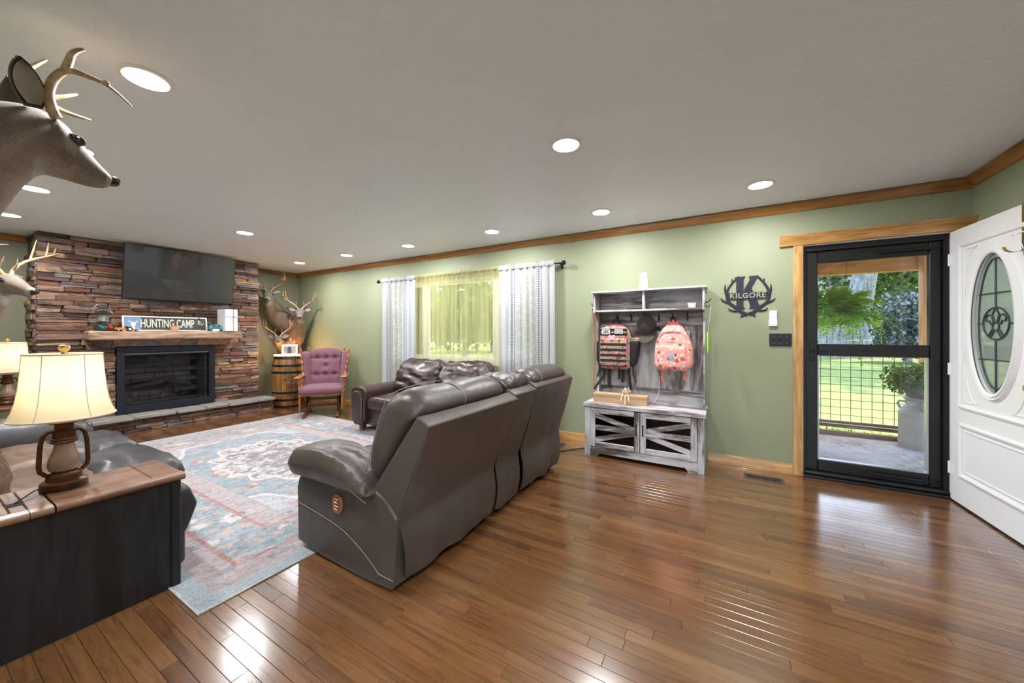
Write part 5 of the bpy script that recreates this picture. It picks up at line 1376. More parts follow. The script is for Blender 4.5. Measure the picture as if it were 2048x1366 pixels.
softp('chaise_pad', -3.56, -2.84, 0.56, 0.93, 0.36, 0.50, 0.06, M['slate_leather'], wr(3.0, 0.012), 14)
softp('chaise_pad', -4.3, -3.62, 0.56, 0.93, 0.36, 0.50, 0.06, M['slate_leather'], wr(8.0, 0.012), 14)
softp('footrest', -3.56, -2.45, 0.72, 0.805, 0.2, 0.48, 0.04, M['slate_leather'], lambda x, y, z, p: p + Vector((0, 0.05*(1-abs(z-0.1))*max(0, y), 0)), 10)
softp('footrest_flap', -3.54, -2.45, 0.74, 0.80, 0.06, 0.26, 0.03, M['slate_leather'])
softp('footrest', -4.3, -3.62, 0.73, 0.885, 0.2, 0.47, 0.06, M['slate_leather'], None, 8)
softp('base', -4.7, -2.75, -0.1, 0.72, 0.04, 0.32, 0.03, M['slate_leather'], None, 6)
def far_arm(x, y, z, p): return p + Vector((0, 0, 0.03*(1-y*y)*max(0, z) + 0.012*nz(x*4, y*6, 2) - 0.05*max(0, y-0.5)))
softp('arm', -4.78, -4.33, -0.1, 0.86, 0.28, 0.60, 0.12, M['slate_leather'], far_arm, 12)
def bcush(sd): return lambda x, y, z, p: p + Vector((0.02*nz(z*3, y*3, sd), (0.07*(1-x*x)*(1-z*z) + 0.014*nz(x*4, z*5, sd))*max(0, y) - 0.09*z, 0.0))
softp('back_cushion', -3.56, -2.80, -0.12, 0.22, 0.44, 0.92, 0.12, M['brown_leather'], bcush(1.0), 14)
softp('back_cushion', -4.32, -3.6, -0.12, 0.22, 0.44, 0.92, 0.12, M['brown_leather'], bcush(4.0), 14)
m = MB(); m.tube([P3(-2.80, 0.12 + 0.16*math.sin(math.pi*(k/10)), 0.5 + 0.3*k/10) for k in range(11)], 0.003, 5); m.build('stitching', M['thread'], BS)
m = MB(); m.tube([P3(-2.748, -0.05 + 0.86*k/12, 0.522) for k in range(13)], 0.0022, 5); m.build('stitching', M['thread'], BS)

# ---- plum glider rocker
GC = thing('glider_chair', 'oak glider rocker with plum tufted cushions', 'chair', (-5.47, 3.47, 0), math.atan2(-0.63, 0.77))
def turned(m, a, b, r, knobs=3, n=10):
    a, b = Vector(a), Vector(b); N = 22; pts = []; rs_ = []
    for k in range(N+1):
        t = k/N; pts.append(a.lerp(b, t))
        v = 0.72 + 0.28*math.cos(t*knobs*2*math.pi)
        rs_.append(r*v)
    m.tube(pts, rs_, n)
for s in (-1, 1):
    m = MB(); m.prism([(-0.33, 0.0), (0.31, 0.0), (0.33, 0.02), (0.27, 0.05), (0.12, 0.055), (-0.1, 0.05), (-0.3, 0.055), (-0.34, 0.02)], s*0.225-0.02, s*0.225+0.02, 'y'); bevel_mb(m, 0.005, 2); m.build('base_runner', M['oak_dark'], GC)
    m = MB(); m.prism([(-0.12, 0.05), (-0.02, 0.05), (-0.03, 0.2), (0.03, 0.27), (-0.16, 0.27), (-0.1, 0.2)], s*0.205-0.012, s*0.205+0.012, 'y'); bm_fix(m); m.build('base_upright', M['oak_dark'], GC)
    m = MB(); m.tube([(0.16, s*0.235, 0.27), (0.02, s*0.235, 0.10)], 0.013, 8); m.tube([(-0.12, s*0.235, 0.27), (-0.02, s*0.235, 0.10)], 0.013, 8); m.build('swing_arm', M['oak_dark'], GC)
    m = MB(); m.prism([(-0.24, 0.33), (0.25, 0.33), (0.25, 0.1), (0.2, 0.075), (0.05, 0.095), (-0.06, 0.115), (-0.16, 0.09), (-0.24, 0.1)], s*0.285-0.011, s*0.285+0.011, 'y'); bevel_mb(m, 0.004, 2); m.build('side_panel', M['oak'], GC)
    m = MB(); m.box(-0.26, 0.30, s*0.315-0.045, s*0.315+0.045, 0.595, 0.615, b=0.008); m.build('armrest', M['oak'], GC)
    for k in range(5):
        x = 0.2 - k*0.085; m = MB(); turned(m, (x, s*0.295, 0.36), (x, s*0.312, 0.596), 0.017, 3); m.build('spindle', M['oak'], GC)
    m = MB(); turned(m, (-0.16, s*0.305, 0.61), (-0.235, s*0.355, 0.98), 0.021, 4); m.lathe([(0.008, 0), (0.018, 0.012), (0.02, 0.022), (0.01, 0.038), (0, 0.05)], 10, T(-0.235, s*0.355, 0.975), cap=False); m.build('back_post', M['oak'], GC)
    m = MB(); turned(m, (-0.3, s*0.26, 0.4), (-0.43, s*0.27, 1.0), 0.02, 5); m.lathe([(0.008, 0), (0.018, 0.012), (0.02, 0.022), (0.01, 0.038), (0, 0.05)], 10, T(-0.43, s*0.27, 0.995), cap=False); m.build('rear_post', M['oak'], GC)
    def wing(x, y, z, p, s=s): return p + Vector((-0.16*(z*0.5+0.5), s*0.045*(z*0.5+0.5) + s*0.02*x, 0.01*nz(x*2, z*4, s)))
    m = MB(); m.soft((-0.2, s*0.258, 0.69), (0.1, 0.052, 0.28), 0.045, 8, wing); m.build('wing_cushion', M['plum'], GC, 70)
for z in (0.13, 0.235):
    m = MB(); m.box(-0.1, -0.05, -0.2, 0.2, z-0.02, z+0.02, b=0.004); m.build('cross_bar', M['oak_dark'], GC)
m = MB(); turned(m, (0.06, -0.2, 0.185), (0.06, 0.2, 0.185), 0.014, 4); m.build('cross_bar', M['oak'], GC)
m = MB(); m.box(-0.28, 0.285, -0.298, 0.298, 0.33, 0.352, b=0.004); m.build('seat_frame', M['oak'], GC)
m = MB(); m.soft((0.02, 0, 0.40), (0.30, 0.30, 0.05), 0.045, 10, lambda x, y, z, p: p + Vector((0, 0, 0.02*(1-x*x)*(1-y*y)*z))); m.build('seat_cushion', M['plum'], GC, 70)
tufts = [(0.0, 0.12), (-0.55, 0.55), (0.55, 0.55), (-0.55, -0.35), (0.55, -0.35), (0.0, -0.35), (0.0, 0.55)]
def bk2(x, y, z, p):
    d = 0
    if x > 0:
        for ty, tz in tufts: d += 0.05*math.exp(-(((y-ty)*0.205)**2 + ((z-tz)*0.3)**2)/0.0011)
        d += 0.016*math.exp(-((z-0.55)/0.05)**2) + 0.012*math.exp(-((z+0.35)/0.05)**2)
    crown_ = 0.035*(1-y*y)*max(0, z)**3
    return p + Vector((-d + 0.03*(1-y*y)*(1-z*z)*max(0, x) - 0.19*(z*0.5+0.5), 0.0, crown_))
m = MB(); m.soft((-0.25, 0, 0.70), (0.062, 0.24, 0.29), 0.05, 30, bk2, e=3); m.build('back_cushion', M['plum'], GC, 75)
# ---------------------------------------------------------------- lantern table lamps
def make_lamp(loc, label):
    o = thing('lantern_lamp', label, 'lamp', loc, 0, 'lantern table lamps')
    q = MB(); q.lathe([(0.072, 0), (0.074, 0.004), (0.072, 0.03), (0.066, 0.036), (0.056, 0.04), (0.054, 0.062), (0.046, 0.068), (0.044, 0.074), (0.0, 0.076)], 32, cap=False); b = q.build('base', M['bronze'], o)
    q = MB(); q.box(0.071, 0.076, 0.0, 0.032, 0.01, 0.028, b=0.001); q.build('usb_port', M['black_mat'], b)
    q = MB(); q.lathe([(0.03, 0.072), (0.046, 0.085), (0.052, 0.108), (0.048, 0.135), (0.036, 0.17), (0.03, 0.2), (0.029, 0.212)], 28); q.build('globe', M['amber_glass'], o)
    q = MB(); q.lathe([(0.03, 0.205), (0.043, 0.208), (0.044, 0.214), (0.04, 0.218), (0.043, 0.222), (0.042, 0.227), (0.036, 0.23), (0.036, 0.262), (0.04, 0.266), (0.03, 0.27), (0.03, 0.292), (0.046, 0.297), (0.047, 0.301), (0.02, 0.31), (0.008, 0.315), (0.007, 0.38)], 28); q.build('chimney', M['bronze'], o)
    for s in (-1, 1):
        q = MB(); q.tube([(0, s*0.034, 0.262), (0, s*0.05, 0.258), (0, s*0.063, 0.242), (0, s*0.069, 0.2), (0, s*0.073, 0.11), (0, s*0.07, 0.088), (0, s*0.052, 0.066)], 0.0085, 10, flat=(1.0, 1.0, (1, 0, 0))); q.build('side_arm', M['bronze'], o)
    prof = [(0.161, 0.322), (0.16, 0.328), (0.147, 0.36), (0.137, 0.4), (0.1285, 0.46), (0.1235, 0.52), (0.1195, 0.58), (0.118, 0.612)]
    q = MB(); q.lathe(prof, 48, cap=False); sh = q.build('shade', M['shade'], o, 60)
    for r, z in ((0.1615, 0.326), (0.1185, 0.611)):
        q = MB(); q.tube([(r*math.cos(a), r*math.sin(a), z) for a in [2*math.pi*k/48 for k in range(49)]], 0.0035, 6, cap=False); q.build('shade_trim', M['shade_trim'], sh)
    for k in range(6):
        a = 2*math.pi*k/6 + 0.35; q = MB(); q.tube([((r+0.0008)*math.cos(a), (r+0.0008)*math.sin(a), z) for r, z in prof], 0.0016, 5); q.build('shade_seam', M['shade_trim'], sh)
    q = MB(); q.lathe([(0.006, 0.36), (0.014, 0.37), (0.014, 0.4), (0.024, 0.42), (0.028, 0.445), (0.02, 0.47), (0, 0.48)], 16, cap=False); q.build('bulb', M['bulb'], o)
    q = MB()
    for s in (-1, 1): q.tube([(0, s*0.012, 0.39), (0, s*0.06, 0.44), (0, s*0.055, 0.54), (0, 0, 0.612)], 0.002, 5)
    for k in range(3):
        a = k*2.094; q.tube([(0, 0, 0.61), (0.118*math.cos(a), 0.118*math.sin(a), 0.608)], 0.0018, 5)
    q.build('harp', M['brass'], o)
    q = MB(); q.lathe([(0.011, 0.612), (0.009, 0.622), (0.018, 0.632), (0.02, 0.64), (0.016, 0.65), (0.0, 0.654)], 20, cap=False); q.build('finial', M['brass'], o)
    ld = bpy.data.lights.new('lamp_light', 'POINT'); ld.energy = 0.42; ld.color = (1.0, 0.8, 0.55); ld.shadow_soft_size = 0.03
    lo = bpy.data.objects.new('lamp_light', ld); COL.objects.link(lo); lo.parent = o; lo.location = (0, 0, 0.5)
    return o
make_lamp((-2.625, 0.412, 0.5655), 'bronze lantern table lamp on the sofa console in the foreground')
make_lamp((-6.12, 0.60, 0.565), 'bronze lantern table lamp on the end table beside the stone chimney')
q = MB(); q.tube([(-2.615, 0.345, 0.582), (-2.60, 0.325, 0.585), (-2.56, 0.295, 0.578), (-2.53, 0.266, 0.57)], 0.0028, 6)
tag(q.build('lamp_cord', M['black_mat'], None), 'black lamp cord dropping into the console slot', 'cord')
et = thing('end_table', 'dark wooden end table under the far lantern lamp', 'table', (-6.12, 0.55, 0))
q = MB(); q.box(-0.27, 0.27, -0.27, 0.27, 0.53, 0.565, b=0.006); q.build('table_top', M['oak_dark'], et)
for a in (-1, 1):
    for b in (-1, 1):
        q = MB(); q.box(a*0.23-0.025, a*0.23+0.025, b*0.23-0.025, b*0.23+0.025, 0, 0.53, b=0.004); q.build('leg', M['oak_dark'], et)
q = MB(); q.box(-0.23, 0.23, -0.23, 0.23, 0.16, 0.18, b=0.003); q.build('shelf', M['oak_dark'], et)

# ---------------------------------------------------------------- deer shoulder mounts
BR = (0.155, 0.1, 0.065); DK = (0.085, 0.056, 0.038); LT = (0.27, 0.23, 0.19); TAN = (0.24, 0.15, 0.085)
GEN = [(0.0, 0.0, 0, .185, .27), (0.1, 0.015, 8, .185, .26), (0.2, 0.06, 25, .155, .22), (0.285, 0.145, 45, .122, .175), (0.345, 0.24, 55, .1, .14), (0.39, 0.33, 55, .088, .118), (0.425, 0.395, 40, .08, .105), (0.465, 0.43, 8, .078, .098), (0.51, 0.438, -14, .074, .088), (0.555, 0.42, -22, .064, .077), (0.60, 0.397, -26, .05, .063), (0.645, 0.374, -27, .04, .051), (0.682, 0.356, -27, .035, .044), (0.705, 0.352, -27, .024, .028), (0.716, 0.346, -27, .012, .014)]
def catmull(rows, k=3):
    out = []
    n = len(rows)
    for i in range(n-1):
        p0, p1, p2, p3 = rows[max(0, i-1)], rows[i], rows[i+1], rows[min(n-1, i+2)]
        for j in range(k):
            t = j/k
            out.append(tuple(0.5*((2*b) + (-a+c)*t + (2*a-5*b+4*c-d)*t*t + (-a+3*b-3*c+d)*t**3) for a, b, c, d in zip(p0, p1, p2, p3)))
    out.append(rows[-1]); return out
def deer(label, loc, rz, rings=GEN, turn=0.0, s=1.0, antler_pts=None, hi=8, tone=1.0, ear_up=0.35, group='deer shoulder mounts', spread=1.0, ear_lat=0.0, ear_off=-3, ear_h=0.62, eye_h=0.36):
    o = thing('deer_mount', label, 'deer mount', loc, rz, group)
    rows = catmull(rings, 3); n = len(rows); K = 24
    hi = hi*3
    pos = []; yaw = []
    p = Vector((rows[0][0]*s, 0, rows[0][1]*s))
    for i, r in enumerate(rows):
        t = min(1.0, max(0.0, (i - n*0.18)/(hi - n*0.18))); y = R_(turn)*(t*t*(3-2*t))
        if i:
            dx = (r[0]-rows[i-1][0])*s; dz = (r[1]-rows[i-1][1])*s; ym = (y + yaw[-1])/2
            p = p + Vector((math.cos(ym)*dx, math.sin(ym)*dx, dz))
        pos.append(p.copy()); yaw.append(y)
    m = MB(); m.c = []
    fr_ = []
    for i, r in enumerate(rows):
        pit = R_(r[2]); y = yaw[i]
        fwd = Vector((math.cos(y)*math.cos(pit), math.sin(y)*math.cos(pit), math.sin(pit)))
        rt = Vector((math.sin(y), -math.cos(y), 0)); up = rt.cross(fwd)
        fr_.append((pos[i], fwd, rt, up, r[3]*s, r[4]*s))
        hs = (i-hi)/(n-1-hi)         # 0 at the eyes, 1 at the nose tip
        for k in range(K):
            a = 2*math.pi*k/K; ca, sa = math.cos(a), math.sin(a)
            wx = r[3]*s*ca*(1 + (0.12*sa if i > hi-4 else -0.08*sa)); wz = r[4]*s*sa
            if i > hi and sa > 0: wz *= 0.92
            v = pos[i] + rt*wx + up*wz
            if i < hi-2: v += (rt*ca + up*sa)*0.006*nz(v.x*9, v.y*9, v.z*9)
            m.v.append(v)
            c = [x*tone for x in BR]
            mixc = lambda c, d, f: [x*(1-f) + y2*f for x, y2 in zip(c, d)]
            c = mixc(c, DK, 0.55*max(0, sa)**2)
            c = mixc(c, (TAN if i < hi-9 else BR), 0.4*max(0, -sa))
            if hi-10 < i < hi+2 and sa < -0.45: c = mixc(c, LT, min(1, (-sa-0.45)*2.2))      # throat bib
            if i > hi and sa < -0.3: c = mixc(c, LT, 0.55*min(1, (-sa-0.3)*2))
            if i >= hi and sa > 0.35 and hs < 0.75: c = mixc(c, (0.2, 0.165, 0.135), 0.5)
            if 0.62 < hs < 0.86 and abs(ca) > -0.1: c = mixc(c, LT, 0.75)
            if hs >= 0.86: c = mixc(c, (0.03, 0.028, 0.027), 0.9)
            if abs(i-hi) <= 1 and abs(ca) > 0.75 and -0.1 < sa < 0.75: c = mixc(c, LT, 0.45)
            m.c.append(c)
    for i in range(n-1):
        for k in range(K): m.f.append([i*K+k, i*K+(k+1) % K, (i+1)*K+(k+1) % K, (i+1)*K+k])
    m.f.append(list(range(K-1, -1, -1))); m.f.append([(n-1)*K+k for k in range(K)])
    # normals consistent
    bm = bmesh.new(); bv = [bm.verts.new(v) for v in m.v]
    for f in m.f: bm.faces.new([bv[q] for q in f])
    bmesh.ops.recalc_face_normals(bm, faces=bm.faces); bm.verts.index_update(); m.f = [[v.index for v in f.verts] for f in bm.faces]; bm.free()
    m.build('body', M['fur'], o, 70)
    P, fw, rt, up, w, h = fr_[hi+1]
    for sd in (-1, 1):
        c = P + rt*sd*w*(0.93 if eye_h < 0.45 else 0.84) + up*h*eye_h
        q = MB(); q.soft(c, (0.02*s,)*3, 0.0199*s, 2, lambda x, y, z, p: p*0.92); e = q.build('eye', M['eye'], o, 80)
        q = MB(); q.tube([c + fw*(0.023*s*math.cos(a)) + up*(0.016*s*math.sin(a)) + rt*sd*0.004*s for a in [2*math.pi*k/14 for k in range(15)]], 0.006*s, 6, cap=False); q.build('eyelid', M['cap_grey'], e)
    Pn, fn, rn_, un, wn_, hn = fr_[n-3]
    q = MB(); q.soft((0, 0, 0), (0.02*s, 0.026*s, 0.019*s), 0.018*s, 3, M=Matrix.Translation(Pn + un*hn*0.45 + fn*0.006*s) @ Matrix((( fn.x, rn_.x, un.x, 0), (fn.y, rn_.y, un.y, 0), (fn.z, rn_.z, un.z, 0), (0, 0, 0, 1)))); q.build('nose', M['nose'], o, 70)
    q = MB(); q.tube([fr_[n-3][0] + fr_[n-3][2]*wn_*1.0 - un*hn*0.5, fr_[n-2][0] + fn*0.006*s - un*hn*0.55, fr_[n-3][0] - fr_[n-3][2]*wn_*1.0 - un*hn*0.5], 0.004*s, 6); q.build('mouth', M['nose'], o)
    # ears
    Pe, fe, re, ue, we, he = fr_[hi+ear_off]
    for sd in (-1, 1):
        b = Pe + re*sd*we*0.72 + ue*he*ear_h
        axis = (re*sd*0.85 + ue*ear_up - fe*0.25).normalized(); face = (fe*0.9 + ue*0.15 + re*sd*ear_lat); face = (face - axis*face.dot(axis)).normalized(); wd_ = axis.cross(face)
        Lr, W = 0.155*s, 0.044*s
        def ear(off):
            def f(u, v):
                t = v; wv = W*(math.sin(math.pi*min(1, t*0.86+0.12))**0.75)*(1 if t < 0.98 else 0.3); x = (u*2-1)
                return b + axis*(Lr*t) + wd_*(wv*x) + face*(0.03*s*(x*x)*(1-t*0.6) - 0.02*s + off)
            q = MB(); q.grid(f, 8, 10); return q
        q = ear(0.0); q2 = ear(-0.007*s); n0 = len(q.v); q.v += q2.v; q.f += [[i+n0 for i in f[::-1]] for f in q2.f]
        rim = [i for i in range(9)] + [8 + 9*j for j in range(1, 11)] + [90+i for i in range(7, -1, -1)] + [9*j for j in range(9, 0, -1)]
        for i in range(len(rim)): q.f.append([rim[i], rim[i]+n0, rim[(i+1) % len(rim)]+n0, rim[(i+1) % len(rim)]])
        q.c = [tuple(x*tone for x in DK)]*len(q.v); eo = q.build('ear', M['fur'], o, 80)
        q3 = ear(0.0015*s)
        ctr = b + axis*Lr*0.5; q3.v = [ctr + (v-ctr)*0.86 for v in q3.v]; q3.build('ear_lining', M['ear_in'], eo, 80)
    # antlers
    if antler_pts is None:
        Pa, fa, ra, ua, wa, ha = fr_[hi-1]
        ua2 = (ua*0.75 + Vector((0, 0, 1))*0.25).normalized()
        for sd in (-1, 1):
            def A(f, r, u): return Pa + (fa*f + ra*sd*r*spread + ua2*(u + ha/s*0.8))*s
            q = MB()
            q.tube([A(-.01, .03, 0), A(-.03, .06, .05), A(-.05, .12, .10), A(-.045, .19, .15), A(0, .245, .19), A(.06, .265, .215), A(.13, .25, .235), A(.19, .21, .25)], [x*s for x in (.018, .014, .013, .0125, .0115, .0105, .008, .003)], 8)
            for a, b2, c, r in (((-.03, .06, .045), (.0, .062, .1), (.005, .055, .16), .009), ((-.035, .2, .155), (-.04, .225, .25), (-.02, .225, .35), .0095), ((.04, .26, .21), (.045, .265, .28), (.06, .255, .345), .0085), ((.11, .255, .23), (.12, .255, .27), (.13, .25, .3), .007)):
                q.tube([A(*a), A(*b2), A(*c)], [r*s, r*0.75*s, 0.002*s], 7)
            q.build('antler', M['antler'], o, 60)
    else:
        inv = (Matrix.Translation(Vector(loc)) @ Matrix.Rotation(rz, 4, 'Z')).inverted()
        for side in antler_pts:
            q = MB()
            for pts, r0, r1 in side:
                k = len(pts)
                pts = [inv @ Vector(p_) for p_ in pts]
                fine = catmull([tuple(p_) for p_ in pts], 4)
                q.tube(fine, [r0 + (r1-r0)*(i/(len(fine)-1))**1.5 for i in range(len(fine))], 9)
            q.build('antler', M['antler'], o, 60)
    return o
# nearest mount on the rear wall, in profile at the left edge of the picture
D1X = -2.2
tb1 = [((-.195, 1.9), (-.195, 1.3), .2), ((-.08, 1.95), (-.05, 1.33), .2), ((.03, 2.0), (.09, 1.46), .178), ((.12, 2.045), (.185, 1.645), .145), ((.19, 2.08), (.235, 1.77), .118), ((.245, 2.1), (.272, 1.84), .1), ((.285, 2.102), (.30, 1.866), .09), ((.315, 2.092), (.325, 1.866), .085), ((.35, 2.066), (.35, 1.865), .079), ((.383, 2.03), (.378, 1.862), .066), ((.413, 1.99), (.405, 1.86), .05), ((.438, 1.958), (.43, 1.862), .04), ((.457, 1.936), (.45, 1.867), .034), ((.469, 1.92), (.463, 1.877), .026), ((.474, 1.906), (.47, 1.888), .014)]
d1 = [((a[0]+b[0])/2, (a[1]+b[1])/2, math.degrees(math.atan2(-(a[0]-b[0]), a[1]-b[1])), w, math.hypot(a[0]-b[0], a[1]-b[1])/2) for a, b, w in tb1]
def ap(pts, x): return [tuple(onx(a, b, x)) for a, b in pts]
xn, xf = -2.13, -2.36
near = [(ap([(113, 236), (102, 212), (97, 185), (106, 160), (128, 142), (150, 144), (180, 155), (208, 168), (236, 188), (263, 213)], xn), 0.0165, 0.003), (ap([(130, 142), (138, 122), (144, 108), (156, 101), (168, 99)], xn), 0.0135, 0.005), (ap([(204, 168), (212, 164), (219, 170)], xn), 0.008, 0.004)]
far = [(ap([(106, 228), (92, 195), (60, 165), (48, 145), (68, 132), (93, 120)], xf), 0.017, 0.004), (ap([(92, 195), (118, 194), (155, 189)], xf), 0.011, 0.004), (ap([(98, 205), (125, 222), (182, 241)], xf), 0.012, 0.004)]
deer('whitetail deer shoulder mount in profile, largest at upper left', (D1X, 0, 0), R_(90), d1, 0.0, 1.0, [near, far], hi=8, ear_up=2.6, ear_lat=2.2, ear_off=-8, ear_h=0.8, tone=0.75, eye_h=0.5)
g2 = [(a*1.0, b, c, w, h) for a, b, c, w, h in GEN]
deer('tan deer shoulder mount above the far lantern lamp', (-5.2, -0.19, 1.335), R_(82), [GEN[0]] + [(a+0.27, b*0.8, c*0.85, w, h) for a, b, c, w, h in GEN[1:]], -50, 0.95, hi=8, tone=1.0, spread=0.8)
deer('deer mount in the corner, highest of the three above the barrel', (-7.10, 3.86, 1.50), R_(-95), [(a*0.9, b*1.0, c, w, h) for a, b, c, w, h in GEN], 62, 1.0, tone=0.8)
deer('deer mount in the corner, nearest the window wall above the barrel', (-7.10, 3.86, 1.2), R_(-5), [(a*0.95, b*1.0, c, w, h) for a, b, c, w, h in GEN], -28, 0.98, tone=0.68)
deer('deer mount in the corner, lowest of the three above the barrel', (-6.97, 3.9, 0.98), R_(-90), [(a*0.88, b*0.42, c*0.5, w*0.85, h*0.8) for a, b, c, w, h in GEN], 62, 0.92, tone=0.8, spread=0.9)

# ---------------------------------------------------------------- whiskey barrel with what stands on it
BX, BY = -6.63, 3.60
WB = thing('whiskey_barrel', 'oak whiskey barrel with black hoops in the corner', 'barrel', (BX, BY, 0))
BH = 0.875
def br(z): t = (z/BH)*2-1; return 0.292 - 0.045*t*t
NS = 26
for k in range(NS):
    a0 = 2*math.pi*k/NS + 0.004; a1 = 2*math.pi*(k+1)/NS - 0.004; q = MB(); zs = [BH*i/8 for i in range(9)]
    for z in zs:
        for a in (a0, (a0+a1)/2, a1):
            q.v.append(Vector((br(z)*math.cos(a), br(z)*math.sin(a), z)))
        for a in (a1, a0): q.v.append(Vector(((br(z)-0.02)*math.cos(a), (br(z)-0.02)*math.sin(a), z)))
    for i in range(8):
        for j in range(5): q.f.append([i*5+j, i*5+(j+1) % 5, i*5+5+(j+1) % 5, i*5+5+j])
    q.f.append([4, 3, 2, 1, 0]); q.f.append([40, 41, 42, 43, 44]); q.build('stave', M['barrel'], WB, 30)
q = MB(); q.lathe([(0, BH-0.03), (0.24, BH-0.03), (0.24, BH-0.05), (0, BH-0.05)], 32, cap=False); q.build('barrel_head', M['barrel'], WB)
for z, w in ((0.018, 0.03), (0.13, 0.036), (0.255, 0.036), (0.6, 0.036), (0.715, 0.036), (0.845, 0.04)):
    q = MB(); q.lathe([(br(z-w/2)-0.004, z-w/2), (br(z-w/2)+0.003, z-w/2), (br(z+w/2)+0.003, z+w/2), (br(z+w/2)-0.004, z+w/2)], 48, cap=False); q.build('hoop', M['black'], WB, 30)
def barrel_text(txt, size, ang, z0, wid, arch=0.0, nm='lettering'):
    vs, fs = text_data(txt, size, 0.0, res=3)
    xs = [v.x for v in vs]; k = wid/(max(xs)-min(xs)); q = MB()
    for v in vs:
        x = v.x*k; z = z0 + v.y + arch*(1-(2*x/wid)**2); a = ang + x/0.292
        r = br(z) + 0.0022; q.v.append(Vector((r*math.cos(a), r*math.sin(a), z)))
    q.f = [list(f) for f in fs]; q.build(nm, M['black_mat'], WB, None)
AN = math.atan2(0-BY, 0-BX) + 0.13
barrel_text("JACK DANIEL'S", 0.075, AN, 0.46, 0.30, 0.055)
barrel_text('No.7', 0.05, AN-0.02, 0.455, 0.075); barrel_text('TENNESSEE', 0.036, AN-0.06, 0.39, 0.17); barrel_text('HONEY', 0.042, AN-0.06, 0.35, 0.17)
q = MB()
sl = thing('string_lights', 'ring of warm string lights around the barrel top', 'string lights', (BX, BY, BH))
q.tube([(0.245*math.cos(2*math.pi*k/40), 0.245*math.sin(2*math.pi*k/40), 0.006) for k in range(41)], 0.004, 6, cap=False); q.build('cord', M['black_mat'], sl)
q = MB()
for k in range(60): q.lathe([(0.006, 0), (0.0075, 0.008), (0, 0.017)], 6, T(0.247*math.cos(2*math.pi*k/60), 0.247*math.sin(2*math.pi*k/60), 0.006), cap=False)
tag(q.build('bulbs', M['fairy'], sl), kind='stuff')
for k, (dx, dy) in enumerate(((-0.16, 0.13), (-0.02, -0.19))):
    ld = bpy.data.lights.new('glow', 'POINT'); ld.energy = 2.6; ld.color = (1.0, 0.5, 0.12); ld.shadow_soft_size = 0.08
    lo = bpy.data.objects.new('glow', ld); COL.objects.link(lo); lo.parent = sl; lo.location = (dx, dy, 0.06)
dw = thing('driftwood_stand', 'twisted branch stand rising from the barrel behind the photo', 'branch', (BX-0.02, BY+0.02, BH-0.03))
rd = random.Random(4)
for (a, b, r) in (((0, 0, 0), (-0.2, 0.08, 0.26), 0.03), ((0.04, -0.02, 0), (-0.12, 0.12, 0.3), 0.026), ((-0.05, 0.02, 0), (-0.25, 0.02, 0.2), 0.024), ((-0.15, 0.1, 0.2), (-0.3, 0.16, 0.75), 0.026)):
    a, b = Vector(a), Vector(b); q = MB(); q.tube([a.lerp(b, k/6) + Vector((rd.uniform(-.02, .02), rd.uniform(-.02, .02), 0)) for k in range(7)], [r*rd.uniform(0.7, 1.1) for k in range(7)], 8); q.build('branch', M['mantel'], dw)
pf = thing('photo_frame', 'white framed hunting photo on the barrel', 'photo frame', (BX+0.13, BY-0.085, BH+0.001), math.atan2(0-BY, 0-BX))
q = MB(); q.box(-0.006, 0.008, -0.118, 0.118, 0, 0.2, b=0.002, M=T(ry=-10)); q.build('frame', M['white'], pf)
q = MB(); q.box(0.008, 0.009, -0.09, 0.09, 0.04, 0.17, M=T(ry=-10)); q.build('photo', M['skyprint'], pf, None)
q = MB(); q.box(0.0091, 0.0095, -0.035, 0.025, 0.045, 0.13, M=T(ry=-10)); q.lathe([(0.028, 0), (0.028, 0.0004)], 14, T(ry=-10) @ T(0.0091, -0.005, 0.135, ry=90)); q.build('photo_figure', plain('photo_dark', (0.06, 0.05, 0.05), 0.5), pf, None)
q = MB(); q.box(-0.07, -0.055, -0.02, 0.02, 0, 0.11, M=T(ry=12)); q.build('easel_back', M['black_mat'], pf, None)
rc = thing('red_cap_bottle', 'small dark bottle with red cap behind the photo frame', 'bottle', (BX-0.02, BY+0.12, BH-0.03))
q = MB(); q.lathe([(0.03, 0), (0.032, 0.16), (0.014, 0.2), (0.014, 0.225)], 16); q.build('bottle', M['black_mat'], rc)
q = MB(); q.lathe([(0.024, 0.222), (0.024, 0.262), (0, 0.266)], 14, cap=False); q.build('cap', M['red'], rc)
# ---------------------------------------------------------------- rug
RX0, RX1, RY0, RY1 = -5.825, -2.045, 0.704, 3.37
rg = MB()
rg.grid(lambda u, v: ((u-0.5)*(RX1-RX0), (v-0.5)*(RY1-RY0), 0.007 + 0.0018*nz(u*14, v*10, 2)), 60, 44); n0 = len(rg.v)
hx, hy = (RX1-RX0)/2, (RY1-RY0)/2
rg.box(-hx, hx, -hy, hy, 0.0008, 0.0052)
ro = rg.build('area_rug', m_rug(hx, hy), None, 60); ro.location = ((RX0+RX1)/2, (RY0+RY1)/2, 0)
tag(ro, 'faded blue and red persian style area rug in the middle of the room', 'rug')

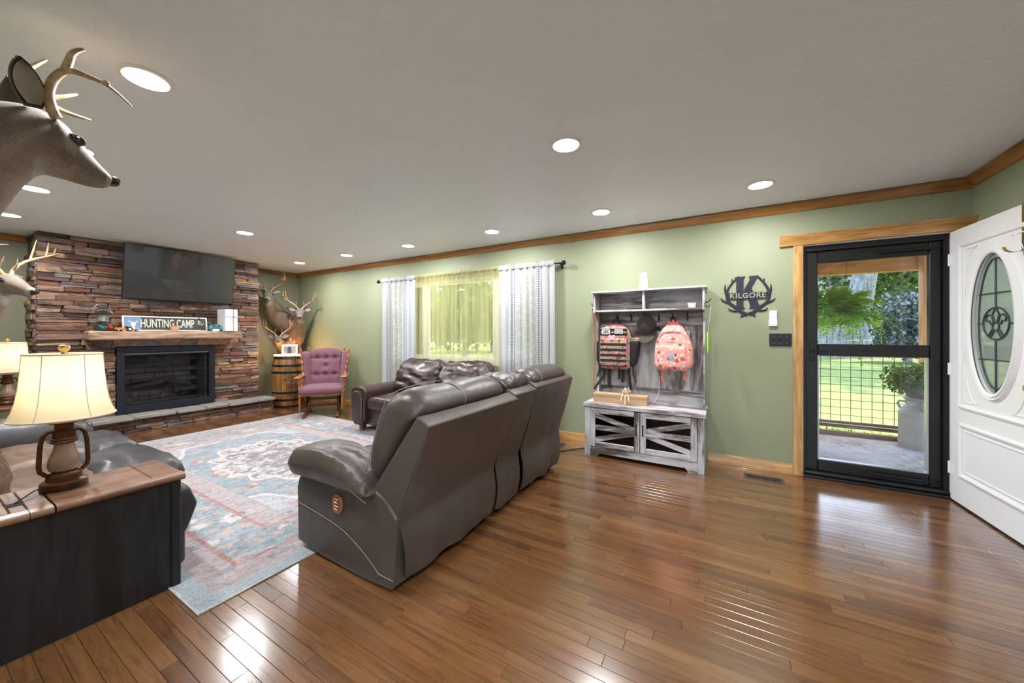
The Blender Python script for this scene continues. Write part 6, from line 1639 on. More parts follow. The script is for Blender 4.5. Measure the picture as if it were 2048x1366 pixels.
# ---------------------------------------------------------------- curtains
def curtain(name, label, x0, x1, zb, zt, mat, folds, amp, yc, seed, flare=0.0, group=None, cat='curtain'):
    cx = (x0+x1)/2; W = x1-x0
    o = thing(name, label, cat, (cx, yc, zb), 0, group)
    NU, NV = int(folds*10), 26
    def f(u, v):
        z = (zt-zb)*v; ph = u*folds*2*math.pi + 1.3*nz(u*3, seed, 0)
        k = (0.35 + 0.65*min(1, (1-v)*2.5 + 0.25))
        y = amp*k*(math.sin(ph) + 0.35*math.sin(ph*2.3 + seed)) + 0.01*nz(u*6, v*3, seed)
        x = (u-0.5)*W*(1 + flare*(1-v)) + 0.006*math.cos(ph)
        return (x, y, z)
    m = MB(); m.grid(f, NU, NV); m.build('panel', mat, o, 80)
    m = MB()
    def g(u, v):
        a = v*2*math.pi; ph = u*folds*4*math.pi
        r = 0.02 + 0.005*math.sin(ph)
        return ((u-0.5)*W, r*math.cos(a), (zt-zb) + r*math.sin(a)*1.2 + 0.004*math.sin(ph*0.7))
    m.grid(g, NU, 10); m.build('rod_pocket', mat, o, 80)
    m = MB(); m.grid(lambda u, v: ((u-0.5)*W, 0.007*math.sin(u*folds*5*math.pi)*(v+0.3), (zt-zb) + 0.02 + 0.026*v + 0.004*math.sin(u*folds*9)), NU, 3); m.build('header_ruffle', mat, o, 80)
    return o
RZ = 2.105; RYC = 4.035
rod = thing('curtain_rod', 'dark curtain rod with round finials over the window', 'curtain rod', (-3.27, RYC, RZ))
q = MB(); q.tube([(-1.58, 0, 0), (1.6, 0, 0)], 0.009, 10); q.build('rod', M['black'], rod)
for s in (-1.6, 1.62):
    q = MB(); q.soft((s, 0, 0), (0.03, 0.03, 0.03), 0.0299, 2); q.build('finial', M['black'], rod, 80)
for s in (-1.555, 1.57):
    q = MB(); q.tube([(s, 0, -0.01), (s, 0.05, -0.014), (s, 0.083, -0.02)], 0.006, 8); q.box(s-0.014, s+0.014, 0.079, 0.0845, -0.06, 0.02); q.build('bracket', M['black'], rod)
curtain('lace_curtain', 'white patterned lace curtain panel left of the window', -4.80, -4.06, 0.03, RZ, M['lace'], 7, 0.02, RYC, 1.0, 0.0, 'white lace curtains')
curtain('lace_curtain', 'white patterned lace curtain panel right of the window', -2.55, -1.765, 0.03, RZ, M['lace'], 8, 0.02, RYC, 4.0, 0.0, 'white lace curtains')
curtain('sheer_curtain', 'moss green sheer curtain over the left half of the window', -4.07, -3.32, 0.12, RZ, M['sheer'], 9, 0.016, RYC+0.0, 7.0, 0.03, 'moss green sheers')
curtain('sheer_curtain', 'moss green sheer curtain over the right half of the window', -3.33, -2.54, 0.12, RZ, M['sheer'], 8, 0.016, RYC+0.0, 9.0, 0.03, 'moss green sheers')

# ---------------------------------------------------------------- hall tree bench
HX, HY = -0.715, 3.90
HT = thing('hall_tree', 'whitewashed wooden hall tree with bench and barn doors', 'hall tree', (HX, HY, 0))
def hb(nm, x0, x1, y0, y1, z0, z1, mat='dist_x', b=0.002, par=None, M_=None):
    m = MB(); m.box(x0-HX, x1-HX, y0-HY, y1-HY, z0, z1, b=b, M=M_); return m.build(nm, M[mat], par or HT)
A0, A1, YFR, YBK = -1.268, -0.16, 3.70, 4.10
hb('side_panel', A0, A0+0.02, YFR, YBK, 0.0, 0.505, 'dist_z'); hb('side_panel', A1-0.02, A1, YFR, YBK, 0.0, 0.505, 'dist_z')
hb('stile', A0, A0+0.055, YFR-0.012, YFR, 0.0, 0.505, 'dist_z'); hb('stile', A1-0.055, A1, YFR-0.012, YFR, 0.0, 0.505, 'dist_z')
m = MB(); m.prism([(A0+0.055-HX, 0.10), (A1-0.055-HX, 0.10), (A1-0.055-HX, 0.0), (A1-0.13-HX, 0.0), (A1-0.155-HX, 0.035), (A0+0.155-HX, 0.035), (A0+0.13-HX, 0.0), (A0+0.055-HX, 0.0)], YFR-0.012-HY, YFR+0.004-HY, 'y'); bm_fix(m); m.build('apron', M['dist_x'], HT, None)
hb('bench_top', A0-0.014, A1+0.014, YFR-0.03, YBK, 0.508, 0.548, 'dist_x', 0.004)
hb('cabinet_floor', A0+0.02, A1-0.02, YFR+0.01, YBK, 0.09, 0.105, 'dist_x'); hb('cabinet_back', A0+0.02, A1-0.02, YBK-0.012, YBK, 0.105, 0.505, 'cabinet_in'); hb('cabinet_shelf', A0+0.02, A1-0.02, YFR+0.05, YBK-0.012, 0.29, 0.303, 'cabinet_in')
mid = (A0+A1)/2
for s, x0, x1 in ((-1, A0+0.058, mid-0.004), (1, mid+0.004, A1-0.058)):
    z0, z1 = 0.105, 0.500; w = 0.052; ya, yb = YFR-0.016, YFR+0.002
    D = hb('door_panel', x0+w, x1-w, YFR-0.004, YFR-0.001, z0+w, z1-w, 'dark_glass', 0)
    hx0, hx1 = x0, x1
    for (a, b, c, d, mt) in ((x0, x0+w, z0, z1, 'dist_z'), (x1-w, x1, z0, z1, 'dist_z'), (x0+w, x1-w, z0, z0+w, 'dist_x'), (x0+w, x1-w, z1-w, z1, 'dist_x'), (x0+w, x1-w, (z0+z1)/2-0.026, (z0+z1)/2+0.026, 'dist_x')):
        hb('door_rail', a, b, ya, yb, c, d, mt, 0.002, D)
    inner = x1-w if s < 0 else x0+w; outer = x0+w if s < 0 else x1-w
    for zz in (z0+w, z1-w):
        p0 = Vector((outer-HX, zz + (0.018 if zz < 0.3 else -0.018))); p1 = Vector((inner-HX, (z0+z1)/2 + (-0.02 if zz < 0.3 else 0.02))); d = (p1-p0).normalized(); nn = Vector((-d.y, d.x))*0.023
        m = MB(); m.prism([tuple(p0-nn), tuple(p1-nn), tuple(p1+nn), tuple(p0+nn)], ya-HY+0.001, yb-HY, 'y'); bm_fix(m); m.build('brace', M['dist_x'], D, None)
    hxm = (x1-w/2 if s < 0 else x0+w/2)-HX; m = MB(); zc = 0.33
    m.tube([(hxm, ya-HY, zc-0.05), (hxm, ya-HY-0.025, zc-0.05), (hxm, ya-HY-0.028, zc), (hxm, ya-HY-0.025, zc+0.05), (hxm, ya-HY, zc+0.05)], 0.006, 8); m.build('handle', M['black'], D)
# upper hutch
U0, U1, YU = A0+0.035, A1-0.005, 3.86
ZT, ZS = 1.70, 1.515
for x in (U0, U1-0.018):
    m = MB(); pr = [(YBK-HY, 0.548), (YBK-0.11-HY, 0.548), (YBK-0.115-HY, 0.6), (YBK-0.09-HY, 0.66), (YBK-0.085-HY, 0.78), (YBK-0.12-HY, 0.95), (YBK-0.12-HY, 1.4), (YU-HY, 1.49), (YU-HY, ZT), (YBK-HY, ZT)]
    m.prism(pr, x-HX, x+0.018-HX, 'x'); bm_fix(m); m.build('upright', M['dist_z'], HT, None)
hb('top_shelf', U0-0.02, U1+0.02, YU-0.02, YBK, ZT, ZT+0.018, 'dist_x', 0.003); hb('cubby_shelf', U0+0.018, U1-0.018, YU, YBK, ZS-0.018, ZS, 'dist_x', 0.002)
hb('divider', mid-0.012, mid+0.01, YU+0.005, YBK-0.012, ZS, ZT, 'dist_z'); hb('back_board', U0+0.018, U1-0.018, YBK-0.012, YBK-0.002, ZS, ZT, 'dist_backx', 0)
hb('hook_rail', U0+0.018, U1-0.018, YBK-0.026, YBK-0.002, 1.345, ZS-0.018, 'dist_backx', 0.002)
nb = 5; xw = (U1-U0-0.036)/nb
for k in range(nb): hb('back_board', U0+0.018+k*xw+0.0012, U0+0.018+(k+1)*xw-0.0012, YBK-0.014, YBK-0.002, 0.69, 1.345, 'dist_back', 0.001)
hb('lower_rail', U0+0.018, U1-0.018, YBK-0.02, YBK-0.002, 0.548, 0.69, 'dist_backx', 0.002)
def hook(x, y, z, rz=0.0):
    m = MB(); mt = Matrix.Translation((x-HX, y-HY, z)) @ Matrix.Rotation(rz, 4, 'Z')
    m.box(-0.009, 0.009, -0.003, 0, -0.03, 0.03, b=0.001, M=mt)
    m.tube([(0, -0.003, 0.015), (0, -0.03, 0.02), (0, -0.05, 0.05)], [0.005, 0.004, 0.005], 8, M=mt)
    m.tube([(0, -0.003, -0.015), (0, -0.02, -0.03), (0, -0.035, -0.022), (0, -0.038, -0.008)], 0.004, 8, M=mt); m.build('hook', M['black'], HT)
HKY = YBK-0.027
for px in (1236, 1263, 1290, 1318, 1346, 1375): hook(ony(px, 640, HKY).x, HKY, 1.43)
hook(U1, 3.95, 1.55, R_(90)); hook(U0, 3.95, 1.55, R_(-90))

# backpacks -- built as things hanging from the hooks
def Pw(px, py, y): return ony(px, py, y)
b1c = Pw(1231, 697, 3.96); 
B1 = thing('camo_backpack', 'pink and brown camo backpack with black webbing on the hall tree', 'backpack', (b1c.x, 3.97, 1.13))
def bp(x, y, z, p): return p + Vector((-0.012*z*0 + (-0.03*x*max(0, z)**3), 0.03*max(0, z)**2*(1 if y < 0 else 0), -0.015*x*x*max(0, z)))
q = MB(); q.soft((0, 0, 0), (0.145, 0.085, 0.215), 0.05, 8, bp); q.build('body', M['camo'], B1, 60)
q = MB(); q.soft((0, -0.085, -0.055), (0.125, 0.03, 0.135), 0.025, 6); fp_ = q.build('front_pocket', M['camo'], B1, 60)
q = MB(); q.soft((0, -0.08, 0.12), (0.125, 0.022, 0.06), 0.02, 6); q.build('top_pocket', M['camo'], B1, 60)
for z, w, y in ((0.155, 0.125, -0.104), (0.115, 0.125, -0.104), (0.055, 0.13, -0.094), (0.02, 0.12, -0.117), (-0.03, 0.12, -0.117), (-0.08, 0.12, -0.117), (-0.13, 0.12, -0.117), (-0.175, 0.122, -0.112)):
    q = MB(); q.box(-w, w, y, y+0.004, z-0.0115, z+0.0115, b=0.001); q.build('webbing', M['webbing'], B1)
q = MB(); q.box(-0.105, -0.03, -0.109, -0.105, 0.115, 0.16, b=0.001); pt = q.build('patch', M['white_plastic'], B1)
for a, b, c, d in ((-0.095, -0.04, 0.145, 0.151), (-0.08, -0.045, 0.136, 0.142), (-0.098, -0.062, 0.124, 0.132), (-0.056, -0.038, 0.124, 0.132)):
    q = MB(); q.box(a, b, -0.1098, -0.1088, c, d, M=None); q.build('patch_mark', M['black_mat'], pt, None)
q = MB(); q.box(0.012, 0.09, -0.109, -0.105, 0.118, 0.162, b=0.001); q.build('patch', M['grey_patch'], B1)
hp = [(0.0, 0.055)] + [(0.034*math.sin(a)**3*1.0, 0.085 + 0.002*(13*math.cos(a)-5*math.cos(2*a)-2*math.cos(3*a)-math.cos(4*a))) for a in [R_(k) for k in range(160, -160, -20)]]
q = MB(); q.prism([(a-0.012, b) for a, b in hp], -0.1095, -0.1045, 'y'); bm_fix(q); q.build('heart_patch', M['pink_patch'], B1, None)
q = MB(); q.tube([(-0.035, 0.0, 0.205), (0.005, 0.02, 0.275), (0.045, 0.0, 0.205)], 0.011, 8, flat=(0.3, 1.0, (0, 1, 0))); q.build('carry_loop', M['webbing'], B1)
q = MB(); q.soft((0.165, 0.0, -0.06), (0.045, 0.06, 0.12), 0.03, 5, lambda x, y, z, p: p + Vector((0.02*z, 0, 0))); q.build('side_pouch', M['webbing'], B1, 60)
q = MB(); q.soft((0.178, -0.005, 0.065), (0.042, 0.05, 0.018), 0.012, 4); q.build('pouch_rim', M['camo'], B1, 60)
q = MB(); q.soft((-0.158, 0.01, -0.05), (0.02, 0.05, 0.1), 0.015, 4); q.build('side_pouch', M['webbing'], B1, 60)
for pts, w in (([(-0.105, 0.02, -0.2), (-0.12, -0.01, -0.3), (-0.16, -0.03, -0.36), (-0.2, -0.04, -0.42)], 0.012), ([(-0.06, 0.0, -0.205), (-0.06, -0.01, -0.3), (-0.055, -0.02, -0.39)], 0.018), ([(0.035, 0.0, -0.2), (0.035, -0.01, -0.31)], 0.013), ([(0.07, 0.0, -0.2), (0.065, 0.0, -0.34)], 0.016), ([(0.115, 0.01, -0.19), (0.13, 0.0, -0.32), (0.145, -0.01, -0.41)], 0.012), ([(0.16, 0.0, -0.17), (0.165, -0.02, -0.26), (0.19, -0.03, -0.33)], 0.008), ([(-0.15, 0.0, -0.15), (-0.16, -0.01, -0.25), (-0.175, -0.01, -0.3)], 0.008)):
    q = MB(); q.tube(pts, w, 6, flat=(1.0, 0.18, (1, 0, 0))); q.build('strap', M['webbing'], B1)

B1.scale = (1.14, 1.0, 1.13)

b2c = Pw(1347, 700, 3.96)
B2 = thing('coral_backpack', 'coral pink printed backpack hanging right of the cap', 'backpack', (b2c.x, 3.97, 1.14))
def bp2(x, y, z, p):
    k = 1.0 - 0.6*max(0, z)**1.3 + 0.1*max(0, -z)*(1-abs(z))
    return Vector((p.x*k, p.y*(1-0.5*max(0, z)**2) - 0.02*(1-z)*(1 if y < 0 else 0), p.z)) + Vector((0, 0, 0.01*nz(x*4, y*3, z*4)))
q = MB(); q.soft((0, 0, 0.0), (0.17, 0.085, 0.24), 0.07, 10, bp2); q.build('body', M['floral'], B2, 70)
q = MB(); q.soft((-0.005, -0.1, -0.105), (0.135, 0.035, 0.115), 0.032, 8, lambda x, y, z, p: p + Vector((-0.01*x*max(0, z), 0, 0.008*nz(x*3, z*3, 1)))); q.build('front_pocket', M['floral'], B2, 70)
q = MB(); q.tube([(-0.125 + 0.25*k/12, -0.124, -0.012 - 0.008*math.sin(math.pi*k/12)) for k in range(13)], 0.005, 6); q.build('zipper', M['coral'], B2)
q = MB(); q.tube([(-0.12, -0.075, 0.04), (-0.125, -0.085, 0.09), (-0.09, -0.085, 0.135), (0, -0.085, 0.15), (0.07, -0.083, 0.135), (0.115, -0.08, 0.09), (0.125, -0.075, 0.0), (0.14, -0.06, -0.1)], 0.005, 6); q.build('zipper', M['coral'], B2)
q = MB(); q.tube([(-0.115, -0.09, 0.035), (0.0, -0.1, 0.045), (0.1, -0.09, 0.03)], 0.006, 6); q.build('zipper', M['coral'], B2)
q = MB(); q.soft((0, -0.01, 0.225), (0.06, 0.03, 0.045), 0.025, 4, lambda x, y, z, p: Vector((p.x*(1-0.5*max(0, z)), p.y, p.z))); q.build('top_panel', M['coral'], B2, 70)
q = MB(); q.tube([(-0.025, -0.03, 0.225), (-0.016, -0.04, 0.275), (0, -0.03, 0.3), (0.016, -0.04, 0.275), (0.025, -0.03, 0.225)], 0.008, 8); q.build('carry_loop', M['webbing'], B2)
q = MB(); q.lathe([(0.022, 0), (0.026, 0.003), (0, 0.004)], 14, T(-0.01, -0.136, -0.1, rx=90), cap=False); q.build('badge', M['blue_patch'], B2)
for s, zz in ((-1, -0.36), (1, -0.33)):
    q = MB(); q.tube([(s*0.1, 0.0, -0.22), (s*0.105, -0.01, zz+0.05), (s*0.1, -0.012, zz)], 0.012, 6, flat=(1.0, 0.2, (1, 0, 0))); q.build('strap', M['coral'], B2)

cp = Pw(1291, 652, 4.0)
CP = thing('baseball_cap', 'charcoal baseball cap on the middle hook', 'cap', (cp.x, 4.055, cp.z))
def dome(u, v):
    a = u*2*math.pi; t = v*math.pi/2
    return (0.083*math.cos(a)*math.cos(t)*(1), -0.125*math.sin(t), 0.098*math.sin(a)*math.cos(t) + 0.012*math.sin(t))
q = MB(); q.grid(dome, 32, 10); q.build('crown', M['cap_grey'], CP, 80)
q = MB(); q.grid(lambda u, v: (0.083*math.cos(2*math.pi*u)*(0.9+0.1*v), 0.012*v, 0.098*math.sin(2*math.pi*u)*(0.9+0.1*v)), 32, 2); q.build('band', M['cap_brim'], CP, 80)
def brim(off):
    return lambda u, v: (0.088*(u*2-1)*(1-0.12*v), -0.02 - 0.075*v - 0.045*(1-(u*2-1)**2)*(0.3+v*0.7) + off, -0.045 - 0.1*v*math.sqrt(max(0.0, 1-0.75*(u*2-1)**2)) + off*0.3)
q = MB(); q.grid(brim(0), 16, 8); q.build('brim', M['cap_brim'], CP, 80)
for k in range(6):
    a = k*math.pi/3; q = MB(); q.tube([(0.0835*math.cos(a)*math.cos(t), -0.1256*math.sin(t), 0.0985*math.sin(a)*math.cos(t) + 0.012*math.sin(t)) for t in [math.pi/2*j/8 for j in range(9)]], 0.0012, 4); q.build('seam', M['cap_brim'], CP)
lg = MB(); lg.tube([(-0.02, -0.105, -0.02), (-0.008, -0.112, 0.005), (0.002, -0.113, -0.018), (0.012, -0.111, 0.006), (0.022, -0.106, -0.016)], 0.0022, 5); lg.build('embroidery', M['steel'], CP)
q = MB(); q.lathe([(0.007, 0), (0.004, 0.004), (0, 0.005)], 10, T(0, -0.125, 0.012, rx=90), cap=False); q.build('top_button', M['cap_grey'], CP)
CP.scale = (1.2, 1.1, 1.2)
hp1 = Pw(1318, 658, 4.06)
kg = thing('key_ring', 'black key fob and keys hanging between the cap and coral backpack', 'keys', (hp1.x, 4.035, hp1.z))
q = MB(); q.box(-0.018, 0.018, -0.008, 0.006, -0.02, 0.022, b=0.006); q.build('fob', M['black_mat'], kg)
q = MB(); q.tube([(0.0, 0, 0.02), (0.012, 0, 0.035), (0.0, 0, 0.05), (-0.012, 0, 0.035), (0, 0, 0.02)], 0.0015, 5); q.build('ring', M['steel'], kg)
for k in range(3): q = MB(); q.box(-0.006+0.012*k, 0.002+0.012*k, 0.002, 0.004, -0.07+0.01*k, -0.02, b=0.0008); q.build('key', M['steel'], kg)
hp2 = Pw(1375, 668, 4.06)
kg2 = thing('key_bunch', 'bunch of steel keys on the hook right of the coral backpack', 'keys', (hp2.x, 4.035, hp2.z))
q = MB(); q.tube([(0.014*math.cos(a), 0, 0.045 + 0.014*math.sin(a)) for a in [2*math.pi*k/14 for k in range(15)]], 0.0015, 5); q.build('ring', M['steel'], kg2)
for k in range(4): q = MB(); q.box(-0.016+0.01*k, -0.008+0.01*k, 0.001*k, 0.001*k+0.002, -0.03-0.008*(k % 2), 0.035, b=0.0008); q.build('key', M['steel'], kg2)

# things on the hall tree
af = thing('air_freshener', 'white tapered air freshener dispenser on top of the hall tree', 'air freshener', (Pw(1287, 560, 3.93).x, 3.94, ZT+0.018))
q = MB(); q.soft((0, 0, 0.088), (0.043, 0.036, 0.088), 0.015, 6, lambda x, y, z, p: Vector((p.x*(0.86-0.16*z), p.y*(0.9-0.12*z), p.z))); q.build('body', M['white_plastic'], af, 60)
q = MB(); q.lathe([(0.009, 0), (0.006, 0.002), (0, 0.002)], 14, T(0, -0.0285, 0.125, rx=84), cap=False); q.build('nozzle', M['grey_patch'], af); q = MB(); q.lathe([(0.006, 0), (0.005, 0.002), (0, 0.002)], 14, T(0, -0.0335, 0.04, rx=84), cap=False); q.build('sensor', M['grey_patch'], af)
tb = MB(); x = Pw(1270, 616, 3.95).x; tb.box(x-0.075, x+0.075, 3.9, 4.02, ZS+0.0002, ZS+0.014, b=0.003); tag(tb.build('tablet', M['black'], None), 'flat black tablet lying on the left cubby shelf', 'tablet')
wb_ = thing('white_dish', 'small white box dish in the right cubby of the hall tree', 'dish', (Pw(1385, 610, 3.95).x, 3.95, ZS))
q = MB(); q.lathe([(0.032, 0), (0.036, 0.006), (0.048, 0.05), (0.045, 0.05), (0.034, 0.01), (0, 0.008)], 4, T(rz=45) @ Matrix.Diagonal((1.25, 1, 1, 1)), cap=False); q.build('dish', M['white_plastic'], wb_, None)
q = MB(); q.lathe([(0.004, 0), (0.004, 0.002)], 8, T(-0.025, -0.036, 0.02, rx=90)); q.build('peg', M['brass'], wb_)
ga, gb = Pw(1188, 800, 3.8), Pw(1294, 800, 3.8)
GB = thing('gift_box', 'long brown gift box with ivory ribbon bow on the bench', 'gift box', ((ga.x+gb.x)/2, 3.84, 0.548))
gw = (gb.x-ga.x)/2
q = MB(); q.box(-gw, gw, -0.06, 0.06, 0, 0.075, b=0.002); q.build('box', M['kraft'], GB); q = MB(); q.box(-gw-0.003, gw+0.003, -0.063, 0.063, 0.07, 0.092, b=0.002); q.build('lid', M['kraft'], GB)
bx_ = 0.06
q = MB(); q.box(bx_-0.007, bx_+0.007, -0.0645, 0.0645, 0.0, 0.0932); q.build('ribbon', M['ribbon'], GB, None)
rb = random.Random(2)
for k in range(15):
    a = 2*math.pi*k/15 + rb.uniform(-.1, .1); el = rb.uniform(0.2, 1.2); Lr = rb.uniform(0.05, 0.075); d = Vector((math.cos(a)*math.cos(el), math.sin(a)*math.cos(el), math.sin(el))); c0 = Vector((bx_, -0.01, 0.096)); sdv = Vector((-math.sin(a), math.cos(a), 0))
    q = MB(); q.tube([c0, c0 + d*Lr*0.6 + Vector((0, 0, 0.012)), c0 + d*Lr + Vector((0, 0, 0.004)), c0 + d*Lr*0.8 - Vector((0, 0, 0.004)), c0 + d*0.01], 0.008, 6, flat=(1.0, 0.08, tuple(sdv))); q.build('bow_loop', M['ribbon'], GB)
for s in (-1, 1):
    q = MB(); q.tube([(bx_, -0.02, 0.097), (bx_+s*0.025, -0.06, 0.098), (bx_+s*0.035, -0.068, 0.07), (bx_+s*0.04, -0.067, 0.035)], 0.007, 6, flat=(1.0, 0.08, (1, 0, 0))); q.build('ribbon_tail', M['ribbon'], GB)
q = MB(); c = Pw(1316, 770, 4.06); q.tube([(c.x+0.01, 4.07, 0.82), (c.x+0.012, 4.07, 0.74), (c.x+0.01, 4.06, 0.66), (c.x-0.005, 4.05, 0.6), (c.x-0.03, 4.03, 0.556), (c.x-0.04, 4.0, 0.551)], 0.0025, 6); tag(q.build('charging_cable', M['white_plastic'], None), 'thin white cable hanging below the coral backpack', 'cable')
lt_ = thing('lime_tag', 'lime green shoehorn hanging from the right side of the hall tree', 'shoehorn', (U1+0.018, 3.95, 1.2))
q = MB(); q.soft((0.004, 0, -0.02), (0.006, 0.02, 0.1), 0.006, 5, lambda x, y, z, p: Vector((p.x, p.y*math.sqrt(max(0.05, 1-0.85*z*z)) + 0.01*z, p.z))); q.build('blade', M['lime'], lt_, 60)
q = MB(); q.tube([(0.004, 0.01, 0.075), (0.02, 0.0, 0.2), (0.03, 0, 0.33)], 0.0012, 5); q.build('cord', M['white_plastic'], lt_)
ol = thing('orange_leash', 'orange strap hanging down the left side of the hall tree', 'leash', (U0-0.02, 3.96, 1.0))
q = MB(); q.tube([(-0.02, 0, 0.53), (-0.005, 0, 0.4), (-0.004, 0, 0.1), (-0.006, 0, -0.15), (-0.008, 0, -0.35)], 0.016, 6, flat=(0.25, 1.0, (1, 0, 0))); q.build('strap', M['coral'], ol)

# ---------------------------------------------------------------- wall things
SG = thing('monogram_sign', 'dark metal antler monogram sign reading Kilgore on the green wall', 'sign', tuple(Pw(1496, 592, 4.112)))
so = SG.location.copy()
def sp(a, b): p = Pw(1420 + a*0.14641, 520 + b*0.14641, 4.112) - so; return (p.x, p.z)
SMAT = plain('navy_black_steel', (0.018, 0.02, 0.035), 0.45, 0.3)
q = MB()
def strip(pts, ws):
    P = [Vector((sp(*p)[0], 0, sp(*p)[1])) for p in pts]
    f = catmull([tuple(p) for p in P], 4); m_ = len(f)
    q.tube(f, [ws[0] + (ws[1]-ws[0])*i/(m_-1) for i in range(m_)], 8, flat=(0.002/max(ws), 1.0, (0, 1, 0)))
U = 0.00058
for fl in (False, True):
    g = (lambda l: [(1040-a, b-8) for a, b in l]) if fl else (lambda l: l)
    strip(g([(515, 745), (455, 725), (390, 675), (330, 632), (268, 585), (235, 520), (232, 450), (262, 375), (318, 300), (385, 235)]), (0.017, 0.008))
    for l, w in (([(240, 500), (212, 420), (206, 380), (210, 335)], (0.014, 0.003)), ([(315, 305), (300, 280), (303, 255)], (0.008, 0.003)), ([(290, 600), (220, 575), (175, 555), (150, 525)], (0.013, 0.003)), ([(410, 690), (340, 698), (285, 690), (252, 663)], (0.012, 0.004)), ([(500, 730), (455, 755), (418, 780)], (0.012, 0.006)), ([(380, 240), (390, 222), (395, 215)], (0.006, 0.002))): strip(g(l), w)
q.build('antler_wreath', SMAT, SG, 40)
q = MB()
for poly in ([(335, 235), (484, 222), (462, 268), (458, 640), (480, 668), (350, 668), (362, 640), (360, 268)], [(528, 222), (645, 210), (660, 216), (566, 380), (592, 440), (600, 470), (462, 500), (462, 410), (548, 262)], [(470, 455), (590, 440), (676, 618), (700, 660), (530, 662), (550, 635), (545, 590), (500, 500)]):
    q.prism([sp(a, b) for a, b in poly], -0.0016, 0.0016, 'y')
bm_fix(q); q.build('letter_k', SMAT, SG, None)
# name bar with the letters cut out of it
bar = MB(); bar.prism([sp(a, b) for a, b in [(240, 455), (795, 432), (772, 520), (268, 542)]], -0.0055, -0.0015, 'y'); bm_fix(bar); bo = bar.build('name_bar', SMAT, SG, None)
vs, fs = text_data('KILGORE', 0.066, 0.0005, res=3, space=1.12, off=0.0012)
xs = [v.x for v in vs]; x0, x1 = sp(275, 500)[0], sp(762, 480)[0]; kk = (x1-x0)/(max(xs)-min(xs)); xm = (max(xs)+min(xs))/2; zc = sp(515, 487)[1]; slope = (sp(762, 478)[1]-sp(275, 497)[1])/(x1-x0)
tx = MB(); tx.add([((v.x-xm)*kk + (x0+x1)/2, v.z-0.0062, zc + v.y*1.0 + slope*(v.x-xm)*kk) for v in vs], fs); tx.v = tx.v
lt2 = tx.build('name_lettering', M['wall'], SG, None)

rm = thing('wall_remote', 'white remote in a holder above the black switch plate', 'remote', tuple(Pw(1546, 637, 4.115)))
q = MB(); q.box(-0.032, 0.032, -0.018, 0.004, -0.07, -0.005, b=0.003); q.build('holder', M['white_plastic'], rm)
q = MB(); q.box(-0.029, 0.029, -0.02, -0.004, -0.055, 0.072, b=0.004); rmb = q.build('remote_body', M['white_plastic'], rm)
for a, b in ((-0.015, 0.056), (0.015, 0.056), (0, 0.045), (0, 0.015), (-0.014, 0.03), (0.014, 0.03), (-0.015, 0.004), (0, 0.004), (0.015, 0.004), (-0.015, -0.006), (0, -0.006), (0.015, -0.006)):
    q = MB(); q.box(a-0.004, a+0.004, -0.0212, -0.0195, b-0.002, b+0.002); q.build('button', M['grey_patch'], rmb, None)
sw = thing('switch_plate', 'black three-gang light switch plate beside the door', 'light switch', tuple(Pw(1560.5, 679.5, 4.115)))
q = MB(); q.box(-0.082, 0.082, -0.008, 0.004, -0.057, 0.057, b=0.005); pl_ = q.build('plate', M['black'], sw)
for k in (-1, 0, 1):
    q = MB(); q.box(k*0.046-0.006, k*0.046+0.006, -0.018, -0.006, -0.01, 0.012, b=0.002, M=None); q.build('toggle', M['black'], pl_)
    for z in (-0.03, 0.03): q = MB(); q.lathe([(0.003, 0), (0.002, 0.0012)], 8, T(k*0.046, -0.008, z, rx=90)); q.build('screw', M['steel'], pl_)
# floor registers
def vent(loc, L_, W_, label):
    o = thing('floor_register', label, 'floor vent', loc, 0, 'floor registers')
    q = MB(); q.box(-L_/2, L_/2, -W_/2, -W_/2+0.016, 0.0002, 0.005, b=0.001); q.box(-L_/2, L_/2, W_/2-0.016, W_/2, 0.0002, 0.005, b=0.001); q.box(-L_/2, -L_/2+0.022, -W_/2+0.016, W_/2-0.016, 0.0002, 0.005, b=0.001); q.box(L_/2-0.022, L_/2, -W_/2+0.016, W_/2-0.016, 0.0002, 0.005, b=0.001); q.build('frame', M['vent'], o)
    q = MB(); q.box(-L_/2+0.02, L_/2-0.02, -W_/2+0.014, W_/2-0.014, 0.0002, 0.001); q.build('well', M['black_mat'], o, None)
    n = 17; st = (L_-0.044)/n
    for k in range(1, n):
        q = MB(); x = -L_/2+0.022+k*st; q.box(x-0.0022, x+0.0022, -W_/2+0.016, W_/2-0.016, 0.001, 0.0045); q.build('slat', M['vent'], o, None)
va, vb = onz(1487, 946, 0), onz(1570, 969, 0)
vent((0.29, 3.865, 0), 0.29, 0.135, 'brown slotted floor register in front of the door wall')
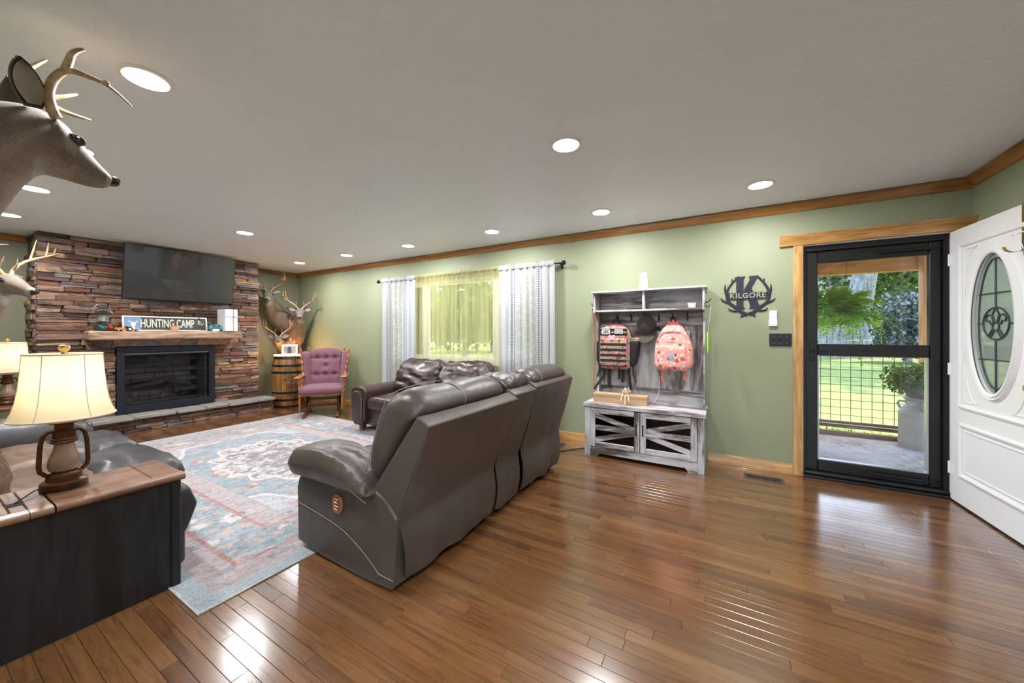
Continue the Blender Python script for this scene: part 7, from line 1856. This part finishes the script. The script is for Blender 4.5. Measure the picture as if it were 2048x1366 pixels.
vent((-1.72, 3.87, 0), 0.3, 0.13, 'brown floor register behind the grey sofa under the curtain')
q = MB(); cpts = [onz(x, y, 0.006) for x, y in ((1085, 899), (1105, 901), (1125, 902), (1145, 899), (1168, 896))]; q.tube(cpts, 0.005, 6); tag(q.build('power_cord', M['black_mat'], None), 'black cord on the floor between sofa and hall tree', 'cord')

# ---------------------------------------------------------------- recessed ceiling lights
spots = [(-2.29, 0.60, 'in front of the nearest deer head'), (-0.85, 2.12, 'above the middle of the room, nearest the viewer'), (0.24, 3.46, 'nearest the front door'), (-1.03, 3.47, 'in front of the hall tree'), (-2.31, 3.50, 'in front of the right lace curtain'), (-3.65, 3.51, 'in front of the middle of the window'), (-4.89, 3.47, 'in front of the left lace curtain'), (-6.09, 3.45, 'nearest the corner deer mounts'), (-4.82, 2.10, 'in front of the television'), (-4.81, 0.60, 'second from the fireplace along the rear wall'), (-6.09, 0.60, 'nearest the fireplace along the rear wall'), (-3.55, 0.60, 'above the brown console sofa, hidden by the nearest deer'), (0.2, 0.3, 'almost overhead, above the viewer'), (0.2, -1.2, 'added as fill in the middle of the kitchen'), (0.2, -2.4, 'added as fill in front of the kitchen patio window'), (-0.6, -1.8, 'added as fill by the left wall of the kitchen')]  # the kitchen entries are unseen lights, added to fill the room
for x, y, w in spots:
    o = thing('recessed_light', ('round recessed ceiling light ' + w) if w else 'round recessed ceiling light out of view', 'ceiling light', (x, y, ZC), 0, 'recessed ceiling lights')
    q = MB(); q.lathe([(0.098, 0.0), (0.096, -0.006), (0.08, -0.009), (0.076, -0.004), (0.076, 0.0)], 40, cap=False); q.build('trim_ring', M['white'], o)
    q = MB(); q.lathe([(0.076, -0.002), (0.05, -0.006), (0.0, -0.0075)], 36, cap=False); q.build('lens', M['lens'], o)
    ld = bpy.data.lights.new('downlight', 'AREA'); ld.shape = 'DISK'; ld.size = 0.15; ld.energy = DOWNLIGHT_W; ld.color = (0.98, 0.98, 1.0)
    lo = bpy.data.objects.new('downlight', ld); COL.objects.link(lo); lo.parent = o; lo.location = (0, 0, -0.012)
